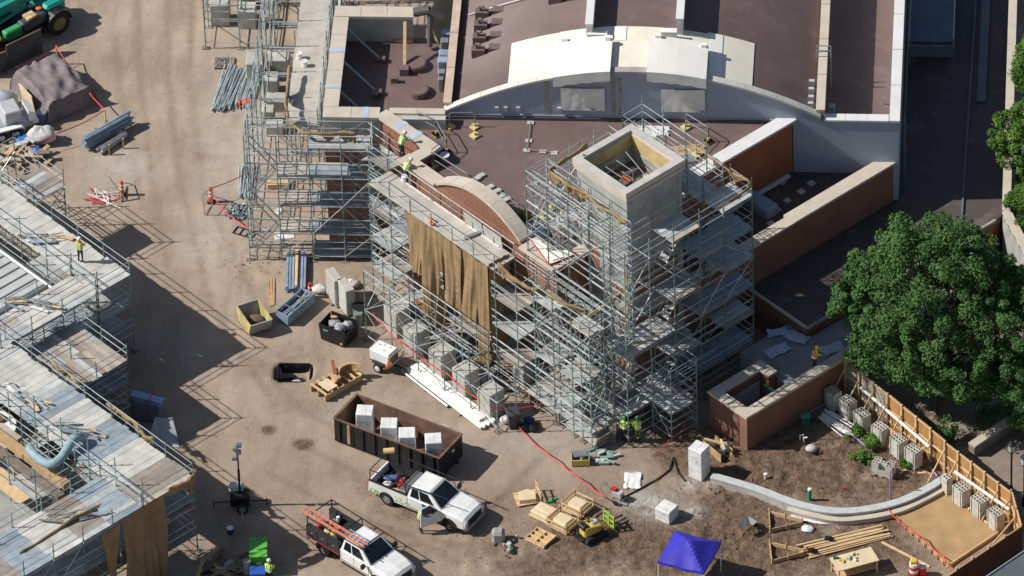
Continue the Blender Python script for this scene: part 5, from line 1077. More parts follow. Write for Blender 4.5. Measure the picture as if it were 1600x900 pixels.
t = ob('steel_trough', 'long blue grey steel trough full of tubes', 'bin', 462, 488, rz=heading(at(437, 505), at(483, 465)))
pr = [(-1.15, .08), (1.15, .08), (1.25, .75), (-1.25, .75)]
for s in (-1, 1): MB().extr(pr, s*.42-.025, s*.42+.025).obj('side_plate', bluesteel, t); slab(t, 'end_plate', s*1.2, 0, .08, .05, .8, .66, bluesteel)
slab(t, 'floor', 0, 0, .08, 2.3, .8, .04, bluesteel)
for k in range(18): bar(t, 'tube', (-1.1, random.uniform(-.33, .33), .2+.02*k), (1.1+random.uniform(-.2, .1), random.uniform(-.33, .33), .25+.025*k), .03, tube_m)
for x in (-.5, .5): slab(t, 'clamp_bar', x, 0, .72, .05, .9, .05, steel)
for s in (-.8, .8): slab(t, 'foot', s, 0, 0, .1, .8, .08, black)
t = ob('waste_bin', 'black open waste bin full of plastic sacks', 'bin', 530, 527, rz=radians(-28))
for s in (-1, 1): MB().extr([(-.72, 0), (.72, 0), (.86, 1.05), (-.86, 1.05)], s*.62-.03, s*.62+.03).obj('side_wall', black, t); slab(t, 'end_wall', s*.79, 0, 0, .05, 1.2, 1.04, black, 0, s*.13)
slab(t, 'floor', 0, 0, .05, 1.4, 1.2, .05, black); slab(t, 'rim', 0, .65, 1.03, 1.75, .08, .06, black); slab(t, 'rim', 0, -.65, 1.03, 1.75, .08, .06, black); slab(t, 'yellow_label', .55, -.665, .15, .14, .012, .12, yellow); slab(t, 'blue_label', -.45, -.665, .75, .3, .012, .1, mat('teal_label', (.1, .4, .45), .5))
for i, (x, y, m) in enumerate(((-.3, .1, mat('grey_sack', (.25, .26, .28), .4, 0, .3, 4)), (.15, -.05, mat('clear_sack', (.42, .43, .44), .3, 0, .25, 5)), (.45, .2, MATS['clear_sack']), (.3, -.3, MATS['grey_sack']))): lump('rubbish_sack', ['grey rubbish sack in the black bin by its dark end', 'clear rubbish sack in the middle of the black bin', 'clear rubbish sack piled highest in the black bin', 'grey rubbish sack slumped over in the black bin'][i], 'sack', loc_in(t, x, y, .65), .36, .3, .17+.03*i, m, i+20, .45)
lump('plywood_scrap', 'tan scrap lying on the sacks in the black bin', 'scrap', loc_in(t, -.5, .35, 1.0), .22, .12, .04, wood, 31)
# boards and cone
t = ob('lumber_boards', 'two brown boards lying on the dirt above the yellow skip', 'boards', 424, 456, rz=radians(96))
for k in range(3): slab(t, 'board', 0, -.13+k*.13, 0, 2.4+.1*k, .11, .05, wood, .03*k-.03)
def channelizer(px, py, label):
    t = ob('traffic_post', label, 'traffic post', px, py); MB().cbox(0, 0, 0, .42, .42, .07, .03).obj('base', rubber, t); MB().tube((0, 0, .07), (0, 0, 1.05), .14, 12, .09).obj('post', orange if 'red' not in label else mat('red_orange', (.75, .06, .02), .5), t)
    for z in (.45, .7): MB().tube((0, 0, z), (0, 0, z+.12), .128-.05*(z-.4), 12).obj('reflective_band', whitep, t)
channelizer(485, 465, 'red orange traffic post with white bands by the metal planks')
channelizer(330, 316, 'orange traffic post tied to red tape by the tube frame'); channelizer(191, 305, 'orange traffic post among tangled tape by the lower scaffold')
# precast panels
for i, (px, py, L_, lb) in enumerate(((522, 462, 1.1, 'grey precast panel standing beside its twin'), (540, 478, 1.15, 'longer grey precast panel standing by the green barrel'))):
    t = ob('precast_slab', lb, 'precast slab', px+2, py+6, rz=radians(-62)); MB().cbox(0, 0, .1, 1.25, .55, 1.75, .03).obj('panel', conc, t); slab(t, 'skid', -.4, 0, 0, .1, .9, .1, oldwood); slab(t, 'skid', .4, 0, 0, .1, .9, .1, oldwood)
t = ob('green_barrel', 'dark green barrel with a grey drum beside the black bin', 'barrel', 562, 498); MB().tube((0, 0, 0), (0, 0, .9), .38, 14).obj('barrel', dgreen, t); MB().tube((0, 0, .9), (0, 0, .94), .4, 14).obj('rim', black, t)
t = ob('steel_drum', 'grey steel drum in front of the green barrel', 'drum', 560, 506); MB().tube((0, 0, 0), (0, 0, .8), .26, 14).tube((0, 0, .3), (0, 0, .34), .275, 14).obj('drum', steel, t); MB().tube((0, 0, .8), (0, 0, .83), .27, 14).obj('lid', steel, t)
for i, (px, py) in enumerate(((500, 456), (549, 448))): lump('cement_sack', 'white sack heap at the panel ends' if i else 'grey white sack heap against the precast panel', 'sack', at(px, py), .5, .35, .22, bagm, 40+i, .3)
# timber arch formwork
t = ob('arch_formwork', 'stack of curved plywood arch forms on timber frame', 'formwork', 528, 602, rz=heading(at(500, 605), at(560, 570)))
for k in range(7): slab(t, 'frame_slat', -1.35+k*.42, 0, .42, .1, 1.35, .1, lumber)
for s in (-.6, 0, .6): slab(t, 'frame_rail', -.1, s, 0, 2.7, .06, .42, wood)
for k in range(6):
    b = MB(); n = 10; r0 = 1.3; inn = []; out_ = []
    for i in range(n+1): a = pi*(.12+.76*i/n); out_.append((cos(a)*r0*.75+.35, sin(a)*r0-.75)); inn.append((cos(a)*(r0-.22)*.75+.35, sin(a)*(r0-.22)-.75))
    b.prism(out_+inn[::-1], .54+k*.07, .59+k*.07); o = b.obj('arch_form', wood, t); o.location = (.05*k, -.03*k, 0)
slab(t, 'plywood_sheet', -.8, -.1, .54, .7, .9, .04, foam); slab(t, 'red_board', .1, .4, 1.0, 1.2, .2, .04, mat('red_board', (.33, .09, .05), .8), 1.0)
# generator trailer
t = ob('generator_trailer', 'white generator on a single axle trailer beside the piers', 'generator', 601, 572, rz=radians(-32))
MB().cbox(0, 0, .45, 1.35, .95, .85, .06).obj('housing', whitep, t); slab(t, 'roof_panel', 0, 0, 1.3, 1.2, .8, .03, whitep); slab(t, 'orange_stripe', 0, -.483, .5, 1.3, .01, .12, mat('rust_stripe', (.4, .1, .03), .6))
for x, y in ((-.35, .1), (.15, -.2), (.3, .2), (-.1, .2)): slab(t, 'roof_vent', x, y, 1.33, .12, .07, .03, MATS['seam_grey'])
for s in (-1, 1): wheel(t, .0, s*.6, .3, .18, s, whitep); slab(t, 'mudguard', 0, s*.6, .63, .75, .22, .04, black)
MB().box(-.8, 1.5, -.06, .06, .35, .45).tube((1.4, 0, 0), (1.4, 0, .5), .04).obj('drawbar', black, t); slab(t, 'control_panel', .69, 0, .6, .03, .7, .5, rust); MB().tube((.55, -.45, .5), (.75, -.5, .9), .14, 8).obj('cable_coil', mat('orange_cable', (.5, .15, .05), .6), t)
# trash cart and bags
t = ob('trash_cart', 'dark grey wheeled trash cart at the end of the red tape', 'trash cart', 802, 666, rz=.3); MB().loft([[(-.25, -.28, .05), (.25, -.28, .05), (.25, .28, .05), (-.25, .28, .05)], [(-.33, -.38, 1.0), (.33, -.38, 1.0), (.33, .38, 1.0), (-.33, .38, 1.0)]]).obj('bin', mat('charcoal_plastic', (.05, .055, .06), .5), t); MB().cbox(0, 0, 1.0, .74, .84, .1, .04).obj('lid', MATS['charcoal_plastic'], t)
for s in (-1, 1): MB().tube((s*.2, .3, .12), (s*.28, .3, .12), .12, 10).obj('wheel', rubber, t)
for i, (px, py, m, lb) in enumerate(((818, 672, blackbag, 'black trash bag leaning on the grey cart'), (834, 672, blackbag, 'black trash bag beyond the first black bag'), (827, 662, mat('blue_bag', (.03, .07, .2), .4), 'blue trash bag between the black bags'), (790, 660, bagm, 'small white sack behind the trash cart'))): lump('trash_bag', lb, 'trash bag', at(px, py), .33, .3, .22, m, 50+i, .25)
# plywood table, lower platforms around tower foot
t = ob('plywood_table', 'tilted plywood sheet table under the scaffold beside the grey cart', 'table', 868, 638, rz=radians(-45)); slab(t, 'table_top', 0, 0, .95, 2.7, 1.9, .06, SHEET); 
for x, y in ((-1.2, -.8), (1.2, -.8), (-1.2, .8), (1.2, .8)): slab(t, 'leg', x, y, 0, .1, .1, .95, oldwood)
slab(t, 'side_sheet', -1.3, 0, .05, .04, 1.6, .88, concd)
t = ob('plank_walkway', 'grey plank walkway and side boards at the tower foot', 'walkway', 960, 650, rz=radians(-45))
for k in range(6): slab(t, 'plank', 0, -1.0+k*.38, .9, 2.6, .34, .06, deck_m)
slab(t, 'side_board', 1.35, -1.0, .1, .06, 3.4, .75, oldwood, 0, .3); slab(t, 'side_board', .2, -1.9, .25, 2.6, 1.5, .06, conc, 0, .08)
for x, y in ((-1.2, -1), (1.2, -1), (-1.2, 1), (1.2, 1)): slab(t, 'leg', x, y, 0, .1, .1, .9, oldwood)
t = ob('green_pallet', 'weathered green plank pallet by the tower corner', 'pallet', 1003, 635, rz=radians(45))
for k in range(5): slab(t, 'slat', 0, -.6+k*.3, 1.0, 1.6, .27, .05, mat('pale_green_plank', (.36, .42, .30), .8, 0, .25, 3, rnd=.15))
for x in (-.7, .7): slab(t, 'post', x, 0, 0, .1, 1.1, 1.0, concd)
slab(None, 'leaning_board', 0, 0, 0, .45, .06, 1.6, oldwood); o = bpy.data.objects['leaning_board']; p = at(955, 694); o.matrix_basis = Matrix.Translation((p.x, p.y, 0)) @ Matrix.Rotation(-.3, 4, 'Z') @ Matrix.Rotation(-.25, 4, 'X') @ Matrix.Diagonal((.45, .06, 1.5, 1)); tag(o, 'dark plank leaning beside the two workers in lime jackets', 'plank')
# ---- yard clutter in front
t = ob('scrap_skip', 'small yellow fronted skip beside green scrap pieces', 'skip', 907, 722, rz=.1)
MB().box(-.5, .5, -.35, .35, .05, .1).box(-.5, -.46, -.35, .35, .1, .5).box(.46, .5, -.35, .35, .1, .5).box(-.5, .5, .31, .35, .1, .5).obj('tray', concd, t); MB().box(-.5, .5, -.4, -.352, .05, .45).obj('front_plate', yellow, t); slab(t, 'grey_sheet', 0, .1, .5, .8, .5, .04, steel, .2, .1)
t = ob('green_scrap', 'scattered green and grey duct scraps next to the yellow skip', 'scrap', 942, 715)
for k in range(14): slab(t, 'scrap_piece', random.uniform(-.8, .9), random.uniform(-.7, .7), random.uniform(0, .12), random.uniform(.3, .8), random.uniform(.12, .25), .1, mat('faded_green', (.20, .32, .26), .6, 0, .2, 3, rnd=.3) if k % 3 else conc, random.uniform(-1, 1), random.uniform(-.2, .1))
p = at(988, 752); rows = [[((i/9-.5)*.9+.15*nz(i*.4, j*.5), (j/8-.5)*1.3+.18*nz(i*.5, j*.3, 4), .05+.18*abs(nz(i*.6, j*.6, 8))) for i in range(10)] for j in range(9)]
o = MB().grid(rows).obj('white_tarp', mat('white_cloth', (.75, .75, .73), .7, 0, .06, 3), None, True); o.location = (p.x, p.y, 0); tag(o, 'crumpled white cloth lying on brown dirt', 'cloth')
t = ob('hand_cart', 'small steel cart with red and grey tools at the tape end', 'cart', 962, 782, rz=-.5)
MB().path([(-.5, -.3, .3), (.5, -.3, .3), (.5, .3, .3), (-.5, .3, .3), (-.5, -.3, .3)], .03).path([(-.5, -.3, .3), (-.8, -.3, .8), (-.8, .3, .8), (-.5, .3, .3)], .025).obj('frame', steel, t); slab(t, 'tool_case', .1, .1, .32, .5, .4, .3, MATS['seam_grey']); slab(t, 'red_case', -.15, .1, .62, .3, .25, .15, red)
for s in (-1, 1): MB().tube((.2, s*.32, .15), (.2, s*.38, .15), .15, 12).obj('wheel', rubber, t)
p = at(950, 790)
hz = [(880, 760), (975, 778), (1005, 762), (1030, 748), (1046, 735), (1052, 715), (1060, 740), (1070, 752)]
tag(MB().path([at(x, y)-at(960, 780)+Vector((0, 0, .05)) for x, y in hz[1:]], .045, 6).obj('black_hose', rubber), 'black hose curving across the dirt toward the white block', 'hose').location = at(960, 780)
# carved foam crates
def crate(px, py, rz, label, kind):
    t = ob('foam_crate', label, 'crate', px, py, rz=rz, group='timber crates of cream carved pieces')
    for s in (-.55, 0, .55): slab(t, 'runner', s, 0, 0, .09, 1.1, .09, lumber)
    for k in range(6): slab(t, 'slat', 0, -.5+k*.2, .09, 1.3, .15, .025, lumber)
    if kind == 0:
        MB().prism([(-.5, -.4), (.4, -.5), (.5, .1), (.1, .45), (-.4, .3)], .12, .35).obj('foam_piece', foam, t)
        for z in (.3, .65): slab(t, 'side_rail', .66, 0, z, .03, 1.2, .1, lumber)
        for y in (-.55, 0, .55): slab(t, 'side_post', .68, y, .1, .05, .06, .75, lumber)
    elif kind == 1:
        MB().cbox(0, 0, .12, 1.15, 1.0, .3, .06).obj('foam_piece', foam, t); MB().tube((-.5, -.1, .42), (.5, -.1, .42), .05, 6).obj('rib', foam, t)
    elif kind == 2:
        MB().cbox(0, 0, .12, 1.0, .85, .45, .1).obj('foam_piece', foam, t)
        for s in (-1, 1):
            for z in (.25, .55): slab(t, 'side_rail', 0, s*.6, z, 1.3, .03, .1, lumber); slab(t, 'side_rail', s*.68, 0, z+.02, .03, 1.15, .1, lumber)
            for y in (-.55, .55): slab(t, 'side_post', s*.65, y, .1, .06, .06, .7, lumber)
    else:
        for k in range(4): slab(t, 'grid_bar', 0, -.5+k*.33, .12, 1.3, .06, .12, lumber)
        for k in range(3): slab(t, 'grid_bar', -.62+k*.62, 0, .125, .06, 1.1, .12, lumber)
        slab(t, 'sheet', 0, 0, .116, 1.25, 1.05, .005, wood)
crate(823, 780, .3, 'crate with cream angular pieces and slatted side apart from the others', 0); crate(850, 805, -.6, 'low pallet with one cream slab beside the crates', 1); crate(880, 822, -.6, 'crate with slatted sides around a cream block by the loader', 2); crate(903, 797, -.6, 'crate with cream block behind the small loader', 2); crate(845, 843, -.6, 'empty orange grid pallet lying on the dirt', 3)
# compact loader
t = ob('compact_loader', 'small yellow and black stand-on track loader carrying a lime frame', 'loader', 925, 838, rz=radians(38))
for s in (-1, 1):
    MB().extr([(-.75, .15), (-.6, 0), (.6, 0), (.75, .15), (.6, .42), (-.6, .42)], s*.45-.13, s*.45+.13).obj('track', rubber, t)
    MB().path([(-.6, s*.33, 1.0), (.3, s*.36, .85), (1.0, s*.36, .35)], .07, 6).obj('lift_arm', yellow, t)
MB().cbox(-.1, 0, .4, 1.1, .62, .55, .08).obj('hood', yellow, t); MB().cbox(-.55, 0, .9, .35, .6, .25, .05).obj('console', black, t); MB().tube((-.1, .15, .95), (-.1, .15, 1.25), .05, 8).obj('exhaust', black, t); slab(t, 'seat_pad', -.8, 0, .25, .3, .6, .06, black)
MB().cbox(.15, 0, .95, .4, .3, .1, .03).obj('cover', MATS['seam_grey'], t)
for z in (.25, .6, .95): slab(t, 'fork_frame', 1.15, 0, z, .06, 1.0, .1, mat('dull_lime', (.32, .48, .06), .6))
for y in (-.45, 0, .45): slab(t, 'fork_frame', 1.15, y, .2, .08, .1, .9, MATS['dull_lime'])
for y in (-.3, .3): slab(t, 'fork', 1.7, y, .15, 1.1, .1, .05, black)
t = ob('green_timber', 'short green board on the dirt near the crates', 'board', 862, 783, rz=.7); slab(t, 'board', 0, 0, 0, .7, .15, .08, mat('bright_green', (.04, .35, .12), .6))
t = ob('rubble_pile', 'broken concrete lump on a heap of dark rubble', 'rubble', 787, 850)
for k in range(26): s = random.uniform(.08, .28); slab(t, 'chunk', random.gauss(.25, .35), random.gauss(-.2, .4), random.uniform(0, .18), s, s*.8, s*.6, [concd, earth, conc][k % 3], random.random()*3, random.uniform(-.4, .4))
MB().cbox(-.3, .3, 0, .7, .7, .75, .15).obj('concrete_lump', concd, t)
# pop-up tent
tc = at(1077, 858, 2.3); t = thing('canopy_tent', 'royal blue pop-up canopy tent on thin white legs', 'tent', (tc.x, tc.y, 0), heading(at(1033, 873, 2.1), at(1102, 890, 2.1)))
hx = 1.33; b = MB(); rows = []
for q in ((-hx, -hx), (hx, -hx), (hx, hx), (-hx, hx)): pass
def tz(x, y): m = max(abs(x), abs(y))/hx; return 2.15+.75*(1-m)**1.0+.05*nz(x*1.5, y*1.5)-.06*abs(abs(x)-abs(y))*m
n = 16; b.grid([[(-hx+2*hx*i/n, -hx+2*hx*j/n, tz(-hx+2*hx*i/n, -hx+2*hx*j/n)) for i in range(n+1)] for j in range(n+1)]); b.obj('canopy', tentblue, t)
b = MB()
for s in (-1, 1):
    b.grid([[(-hx+2*hx*i/n, s*hx, z_*1+tz(-hx+2*hx*i/n, s*hx)) for i in range(n+1)] for z_ in (0, -.2)]); b.grid([[(s*hx, -hx+2*hx*i/n, z_+tz(s*hx, -hx+2*hx*i/n)) for i in range(n+1)] for z_ in (0, -.2)])
b.obj('valance', tentblue, t)
for x in (-1, 1):
    for y in (-1, 1): bar(t, 'leg', (x*(hx-.03), y*(hx-.03), 0), (x*(hx-.03), y*(hx-.03), 2.1), .025, whitep)
# wheelbarrow, timber forms, lumber, workbench
t = ob('wheelbarrow', 'grey wheelbarrow tipped on the dirt near the timber frames', 'wheelbarrow', 1168, 830, rz=.9); MB().loft([[(-.3, -.2, .3), (.3, -.2, .3), (.3, .2, .3), (-.3, .2, .3)], [(-.5, -.35, .6), (.45, -.35, .6), (.45, .35, .6), (-.5, .35, .6)]], cap=False).obj('tray', steel, t); MB().tube((.6, -.04, .2), (.6, .04, .2), .2, 12).obj('wheel', rubber, t); MB().path([(.6, 0, .2), (0, .25, .3), (-.9, .3, .55)], .025).path([(.6, 0, .2), (0, -.25, .3), (-.9, -.3, .55)], .025).obj('handles', wood, t)
def formframe(px, py, rz, label):
    t = ob('timber_form', label, 'timber form', px, py, rz=rz, group='triangular timber forms')
    beam(t, 'board', (-.9, -.6, .15), (-.85, .9, .15), .05, .25, wood); beam(t, 'board', (-.85, .9, .15), (.9, .1, .15), .05, .25, lumber); beam(t, 'board', (-.9, -.6, .15), (.9, -.1, .15), .05, .25, wood)
    for x, y in ((-.9, -.6), (-.85, .9), (.9, 0), (0, .5), (0, -.4)): slab(t, 'stake', x, y, 0, .06, .06, .45, lumber, .3)
formframe(1228, 820, .1, 'triangular timber form staked by the white plastic'); formframe(1230, 868, .15, 'triangular timber form nearest the lumber pile end')
lump('white_plastic', 'small crumpled white plastic heap by the timber form', 'plastic sheet', at(1262, 828), .35, .3, .1, MATS['clear_white_sheet'], 61, .4)
t = ob('lumber_pile', 'pile of long pale timber boards lying across the dirt', 'lumber', 1322, 848, rz=heading(at(1250, 866), at(1395, 832)))
for k in range(12): slab(t, 'board', random.uniform(-.3, .3), -.5+.09*k, .05+(k % 3)*.06, random.uniform(3.8, 5.2), .12, .05, lumber, random.uniform(-.04, .04))
for x in (-1.5, 1.5): slab(t, 'bearer', x, 0, 0, .1, 1.2, .05, oldwood)
t = ob('loose_board', 'single pale board lying alone toward the red barricade', 'board', 1415, 867, rz=heading(at(1375, 847), at(1458, 890))); slab(t, 'board', 0, 0, 0, 3.3, .14, .06, lumber)
for i, (px, py, lb) in enumerate(((1268, 862, 'black and red saw on the lumber pile end'), (1294, 843, 'dark power tool on the lumber pile'))):
    t = ob('power_saw', lb, 'tool', px, py, .2); MB().cbox(0, 0, 0, .4, .25, .2, .04).obj('motor', black, t); MB().tube((.15, -.15, .15), (.15, -.12, .15), .17, 14).obj('blade_guard', rubber, t); slab(t, 'grip', -.2, 0, .15, .2, .06, .12, red if i == 0 else steel)
t = ob('work_table', 'plywood work table covered with tools near the lumber', 'table', 1335, 893, rz=heading(at(1250, 866), at(1395, 832))+.05); slab(t, 'table_top', 0, 0, .85, 2.4, 1.2, .05, foam)
for x in (-1.1, 1.1):
    for y in (-.5, .5): slab(t, 'leg', x, y, 0, .09, .09, .85, lumber)
slab(t, 'lower_shelf', 0, 0, .3, 2.2, 1.0, .04, lumber)
for i, (x, y, m, lb) in enumerate(((-.7, .1, yellow, 'yellow drill on the work table'), (.1, .35, paleyel, 'yellow saw on the work table edge'), (.0, -.1, bagm, 'white paper on the work table'), (-.9, .4, dgreen, 'green level on the work table'), (-.2, .1, steel, 'grey clamp on the work table'))):
    q = loc_in(t, x, y, .9); o = MB().cbox(0, 0, 0, .32, .12, .12, .03).cbox(.1, -.1, 0, .1, .2, .1, .02).obj('hand_tool', m); o.location = q; o.rotation_euler = (0, 0, i*1.1); tag(o, lb, 'tool')
t = ob('barricade', 'red and white barricade with yellow top at the sand bed corner', 'barricade', 1428, 900)
for z, m in ((.15, red), (.35, whitep), (.55, red), (.75, whitep)): MB().tube((0, 0, z), (0, 0, z+.2), .26, 12).obj('band', m, t)
MB().cbox(0, 0, 0, .6, .6, .15, .04).obj('base', rubber, t); MB().cbox(0, 0, .95, .4, .35, .25, .06).obj('warning_light', yellow, t)
t = ob('red_drum', 'small red drum beside the striped barricade', 'drum', 1441, 898); MB().tube((0, 0, 0), (0, 0, .6), .22, 12).obj('drum', red, t); MB().tube((0, 0, .6), (0, 0, .64), .23, 12).obj('lid', whitep, t)
# yard stubs, flags, pipes
t = ob('green_stub_pipe', 'short green stub pipe with white cap behind the curved wall', 'pipe', 1265, 782); MB().tube((0, 0, 0), (0, 0, .75), .1, 12).obj('pipe', mat('stub_green', (.02, .28, .16), .4), t); MB().tube((0, 0, .75), (0, 0, .85), .105, 12).obj('cap', pvc, t)
t = ob('stub_pipe', 'small white capped stub pipe in the churned dirt', 'pipe', 1196, 748); MB().tube((0, 0, 0), (0, 0, .35), .07, 10).tube((0, 0, .3), (0, 0, .36), .11, 10).obj('pipe', pvc, t)
for i, (px, py, m, lb) in enumerate(((1317, 778, orange, 'orange survey flag on a stake in the brown dirt'), (1281, 719, wood, 'bare wooden stake near the concrete lump'), (1372, 760, pvc, 'grey survey stake beside the curved wall'))):
    t = ob('survey_stake', lb, 'stake', px, py); MB().bx(0, 0, 0, .04, .04, .75).obj('stake', wood, t); slab(t, 'flag', .1, 0, .55, .2, .02, .2, m)
tag(MB().path([at(1281, 640, .1)-at(1300, 650), at(1336, 683, .1)-at(1300, 650), at(1355, 699, .1)-at(1300, 650)], .05, 8).obj('purple_pipe', purple), 'purple pipe lying along the grey conduit bundle', 'pipe').location = at(1300, 650)
tag(MB().path([Vector((0, 0, .05)), at(1260, 648)-at(1293, 630)+Vector((0, 0, .05))], .05, 8).obj('purple_pipe', purple), 'short purple pipe near the brick enclosure wall', 'pipe').location = at(1293, 630)
tag(MB().path([Vector((0, 0, 0)), Vector((0, 0, 1.9)), Vector((.02, 0, 2.0))], .045, 8).obj('purple_riser', purple), 'upright purple pipe at the loose block pile', 'pipe').location = at(1391, 779)
tag(MB().path([Vector((0, 0, 0)), at(1466, 745, .3)-at(1453, 730)], .05, 8).obj('purple_offcut', purple), 'purple pipe offcut by the fence bend', 'pipe').location = at(1453, 730)
bundle('conduit_bundle', 'bundle of grey white conduits lying in the shade by the wall', 'pipes', at(1285, 648), at(1332, 680), 14, .04, pvc, .9, jit=.08, layers=2)
t = ob('green_valve_box', 'dark green utility box in the shade of the brick enclosure', 'utility box', 1259, 665); MB().cbox(0, 0, 0, .45, .35, .7, .05).obj('box', dgreen, t); slab(t, 'lid', 0, 0, .7, .5, .4, .08, mat('teal_lid', (.05, .3, .25), .5))
for i, (px, py) in enumerate(((1228, 692), (1250, 690), (1256, 694))): p = at(px, py); tag(MB().tube((0, 0, 0), (0, 0, .5), .04, 6).tube((0, 0, .45), (.2, 0, .5), .04, 6).obj('stub_riser', dgreen if i == 0 else pvc), ['green bent riser pipe in the shaded dirt', 'white riser pipe in the shaded dirt', 'second white riser close to the concrete lump'][i], 'pipe').location = p
t = ob('footing_trench', 'timber lined footing trench behind the tall white block', 'trench', 1122, 706, rz=radians(-50)); slab(t, 'form_board', 0, .4, 0, 1.6, .05, .5, wood); slab(t, 'form_board', 0, -.4, 0, 1.6, .05, .5, wood); slab(t, 'cross_timber', -.2, 0, .55, 1.4, .14, .08, lumber, .5); slab(t, 'cross_timber', .3, .1, .63, .9, .12, .08, lumber, -.4); slab(t, 'trench_floor', 0, 0, .005, 1.5, .7, .02, black)
lump('wrapped_fitting', 'grey wrapped pipe fitting against the brick enclosure foot', 'fitting', at(1134, 706), .28, .25, .35, MATS['clear_sack'], 71, .3)
for k, (px, py) in enumerate(((1418, 733), (1432, 740), (1440, 735))): p = at(px, py); t = thing('timber_offcut', ['pale timber offcut near the shrubs', 'pale timber offcut crossing another', 'short timber offcut at the fence bend'][k], 'board', (p.x, p.y, 0), .8-k*.7); slab(t, 'board', 0, 0, 0, 1.2, .12, .06, lumber)

# ---- lower left yard
t = ob('light_tower', 'black trailer light tower with raised mast and four lamps', 'light tower', 376, 792, rz=.1)
MB().cbox(0, 0, .35, 1.1, .8, .7, .1).obj('engine_box', black, t); MB().cbox(-.2, .35, 1.05, .8, .5, .35, .1).obj('tank_cover', mat('pale_wrap', (.5, .54, .56), .5, 0, .3, 5), t)
for s in (-1, 1): wheel(t, s*.0+.1, s*.55, .33, .2, s); bar(t, 'outrigger', (s*.4, 0, .4), (s*1.45, .05, .35), .04, black); bar(t, 'outrigger_jack', (s*1.45, .05, 0), (s*1.45, .05, .5), .035, black)
MB().tube((0, .1, .9), (0, .1, 2.6), .07, 8).tube((0, .1, 2.4), (0, .1, 4.1), .045, 8).obj('mast', black, t); bar(t, 'drawbar', (0, -.4, .4), (.15, -1.7, .35), .04, steel); MB().tube((.15, -1.7, 0), (.15, -1.7, .5), .04).obj('jack', steel, t)
for i, (x, z) in enumerate(((-.18, 3.35), (.05, 3.75), (-.1, 4.0), (.08, 4.25))): l = MB(); l.cbox(x, .05, z, .32, .18, .28, .04); l.obj('lamp_head', steel, t); slab(t, 'lamp_glass', x, -.045, z+.04, .26, .01, .2, MATS['lantern_glass'])
slab(t, 'red_lamp', .1, -.42, .5, .12, .03, .1, red)
t = ob('green_cabinet', 'tall bright green cabinet beside a blue one in the shade', 'cabinet', 405, 885, rz=radians(4)); MB().cbox(0, 0, 0, .95, 1.6, 1.35, .04).obj('cabinet', green, t); slab(t, 'label', .05, -.806, .8, .3, .01, .2, whitep); slab(t, 'roof_lip', 0, 0, 1.35, .98, 1.64, .04, green)
t = ob('blue_cabinet', 'blue cabinet standing against the green one', 'cabinet', 404, 914, rz=radians(4)); MB().cbox(0, 0, 0, .85, .7, 1.1, .04).obj('cabinet', blue, t); slab(t, 'door_line', 0, -.355, .05, .02, .01, 1.0, black)
t = ob('paint_bucket', 'dark blue bucket with white lid in the shade', 'bucket', 360, 834); MB().tube((0, 0, 0), (0, 0, .4), .15, 12, .18).obj('bucket', mat('navy', (.02, .04, .12), .5), t); MB().tube((0, 0, .4), (0, 0, .44), .19, 12).obj('lid', whitep, t)
t = ob('junk_heap', 'heap of boards and broken crates in the shade', 'junk', 340, 895)
for k in range(34): slab(t, 'scrap_board', random.gauss(0, .7), random.gauss(0, .7), random.uniform(0, .5), random.uniform(.5, 1.4), random.uniform(.1, .4), .06, [wood, oldwood, rust, concd, black][k % 5], random.random()*3, random.uniform(-.5, .5))
t = ob('material_drum', 'white drum on a stand beside the green cabinet', 'drum', 387, 903); MB().tube((0, 0, .4), (0, 0, 1.2), .22, 12).obj('drum', steel, t)
for s in (-.15, .15): bar(t, 'leg', (s, 0, 0), (s, 0, .4), .03, dgreen)
t = ob('wrapped_bundle', 'long blue box wrapped in clear film beside the plank deck', 'bundle', 232, 652, rz=heading(at(205, 645), at(262, 660))); MB().cbox(0, 0, .1, 1.9, .9, 1.35, .08).obj('box', mat('slate_blue_film', (.15, .18, .23), .4, 0, .2, 2), t); slab(t, 'blue_top', 0, 0, 1.45, 1.9, .5, .05, mat('bright_blue_film', (.34, .45, .62), .4), 0); slab(t, 'red_strap', .2, 0, .1, .05, .92, 1.42, red); slab(t, 'skid', 0, 0, 0, 1.8, .8, .1, oldwood)
p = at(262, 690); o = MB().grid([[((i/8-.5)*(1.0+j*.12)+.1*nz(i*.5, j), .3-j*.14+.1*nz(i, j*.4, 2), max(.04, 1.3-j*.2+.1*nz(i*.6, j*.6, 5))) for i in range(9)] for j in range(8)]).obj('clear_film', mat('clear_film', (.42, .45, .48), .3, 0, .2, 3), None, True); o.location = (p.x-.2, p.y+.2, 0); tag(o, 'loose clear film trailing from the long blue box', 'plastic sheet')
for i, (a_, c_, lb) in enumerate(((-12, -29.5, 'boards and tubes left on the long plank deck by the tank'), (-6, -29.8, 'coiled cable and boards on the long plank deck'), (-2, -29.6, 'tubes and offcuts beside the hose on the plank deck'), (-12.0, -24.5, 'board offcuts on the deck turning the corner'), (-16, -20.4, 'tubes lying on the pale deck behind the worker in orange'), (3.0, -34.5, 'sheets and offcuts on the end bay deck'))):
    q = D(a_, c_); t = thing('deck_clutter', lb, 'clutter', (q.x, q.y, 5.48), A45+.2*i, 'loose material on the left decks'); R = random.Random(i)
    for k in range(9): slab(t, 'offcut', R.uniform(-1.2, 1.2), R.uniform(-.35, .35), .02*k, R.uniform(.3, 1.5), R.uniform(.06, .3), .04, [oldwood, bluesteel, conc, lumber, whitec][k % 5], R.uniform(-.6, .6))
    for k in range(5): bar(t, 'tube', (R.uniform(-1.4, -.3), R.uniform(-.4, .4), .1+.04*k), (R.uniform(.3, 1.6), R.uniform(-.4, .4), .12+.04*k), .028, tube_m)
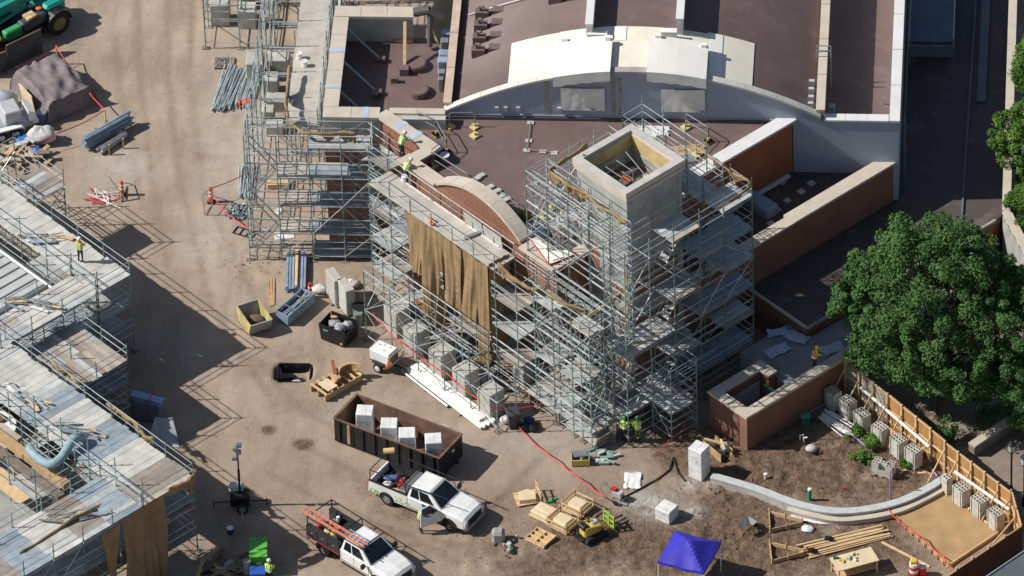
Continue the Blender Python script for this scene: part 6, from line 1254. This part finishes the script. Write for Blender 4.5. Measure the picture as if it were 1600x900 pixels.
# ---- upper left yard
tl = at(45, 52); tz_ = heading(at(0, 82), at(105, 28)); t = thing('telehandler', 'teal telescopic handler with long boom parked by dark panels', 'telehandler', (tl.x-.6, tl.y-.5, 0), tz_)
MB().cbox(0, 0, .7, 5.4, 1.5, .7, .1).obj('chassis', black, t); MB().cbox(2.3, .15, .8, 1.4, 2.1, 1.1, .15).obj('rear_counterweight', teal, t); MB().cbox(.6, -.75, 1.2, 1.8, .6, .55, .1).obj('engine_cover', mat('dark_slate', (.06, .07, .08), .5), t); MB().cbox(-.9, -.8, 1.1, 1.2, .5, .6, .08).obj('side_tank', mat('leaf_green', (.05, .32, .12), .5), t)
MB().box(-5.5, 2.6, .2, .75, 2.0, 2.6, None).obj('boom', teal, t); MB().box(-7, -3, .28, .67, 2.08, 2.52).obj('inner_boom', teal, t); MB().cbox(-.6, 1.0, 1.2, 1.5, .9, 1.5, .1).obj('cab', teal, t)
MB().tube((-3, .1, 1.4), (.8, .1, 1.9), .1, 8).obj('lift_cylinder', teal, t)
for x in (-2.2, 2.1):
    for s in (-1, 1): wheel(t, x, s*1.15, .78, .45, s, mat('dull_yellow_hub', (.22, .17, .06), .7)); MB().extr([(x+cos(a)*.9, .78+sin(a)*.9) for a in [pi*k/8 for k in range(9)]]+[(x+cos(a)*.84, .78+sin(a)*.84) for a in [pi*k/8 for k in range(8, -1, -1)]], s*1.15-.25, s*1.15+.25).obj('mudguard', black, t)
slab(t, 'step', .9, -1.1, .6, .5, .3, .05, black)
for k in range(4): slab(t, 'timber_block', .3+.35*(k % 2), -.65+.3*(k//2)-.2, 1.76, .3, .26, .15, lumber)
lump('yellow_sling', 'yellow sling heap on the handler side', 'sling', loc_in(t, -2.2, -1.0, 1.6), .35, .3, .12, mat('bright_yellow', (.7, .6, .04), .6), 81, .4); lump('red_sling', 'orange red bundle beside the yellow sling heap', 'bundle', loc_in(t, -2.9, -1.1, 1.6), .25, .25, .15, orange, 82, .4); lump('orange_bundle', 'orange bundle on the handler engine cover', 'bundle', loc_in(t, 1.3, -.5, 1.75), .2, .18, .08, orange, 83)
t = ob('steel_container', 'blue grey shipping container roof behind the teal handler', 'container', 0, 15, rz=tz_); MB().cbox(-2.5, 1.0, 0, 6, 2.4, 2.4, .05).obj('container', mat('container_blue', (.10, .13, .18), .5, .2, .15, 1), t)
for k in range(14): slab(t, 'roof_rib', -5.2+k*.42, 1.0, 2.4, .12, 2.2, .03, MATS['container_blue'])
for i, (a, b, lb) in enumerate((((12, 108), (66, 82), 'dark steel panel standing upright beside the handler'), ((-18, 122), (11, 110), 'shorter dark steel panel next to the tarp heap'))):
    pa, pb = at(*a), at(*b); t = thing('steel_hoarding', lb, 'hoarding', (pa.x, pa.y, 0), heading(pa, pb)); L_ = (pb-pa).length; MB().box(0, L_, -.06, .06, .05, 1.7-.3*i).obj('panel', mat('charcoal_panel', (.06, .065, .075), .5, .1, .2, 1.5), t); slab(t, 'top_edge', L_/2, 0, 1.7-.3*i, L_, .1, .03, rust)
    for x in (.2, L_-.2): slab(t, 'foot', x, 0, 0, .1, .7, .06, oldwood)
# tarp covered crate
p = at(84, 152); rows = []; n = 44; HX, HY = 1.35, 1.75
for j in range(n+1):
    rows.append([])
    for i in range(n+1):
        u, v = (i/n*2-1)*1.55, (j/n*2-1)*1.55; m = max(abs(u), abs(v)); k = max(0, m-1); f = nz(u*2.2, v*2.2, 4)*.26+nz(u*5+v*2, v*4, 1)*.12+.08*abs(nz(u*3+v*5, 2))
        z = (1.5+f*.8-.35*max(0, -v-.2)*(1 if v < 0 else 0)+.25*math.exp(-((u-.1)**2+(v+.3)**2)*2)) if m < 1 else max(.03, 1.45-2.6*k+f)
        s = 1+min(k, .12)*.8; x = max(-1.0, min(1.0, u)); y = max(-1., min(1., v)); rows[-1].append((x*HX*(1+k*.45+f*.25), y*HY*(1+k*.3+f*.2), z))
o = MB().grid(rows).obj('tarp_covered_crate', darktarp, None, True); o.location = (p.x, p.y, 0); o.rotation_euler = (0, 0, radians(38)); tag(o, 'large heap under a dark grey brown tarp with a peak', 'tarp heap')
t = ob('plywood_board', 'cream plywood panel leaning on the tarp heap', 'panel', 47, 170, rz=radians(-55)); slab(t, 'sheet', 0, 0, 0, 1.5, .06, 1.5, foam, 0, 0, .15)
for i, (px, py, lb) in enumerate(((68, 192, 'blue barrel between tarp heap and white bag heap'),)): t = ob('blue_barrel', lb, 'barrel', px-2, py); MB().tube((0, 0, 0), (0, 0, .8), .3, 14).obj('barrel', mat('slate_blue', (.12, .2, .32), .5), t); MB().tube((0, 0, .8), (0, 0, .84), .31, 14).obj('rim', steel, t)
lump('white_bag_heap', 'heap of white plastic wrapped bags beside the red tape', 'bags', at(66, 222), .8, .6, .55, bagm, 91, .3, 16); lump('blue_tarp_heap', 'crumpled blue and white tarp beside the wood scraps', 'tarp', at(40, 222), .6, .4, .2, mat('blue_tarp', (.04, .16, .5), .5, 0, .4, 4), 92, .4, 14); lump('blue_tarp_heap', 'blue tarp hanging by the lower scaffold foot', 'tarp', at(58, 244), .4, .5, .25, MATS['blue_tarp'], 93, .4, 14)
t = ob('wood_scrap_heap', 'heap of broken timber scraps by the low outer scaffold', 'scrap', 22, 248)
for k in range(40): slab(t, 'scrap_board', random.gauss(0, .9), random.gauss(0, .6), random.uniform(0, .6), random.uniform(.4, 1.1), random.uniform(.12, .35), .08, [foam, oldwood, wood, conc][k % 4], random.random()*3, random.uniform(-.5, .5))
t = ob('utility_trailer', 'white tandem axle utility trailer with box and fenders', 'trailer', 8, 205, rz=radians(25))
MB().cbox(-.2, 0, .5, 3.4, 1.5, .25, .05).obj('bed', steel, t); MB().cbox(.4, .1, .75, 1.0, 1.3, .9, .06).obj('machine_box', MATS['light_grey_box'], t)
for s in (-1, 1):
    for x in (-.5, .4): wheel(t, x, s*.85, .33, .22, s, whitep)
    MB().extr([(-1.0, .6), (-.8, .75), (.7, .75), (.9, .6), (.9, .68), (.75, .84), (-.85, .84), (-1.0, .68)], s*.85-.16, s*.85+.16).obj('fender', whitep, t)
MB().extr([(1.3, .5), (1.9, .5), (1.7, 1.3), (1.3, 1.5)], -.6, .6).obj('nose_panel', whitep, t); MB().path([(1.5, .5, .5), (2.6, 0, .45), (1.5, -.5, .5)], .05).obj('drawbar', whitep, t); MB().tube((2.6, 0, 0), (2.6, 0, .6), .05).obj('jack', steel, t)
lump('grey_machine_cover', 'grey blue covered machine behind the utility trailer', 'machine', at(6, 170), .9, .7, .6, mat('pale_blue_grey', (.32, .36, .40), .6), 94, .15)
# tangled tape, frames
t = ob('tangled_tape', 'tangled red tape and wire on the dirt by the orange post', 'tape', 160, 312)
for k in range(7): bpts = [Vector((random.gauss(0, .6), random.gauss(0, .5), .04+random.random()*.12)) for _ in range(6)]; MB().path(bpts, .022, 5).obj('tape_strand', redtape if k % 2 else whitec, t)
t = ob('tube_barrier', 'steel tube frame lying by the orange post', 'frame', 200, 305, rz=.3); MB().path([(-.5, -.5, .05), (.5, -.5, .05), (.5, .8, .05), (-.2, .9, .3), (-.5, -.5, .05)], .03).tube((-.9, .9, .9), (-.2, -.4, .03), .04).obj('tubes', steel, t)
t = ob('crowd_barrier', 'leaning steel barrier frame tied to the red tape', 'frame', 326, 328, rz=1.2); MB().path([(-.5, 0, 0), (-.6, 0, 1.5), (.5, 0, 1.3), (.5, 0, 0), (-.5, 0, .1)], .03).tube((-.6, 0, .7), (.5, 0, .7), .025).tube((.5, 0, 1.3), (1.2, .8, .1), .03).obj('tubes', steel, t)
t = ob('coupler_heap', 'round heap of steel scaffold couplers near the red tape', 'couplers', 372, 333)
for k in range(150): a = random.random()*6.28; r = random.random()**.6*.7; slab(t, 'coupler', cos(a)*r, sin(a)*r, random.uniform(0, .35)*(1-r), .16, .09, .09, [steel, pole_m, brace_m][k % 3], random.random()*3, random.uniform(-.6, .6))
bundle('tube_rack', 'grey tubes stacked on end rack by the scaffold foot', 'tubes', at(382, 310), at(388, 262), 20, .04, tube_m, .8, jit=.08, layers=2)
t = ob('steel_grate', 'dark steel frame lying flat under the red tape', 'frame', 382, 364, rz=-.4); MB().path([(-.6, -.3, .05), (.6, -.3, .05), (.6, .3, .05), (-.6, .3, .05), (-.6, -.3, .05)], .035).tube((-.2, -.3, .05), (-.2, .3, .05), .03).tube((.2, -.3, .05), (.2, .3, .05), .03).obj('tubes', black, t)
for i, (px, py, w_, d_, rz, m, lb) in enumerate(((444, 368, 1.1, .7, .2, whitec, 'pale sheet on the dirt inside the scaffold foot'), (436, 330, .5, .4, .8, whitec, 'small pale sheet under the scaffold'), (416, 358, .5, .25, -.8, conc, 'pale board offcut near the scaffold base'), (435, 290, 1.2, .7, 0, lumber, 'stack of timber boards under the stair tower'))):
    t = ob('loose_sheet', lb, 'sheet', px, py, rz=rz)
    for k in range(6 if i == 3 else 1): slab(t, 'sheet', 0, 0, k*.06, w_, d_, .05, m, .02*k)
# red tape lines with posts
def tape(label, pts, zs, posts=(), w_=.07):
    P = []
    for k in range(len(pts)-1):
        a, b = at(pts[k][0], pts[k][1], zs[k]), at(pts[k+1][0], pts[k+1][1], zs[k+1])
        for i in range(8): q = a.lerp(b, i/8); q.z -= .16*sin(pi*i/8); P.append(q)
    P.append(at(pts[-1][0], pts[-1][1], zs[-1])); c0 = P[0].copy(); c0.z = 0; t = thing('barrier_tape', label, 'tape', c0)
    b = MB()
    for i in range(len(P)-1):
        a, q = P[i]-c0, P[i+1]-c0; h = Vector((0, 0, w_/2)); n_ = Vector((.015, .02, 0)); b._add([a-h, q-h, q+h+n_, a+h+n_], [(0, 1, 2, 3)])
        b.tube(a, q, .02, 4)
    b.obj('tape', redtape, t)
    for k in posts: q = at(pts[k][0], pts[k][1], zs[k])-c0; bar(t, 'post', (q.x, q.y, 0), (q.x, q.y, zs[k]+.05), .045, paleyel); bar(t, 'strut', (q.x, q.y, .5), (q.x+.3, q.y+.2, 0), .03, lumber); bar(t, 'strut', (q.x, q.y, .5), (q.x-.3, q.y-.25, 0), .03, lumber)
tape('red tape strung on timber posts around the dark tarp heap', [(25, 105), (88, 73), (125, 125), (164, 172), (90, 208), (55, 224)], [1.2, 1.3, 1.1, 1.2, 1.0, .9], (1, 3))
tape('red tape running from the orange post round the tube heap', [(407, 257), (331, 294), (345, 325), (396, 361)], [1.4, 1.0, .8, .9])
tape('red tape sagging along the concrete piers', [(583, 488), (592, 502), (640, 545), (700, 585), (745, 622), (770, 640), (852, 629)], [1.2, 1.2, 1.2, 1.1, 1.0, .9, .9])
tape('long red tape pulled across the dirt to the hand cart', [(812, 670), (855, 708), (900, 742), (946, 776)], [.3, .7, .7, .6])
tape('red tape tied between the scaffold foot and the stake by the white block', [(1072, 662), (1045, 688), (1020, 712)], [1.0, .6, .1])
tape('red tape draped over the sand bed edge board', [(1386, 790), (1400, 810), (1440, 838), (1475, 870), (1488, 888)], [.5, .5, .5, .5, .4], ())
tape('red tape hanging inside the gap between piers and scaffold', [(748, 606), (775, 588), (800, 570)], [1.0, 1.0, 1.0])
# worn pieces under the scaffold front
t = ob('board_clutter', 'clutter of boards, tarpaulin and tubes on the ground behind the piers', 'clutter', 700, 545)
for k in range(60):
    a_, c_ = random.uniform(-4, 5.5), random.uniform(-1.0, 1.0); q = D(a_, c_); slab(t, 'scrap_board', q.x, q.y, random.uniform(0, .15), random.uniform(.4, 1.6), random.uniform(.1, .4), .06, [conc, oldwood, lumber, whitec, rust, bluesteel][k % 6], random.random()*3, random.uniform(-.2, .2))
slab(None, 'brown_cloth', 0, 0, 0, .9, .06, 1.3, mat('rust_cloth', (.33, .15, .08), .8)); o = bpy.data.objects['brown_cloth']; p = at(658, 500); o.matrix_basis = Matrix.Translation((p.x, p.y, 0)) @ Matrix.Rotation(-.7, 4, 'Z') @ Matrix.Diagonal((.8, .06, 1.3, 1)); tag(o, 'rust coloured board standing behind a concrete pier', 'board')
lump('striped_cloth', 'grey striped tarpaulin heap behind the fourth pier', 'tarp', at(752, 600), .4, .6, .5, MATS['grey_sack'], 95, .4, 14); lump('striped_cloth', 'grey tarpaulin heap behind the second pier', 'tarp', at(705, 565), .6, .35, .35, MATS['grey_sack'], 96, .4, 14)
# loose clods and stones on the dirt
cl = []; R = np.random.default_rng(3); vs = []; fs = []
while len(cl) < 2600:
    x, y = R.uniform(-27, 27), R.uniform(-30, 24); k = blob(x, y, CHURN)
    if R.random() > .012+k*.8: continue
    a_, c_ = (x-y)*R2, (x+y)*R2
    if (y > 3.5 and x > -11) or (c_ > -4.3 and -5 < a_ < 12.5 and c_ < 20) or (a_ > 11 and c_ > 7.4) or (a_ > 14 and a_ < 19.5 and c_ > -.2) or c_ < -27: continue
    cl.append((x, y, R.uniform(.015, .04)*(1+1.8*k*R.random()**3)))
for x, y, s in cl:
    o_ = len(vs); j = R.uniform(.6, 1.3, 6)*s
    z = .02+blob(x, y, CHURN)*.06
    vs += [(x+j[0], y, z), (x, y+j[1], z), (x-j[2], y, z), (x, y-j[3], z), (x+.2*s, y, z+j[4]*.8), (x, y, z-s)]
    fs += [(o_, o_+1, o_+4), (o_+1, o_+2, o_+4), (o_+2, o_+3, o_+4), (o_+3, o_, o_+4), (o_+1, o_, o_+5), (o_+2, o_+1, o_+5), (o_+3, o_+2, o_+5), (o_, o_+3, o_+5)]
me = bpy.data.meshes.new('dirt_clods'); me.from_pydata(vs, [], fs); me.materials.append(mat('clod_earth', (.15, .105, .078), .95, 0, .5, .6)); o = link('dirt_clods', me); stuff(o); tag(o, 'loose clods and stones scattered over the site dirt', 'clods')
# black lining panels added to keep the hole dark all round
t = ob('pit_shade_lining', 'added black lining that darkens the round excavation', 'plastic sheet', 460, 582); t.location.z = -.75; MB().ball((0, 0, -.1), .8, .6, .22, 12, 5, .15).box(-.95, -.88, -.65, .65, -.4, .85).box(.86, .93, -.65, .65, -.4, .82).box(-.88, .86, .58, .65, -.4, .9).box(-.88, .86, -.62, -.57, -.4, .6).obj('liner', blackbag, t); MB().ball((.1, -.15, .2), .28, .18, .1, 10, 4, .2).obj('white_scrap', bagm, t)
# ---- roof guard rails and clutter
gbase = MB()
for i in range(12): a = 2*pi*i/12
pts = [(cos(2*pi*i/16)*(.33 if i % 4 == 0 else .24), sin(2*pi*i/16)*(.33 if i % 4 == 0 else .24)) for i in range(16)]
gbase.prism(pts, 0, .12).tube((0, 0, .12), (0, 0, .3), .09, 8); GB = gbase.mesh('weight_base', paleyel)
def guard(a, b, label, z=8.1, h=1.05):
    p, q = at(a[0], a[1], z), at(b[0], b[1], z); t = thing('roof_guard_rail', label, 'guard rail', (p.x, p.y, z), 0, 'weighted guard rails on the brown roof'); d = q-p; d.z = 0
    for v in (Vector(), d): link('weight_base', GB, t, Matrix.Translation(v))
    MB().path([Vector((0, 0, .2)), Vector((0, 0, h-.1)), d*.06+Vector((0, 0, h)), d*.94+Vector((0, 0, h)), d+Vector((0, 0, h-.1)), d+Vector((0, 0, .2))], .03, 6).tube((0, 0, .55), d+Vector((0, 0, .55)), .025).obj('rail', steel, t)
for i, (a, b) in enumerate((((655, 197), (682, 211)), ((703, 199), (742, 199)), ((682, 211), (698, 239)), ((698, 239), (674, 258)), ((676, 260), (733, 296)), ((1072, 200), (1107, 222)), ((1107, 222), (1088, 243)), ((838, 345), (862, 326)), ((850, 340), (880, 335)), ((780, 320), (812, 345)))):
    guard(a, b, ['guard rail at the first corner of the left coping', 'guard rail close to the low end of the arch', 'guard rail crossing toward the notch in the coping', 'short guard rail inside the coping notch', 'long guard rail behind the start of the curved gable', 'guard rail behind the tower near the grey wall', 'guard rail beside the pale wing wall coping', 'leaning guard rail in the pile by the tower scaffold', 'second guard rail in the pile by the tower scaffold', 'guard rail behind the end of the curved gable'][i])
link('weight_base', GB, None, Matrix.Translation(at(742, 213, 8.1))); o = bpy.context.scene.objects[-1] if False else [x for x in COL.objects if x.name.startswith('weight_base') and x.parent is None][0]; tag(o, 'spare yellow weight base on the brown roof near the arch end', 'weight base')
t = ob('roof_bucket', 'grey bucket standing on the brown roof by the coping notch', 'bucket', 695, 253, 8.1); MB().tube((0, 0, 0), (0, 0, .5), .22, 12, .27).obj('bucket', steel, t); MB().tube((0, 0, .5), (0, 0, .52), .28, 12).obj('rim', whitec, t)
cp = ats((829, 192, 8.14), (826, 220, 8.14), (823, 235, 8.14), (848, 237, 8.14), (866, 239, 8.14), (835, 287, 8.14)); t = thing('roof_conduit', 'thin conduit on small pavers crossing the brown roof', 'conduit', (cp[1].x, cp[1].y, 8.1))
for q in cp: slab(t, 'paver', q.x-cp[1].x, q.y-cp[1].y, 0, .38, .3, .07, conc)
MB().path([q-cp[1]+Vector((0, 0, .1)) for q in cp[:5]], .025).obj('conduit', steel, t)
for i, (px, py) in enumerate(((745, 281), (752, 276), (766, 294), (777, 300), (784, 308), (792, 313))): q = at(px, py, 8.1); o = slab(None, 'roof_paver_block', q.x, q.y, 8.1, .42, .3, .14, conc, .7); tag(o, 'small grey paver on the roof behind the curved gable', 'paver', 'pavers behind the curved gable')
def bannersheet():
    P = ats((826, 372, 9.03), (838, 388, 9.03), (858, 415, 9.03), (900, 398, 9.03), (885, 392, 9.03), (862, 392, 9.03), (845, 378, 9.03)); c0 = P[0]; t = thing('white_banner', 'white plastic sheet with red edge lying on the wall end beside the tower', 'plastic sheet', c0)
    MB()._add([q-c0+Vector((0, 0, .04)) for q in P], [tuple(range(7))[::-1]]).obj('sheet', white_mem, t); MB().path([q-c0+Vector((0, 0, .06)) for q in P[:4]], .03).obj('red_edge', redtape, t); MB().path([P[2]-c0+Vector((.2+.1*k, .35+.05*k+.06*(k % 2), .06)) for k in range(7)], .02).obj('black_script', black, t)
bannersheet()
lump('blue_plastic', 'blue white plastic sheet in the shade at the end of the curved gable', 'plastic sheet', at(835, 368, 8.1), .7, .9, .2, MATS['blue_white_sheet'], 97, .35, 14)
lump('olive_sack', 'olive sack at the end of the curved gable', 'sack', at(821, 343, 8.1), .35, .35, .35, mat('olive_cloth', (.2, .17, .05), .8, 0, .3, 5), 98, .3)
for i, (px, py) in enumerate(((1020, 205), (1000, 215), (1075, 235), (1060, 250))): q = at(px, py, 8.1); t = thing('board_stack', ['stack of pale boards on the roof behind the tower', 'second pale board stack touching the first behind the tower', 'brown board scraps on the roof beside the tower scaffold', 'grey frame stack on the roof beside the tower scaffold'][i], 'boards', (q.x, q.y, 8.1), .1*i)
for t in [x for x in COL.objects if x.name.startswith('board_stack')]:
    for k in range(8): slab(t, 'board', random.uniform(-.1, .1), -.4+.22*(k % 4), .06*(k//4), 1.7, .2, .05, whitec if 'pale' in t['label'] else (wood if 'brown' in t['label'] else steel), random.uniform(-.05, .05))
for i, (px, py) in enumerate(((630, 282), (466, 90), (474, 102), (455, 160))):
    q = at(px+2, py+1, 8.06 if i == 0 else 7.86); t = thing('plastic_bucket', ['white bucket on the pale deck beside the bending worker', 'white bucket on the walkway by the cloth', 'second white bucket close to the walkway bucket', 'grey bucket on the walkway near the red strap'][i], 'bucket', q); MB().tube((0, 0, 0), (0, 0, .38), .15, 12, .18).obj('bucket', whitep if i < 3 else steel, t); MB().tube((.18, 0, .36), (-.18, 0, .4), .012).obj('handle', steel, t)
o = MB().path([at(669, 340, 8.2), at(676, 342, 8.25), at(672, 348, 8.2), at(679, 350, 8.25)], .07, 6).obj('orange_coil', mat('coil_orange', (.6, .13, .06), .6)); tag(o, 'orange strap coil on the pale deck near the tarps', 'strap')
o = slab(None, 'steel_channel', 0, 0, 0, 1, 1, 1, steel); p = at(738, 364, 8.3); o.matrix_basis = Matrix.Translation((p.x, p.y, 8.07)) @ Matrix.Rotation(.6, 4, 'Z') @ Matrix.Diagonal((1.0, .18, .15, 1)); tag(o, 'short steel channel lying across the pale deck', 'channel')
# ================================================================ people
def person(label, loc, rz, shirt, vest, helmet, bend=0., arms='down', crouch=0., trousers=None, group='site workers', sleeves=None):
    t = thing('person', label, 'person', loc, rz, group); b_ = bend; V = []; E_ = []; Rr = []
    def add(p, r, par=None):
        V.append(p); Rr.append(r)
        if par is not None: E_.append((par, len(V)-1))
        return len(V)-1
    k = 1-crouch*.35; hz_ = .93*k
    def up(y, z, x=0):                                    # bend the upper body about the hips (forward = +x)
        dz, dx = z-.93, x; return (dx*cos(b_)+dz*sin(b_), y, hz_+dz*cos(b_)-dx*sin(b_))
    pel = add((0, 0, hz_), (.15, .12)); ab = add(up(0, 1.12), (.14, .11), pel); ch = add(up(0, 1.34), (.175, .12), ab); nk0 = add(up(0, 1.47), (.09, .08), ch); nk = add(up(0, 1.53, .01), (.055, .055), nk0)
    hd = add(up(0, 1.62, .02), (.085, .095), nk); ht = add(up(0, 1.70, .015), (.08, .09), hd); add(up(0, 1.75, .01), (.05, .055), ht); add(up(0, 1.62, .115), (.018, .018), hd)
    for s in (-1, 1):
        add(up(s*.085, 1.63), (.018, .022), hd)
        hip = add((0, s*.095, hz_-.06), (.095, .09), pel); kn = add((.05+.35*crouch, s*.11, .5*k), (.065, .06), hip); an = add((-.01, s*.115, .09), (.045, .042), kn); add((.15, s*.13, .045), (.04, .035), an)
        sh = add(up(s*.20, 1.41), (.065, .06), ch)
        if arms == 'down': el, wr = up(s*.27, 1.14, .0), up(s*.29, .92, .10)
        elif arms == 'front': el, wr = up(s*.25, 1.18, .12), up(s*.15, 1.15, .36)
        elif arms == 'hip': el, wr = up(s*.36, 1.2, -.02), up(s*.24, 1.02, .14)
        elif arms == 'reach': el, wr = up(s*.24, 1.3, .22), up(s*.12, 1.25, .46)
        else: el, wr = (up(s*.27, 1.14), up(s*.29, .92, .1)) if s > 0 else (up(s*.3, 1.3, .15), up(s*.2, 1.45, .3))
        e = add(el, (.045, .045), sh); w_ = add(wr, (.03, .03), e); d = (Vector(wr)-Vector(el)).normalized(); pm = Vector(wr)+d*.06; p_ = add(tuple(pm), (.036, .02), w_)
        side = Vector((0, 1, 0)).cross(d); side = side.normalized() if side.length > .1 else Vector((1, 0, 0)); perp = d.cross(side)
        for f in range(4):
            o = perp*(f-1.5)*.021; a1 = add(tuple(pm+o+d*.05), (.010, .010), p_); add(tuple(pm+o*1.1+d*(.085+.012*(f in (1, 2)))+side*.02), (.008, .008), a1)
        th_ = add(tuple(Vector(wr)+d*.045+perp*.04*s), (.011, .011), w_); add(tuple(Vector(wr)+d*.085+perp*.06*s+side*.01), (.009, .009), th_)
    me = bpy.data.meshes.new('body'); me.from_pydata(V, E_, []); o = bpy.data.objects.new('body', me); COL.objects.link(o)
    sk = o.modifiers.new('s', 'SKIN'); sk.use_smooth_shade = True
    for i, r in enumerate(Rr): me.skin_vertices[0].data[i].radius = r
    me.skin_vertices[0].data[0].use_root = True; o.modifiers.new('u', 'SUBSURF').levels = 1
    dg = bpy.context.evaluated_depsgraph_get(); m2 = bpy.data.meshes.new_from_object(o.evaluated_get(dg)); bpy.data.objects.remove(o); m2.materials.clear()
    tr = trousers or denim
    for m in (tr, shirt, skin, rubber, sleeves or shirt): m2.materials.append(m)
    import numpy as _n
    VV = _n.array(V); own = []
    for i in range(len(V)): own.append(1)
    # nearest joint decides the cloth
    kinds = [0, 1, 1, 1, 2, 2, 2, 2, 2]; per = [2, 0, 0, 3, 3, 1, 4, 4, 2]+[2]*10
    for s in (0, 1): kinds += [2, 0, 0, 3, 3, 1, 4, 2, 2]+[2]*8+[2, 2]
    kinds = kinds[:len(V)]
    for p in m2.polygons:
        d = ((VV-_n.array(p.center))**2).sum(1); p.material_index = kinds[int(d.argmin())]; p.use_smooth = True
    link('body', m2, t)
    if vest:
        rings = []
        for z, rx, ry in ((.98, .15, .185), (1.1, .155, .19), (1.25, .16, .205), (1.38, .155, .215), (1.46, .11, .14)): rings.append([Vector(up(sin(a)*ry, z, cos(a)*rx)) for a in [2*pi*i/14 for i in range(14)]])
        MB().loft(rings, cap=False).obj('vest', vest, t, True)
        b = MB()
        for z in (1.06, 1.2): b.loft([[Vector(up(sin(a)*(.197+.01), zz, cos(a)*.165)) for a in [2*pi*i/14 for i in range(14)]] for zz in (z, z+.045)], cap=False)
        for s in (-.1, .1):
            b.loft([[Vector(up(s-.025, z, sg*r)), Vector(up(s+.025, z, sg*r))] for sg in (-1,) for z, r in ((1.0, .165), (1.2, .172), (1.38, .165), (1.46, .13))], cap=False, closed=False)
        b.obj('reflective_strip', silver, t)
    if helmet:
        rings = []
        for h_, r_ in ((.0, .118), (.05, .115), (.09, .095), (.115, .06), (.125, .015)): rings.append([Vector(up(sin(a)*r_, 1.685+h_, cos(a)*r_*1.15+.01)) for a in [2*pi*i/14 for i in range(14)]])
        MB().loft(rings).loft([[Vector(up(sin(a)*.13, 1.69+z, cos(a)*.15+.03)) for a in [2*pi*i/14 for i in range(14)]] for z in (-.008, .008)]).obj('helmet', helmet, t, True)
    MB().ball(Vector(up(.032, 1.64, .103)), .012, n=6, m=4).ball(Vector(up(-.032, 1.64, .103)), .012, n=6, m=4).obj('eyes', hairm, t)
    return t
def pa(px, py, z): p = at(px, py, z); return (p.x, p.y, z)
hw, hg, hb = whitep, mat('green_helmet', (.06, .35, .12), .4), mat('blue_helmet', (.02, .22, .6), .4)
person('worker in orange shirt, lime vest and white helmet on the pale scaffold deck', pa(126, 410, 5.46), radians(70), hiorange, lime, hw, arms='front')
person('worker in lime vest leaning on the coping above the canted front', pa(628, 246, 8.06), radians(40), mat('blue_shirt', (.10, .18, .33), .8), lime, hw, .35, 'reach')
person('worker in lime vest bending over beside the white bucket', pa(634, 284, 8.06), radians(30), mat('grey_shirt', (.3, .33, .38), .8), lime, hw, .5, 'reach', crouch=.4)
person('worker in lime jacket and white green helmet turned toward a colleague', pa(975, 690, 0), radians(60), lime, lime, hg, .1, 'hip', sleeves=lime)
person('worker in full lime suit facing the scaffold beside a colleague', pa(997, 691, 0), radians(120), lime, lime, hg, .1, 'front', trousers=mat('lime_black_trousers', (.14, .2, .03), .8, 0, .7, 6), sleeves=lime)
person('worker in lime vest and green helmet carrying blue gear on the walkway', pa(938, 628, .97), radians(-120), mat('royal_shirt', (.03, .14, .42), .8), lime, hg, .2, 'front')
person('worker in green half hidden inside the scaffold below the tower', pa(908, 582, 1.05), radians(-60), MATS['green_helmet'], lime, hg, .15, 'one')
person('worker in orange vest with lime sleeves beside the pale sheets in shade', pa(1272, 580, 1.92), radians(20), lime, hiorange, mat('yellow_helmet', (.7, .6, .05), .4), .25, 'reach', sleeves=lime)
person('worker in lime vest and blue helmet at the open pickup door', pa(657, 832, 0), radians(20), mat('royal_shirt2', (.03, .10, .35), .8), lime, hb, .3, 'reach')
person('worker in lime vest and white helmet beside the blue cabinet', pa(421, 914, 0), radians(70), lime, lime, hw, .1, 'front', sleeves=lime)
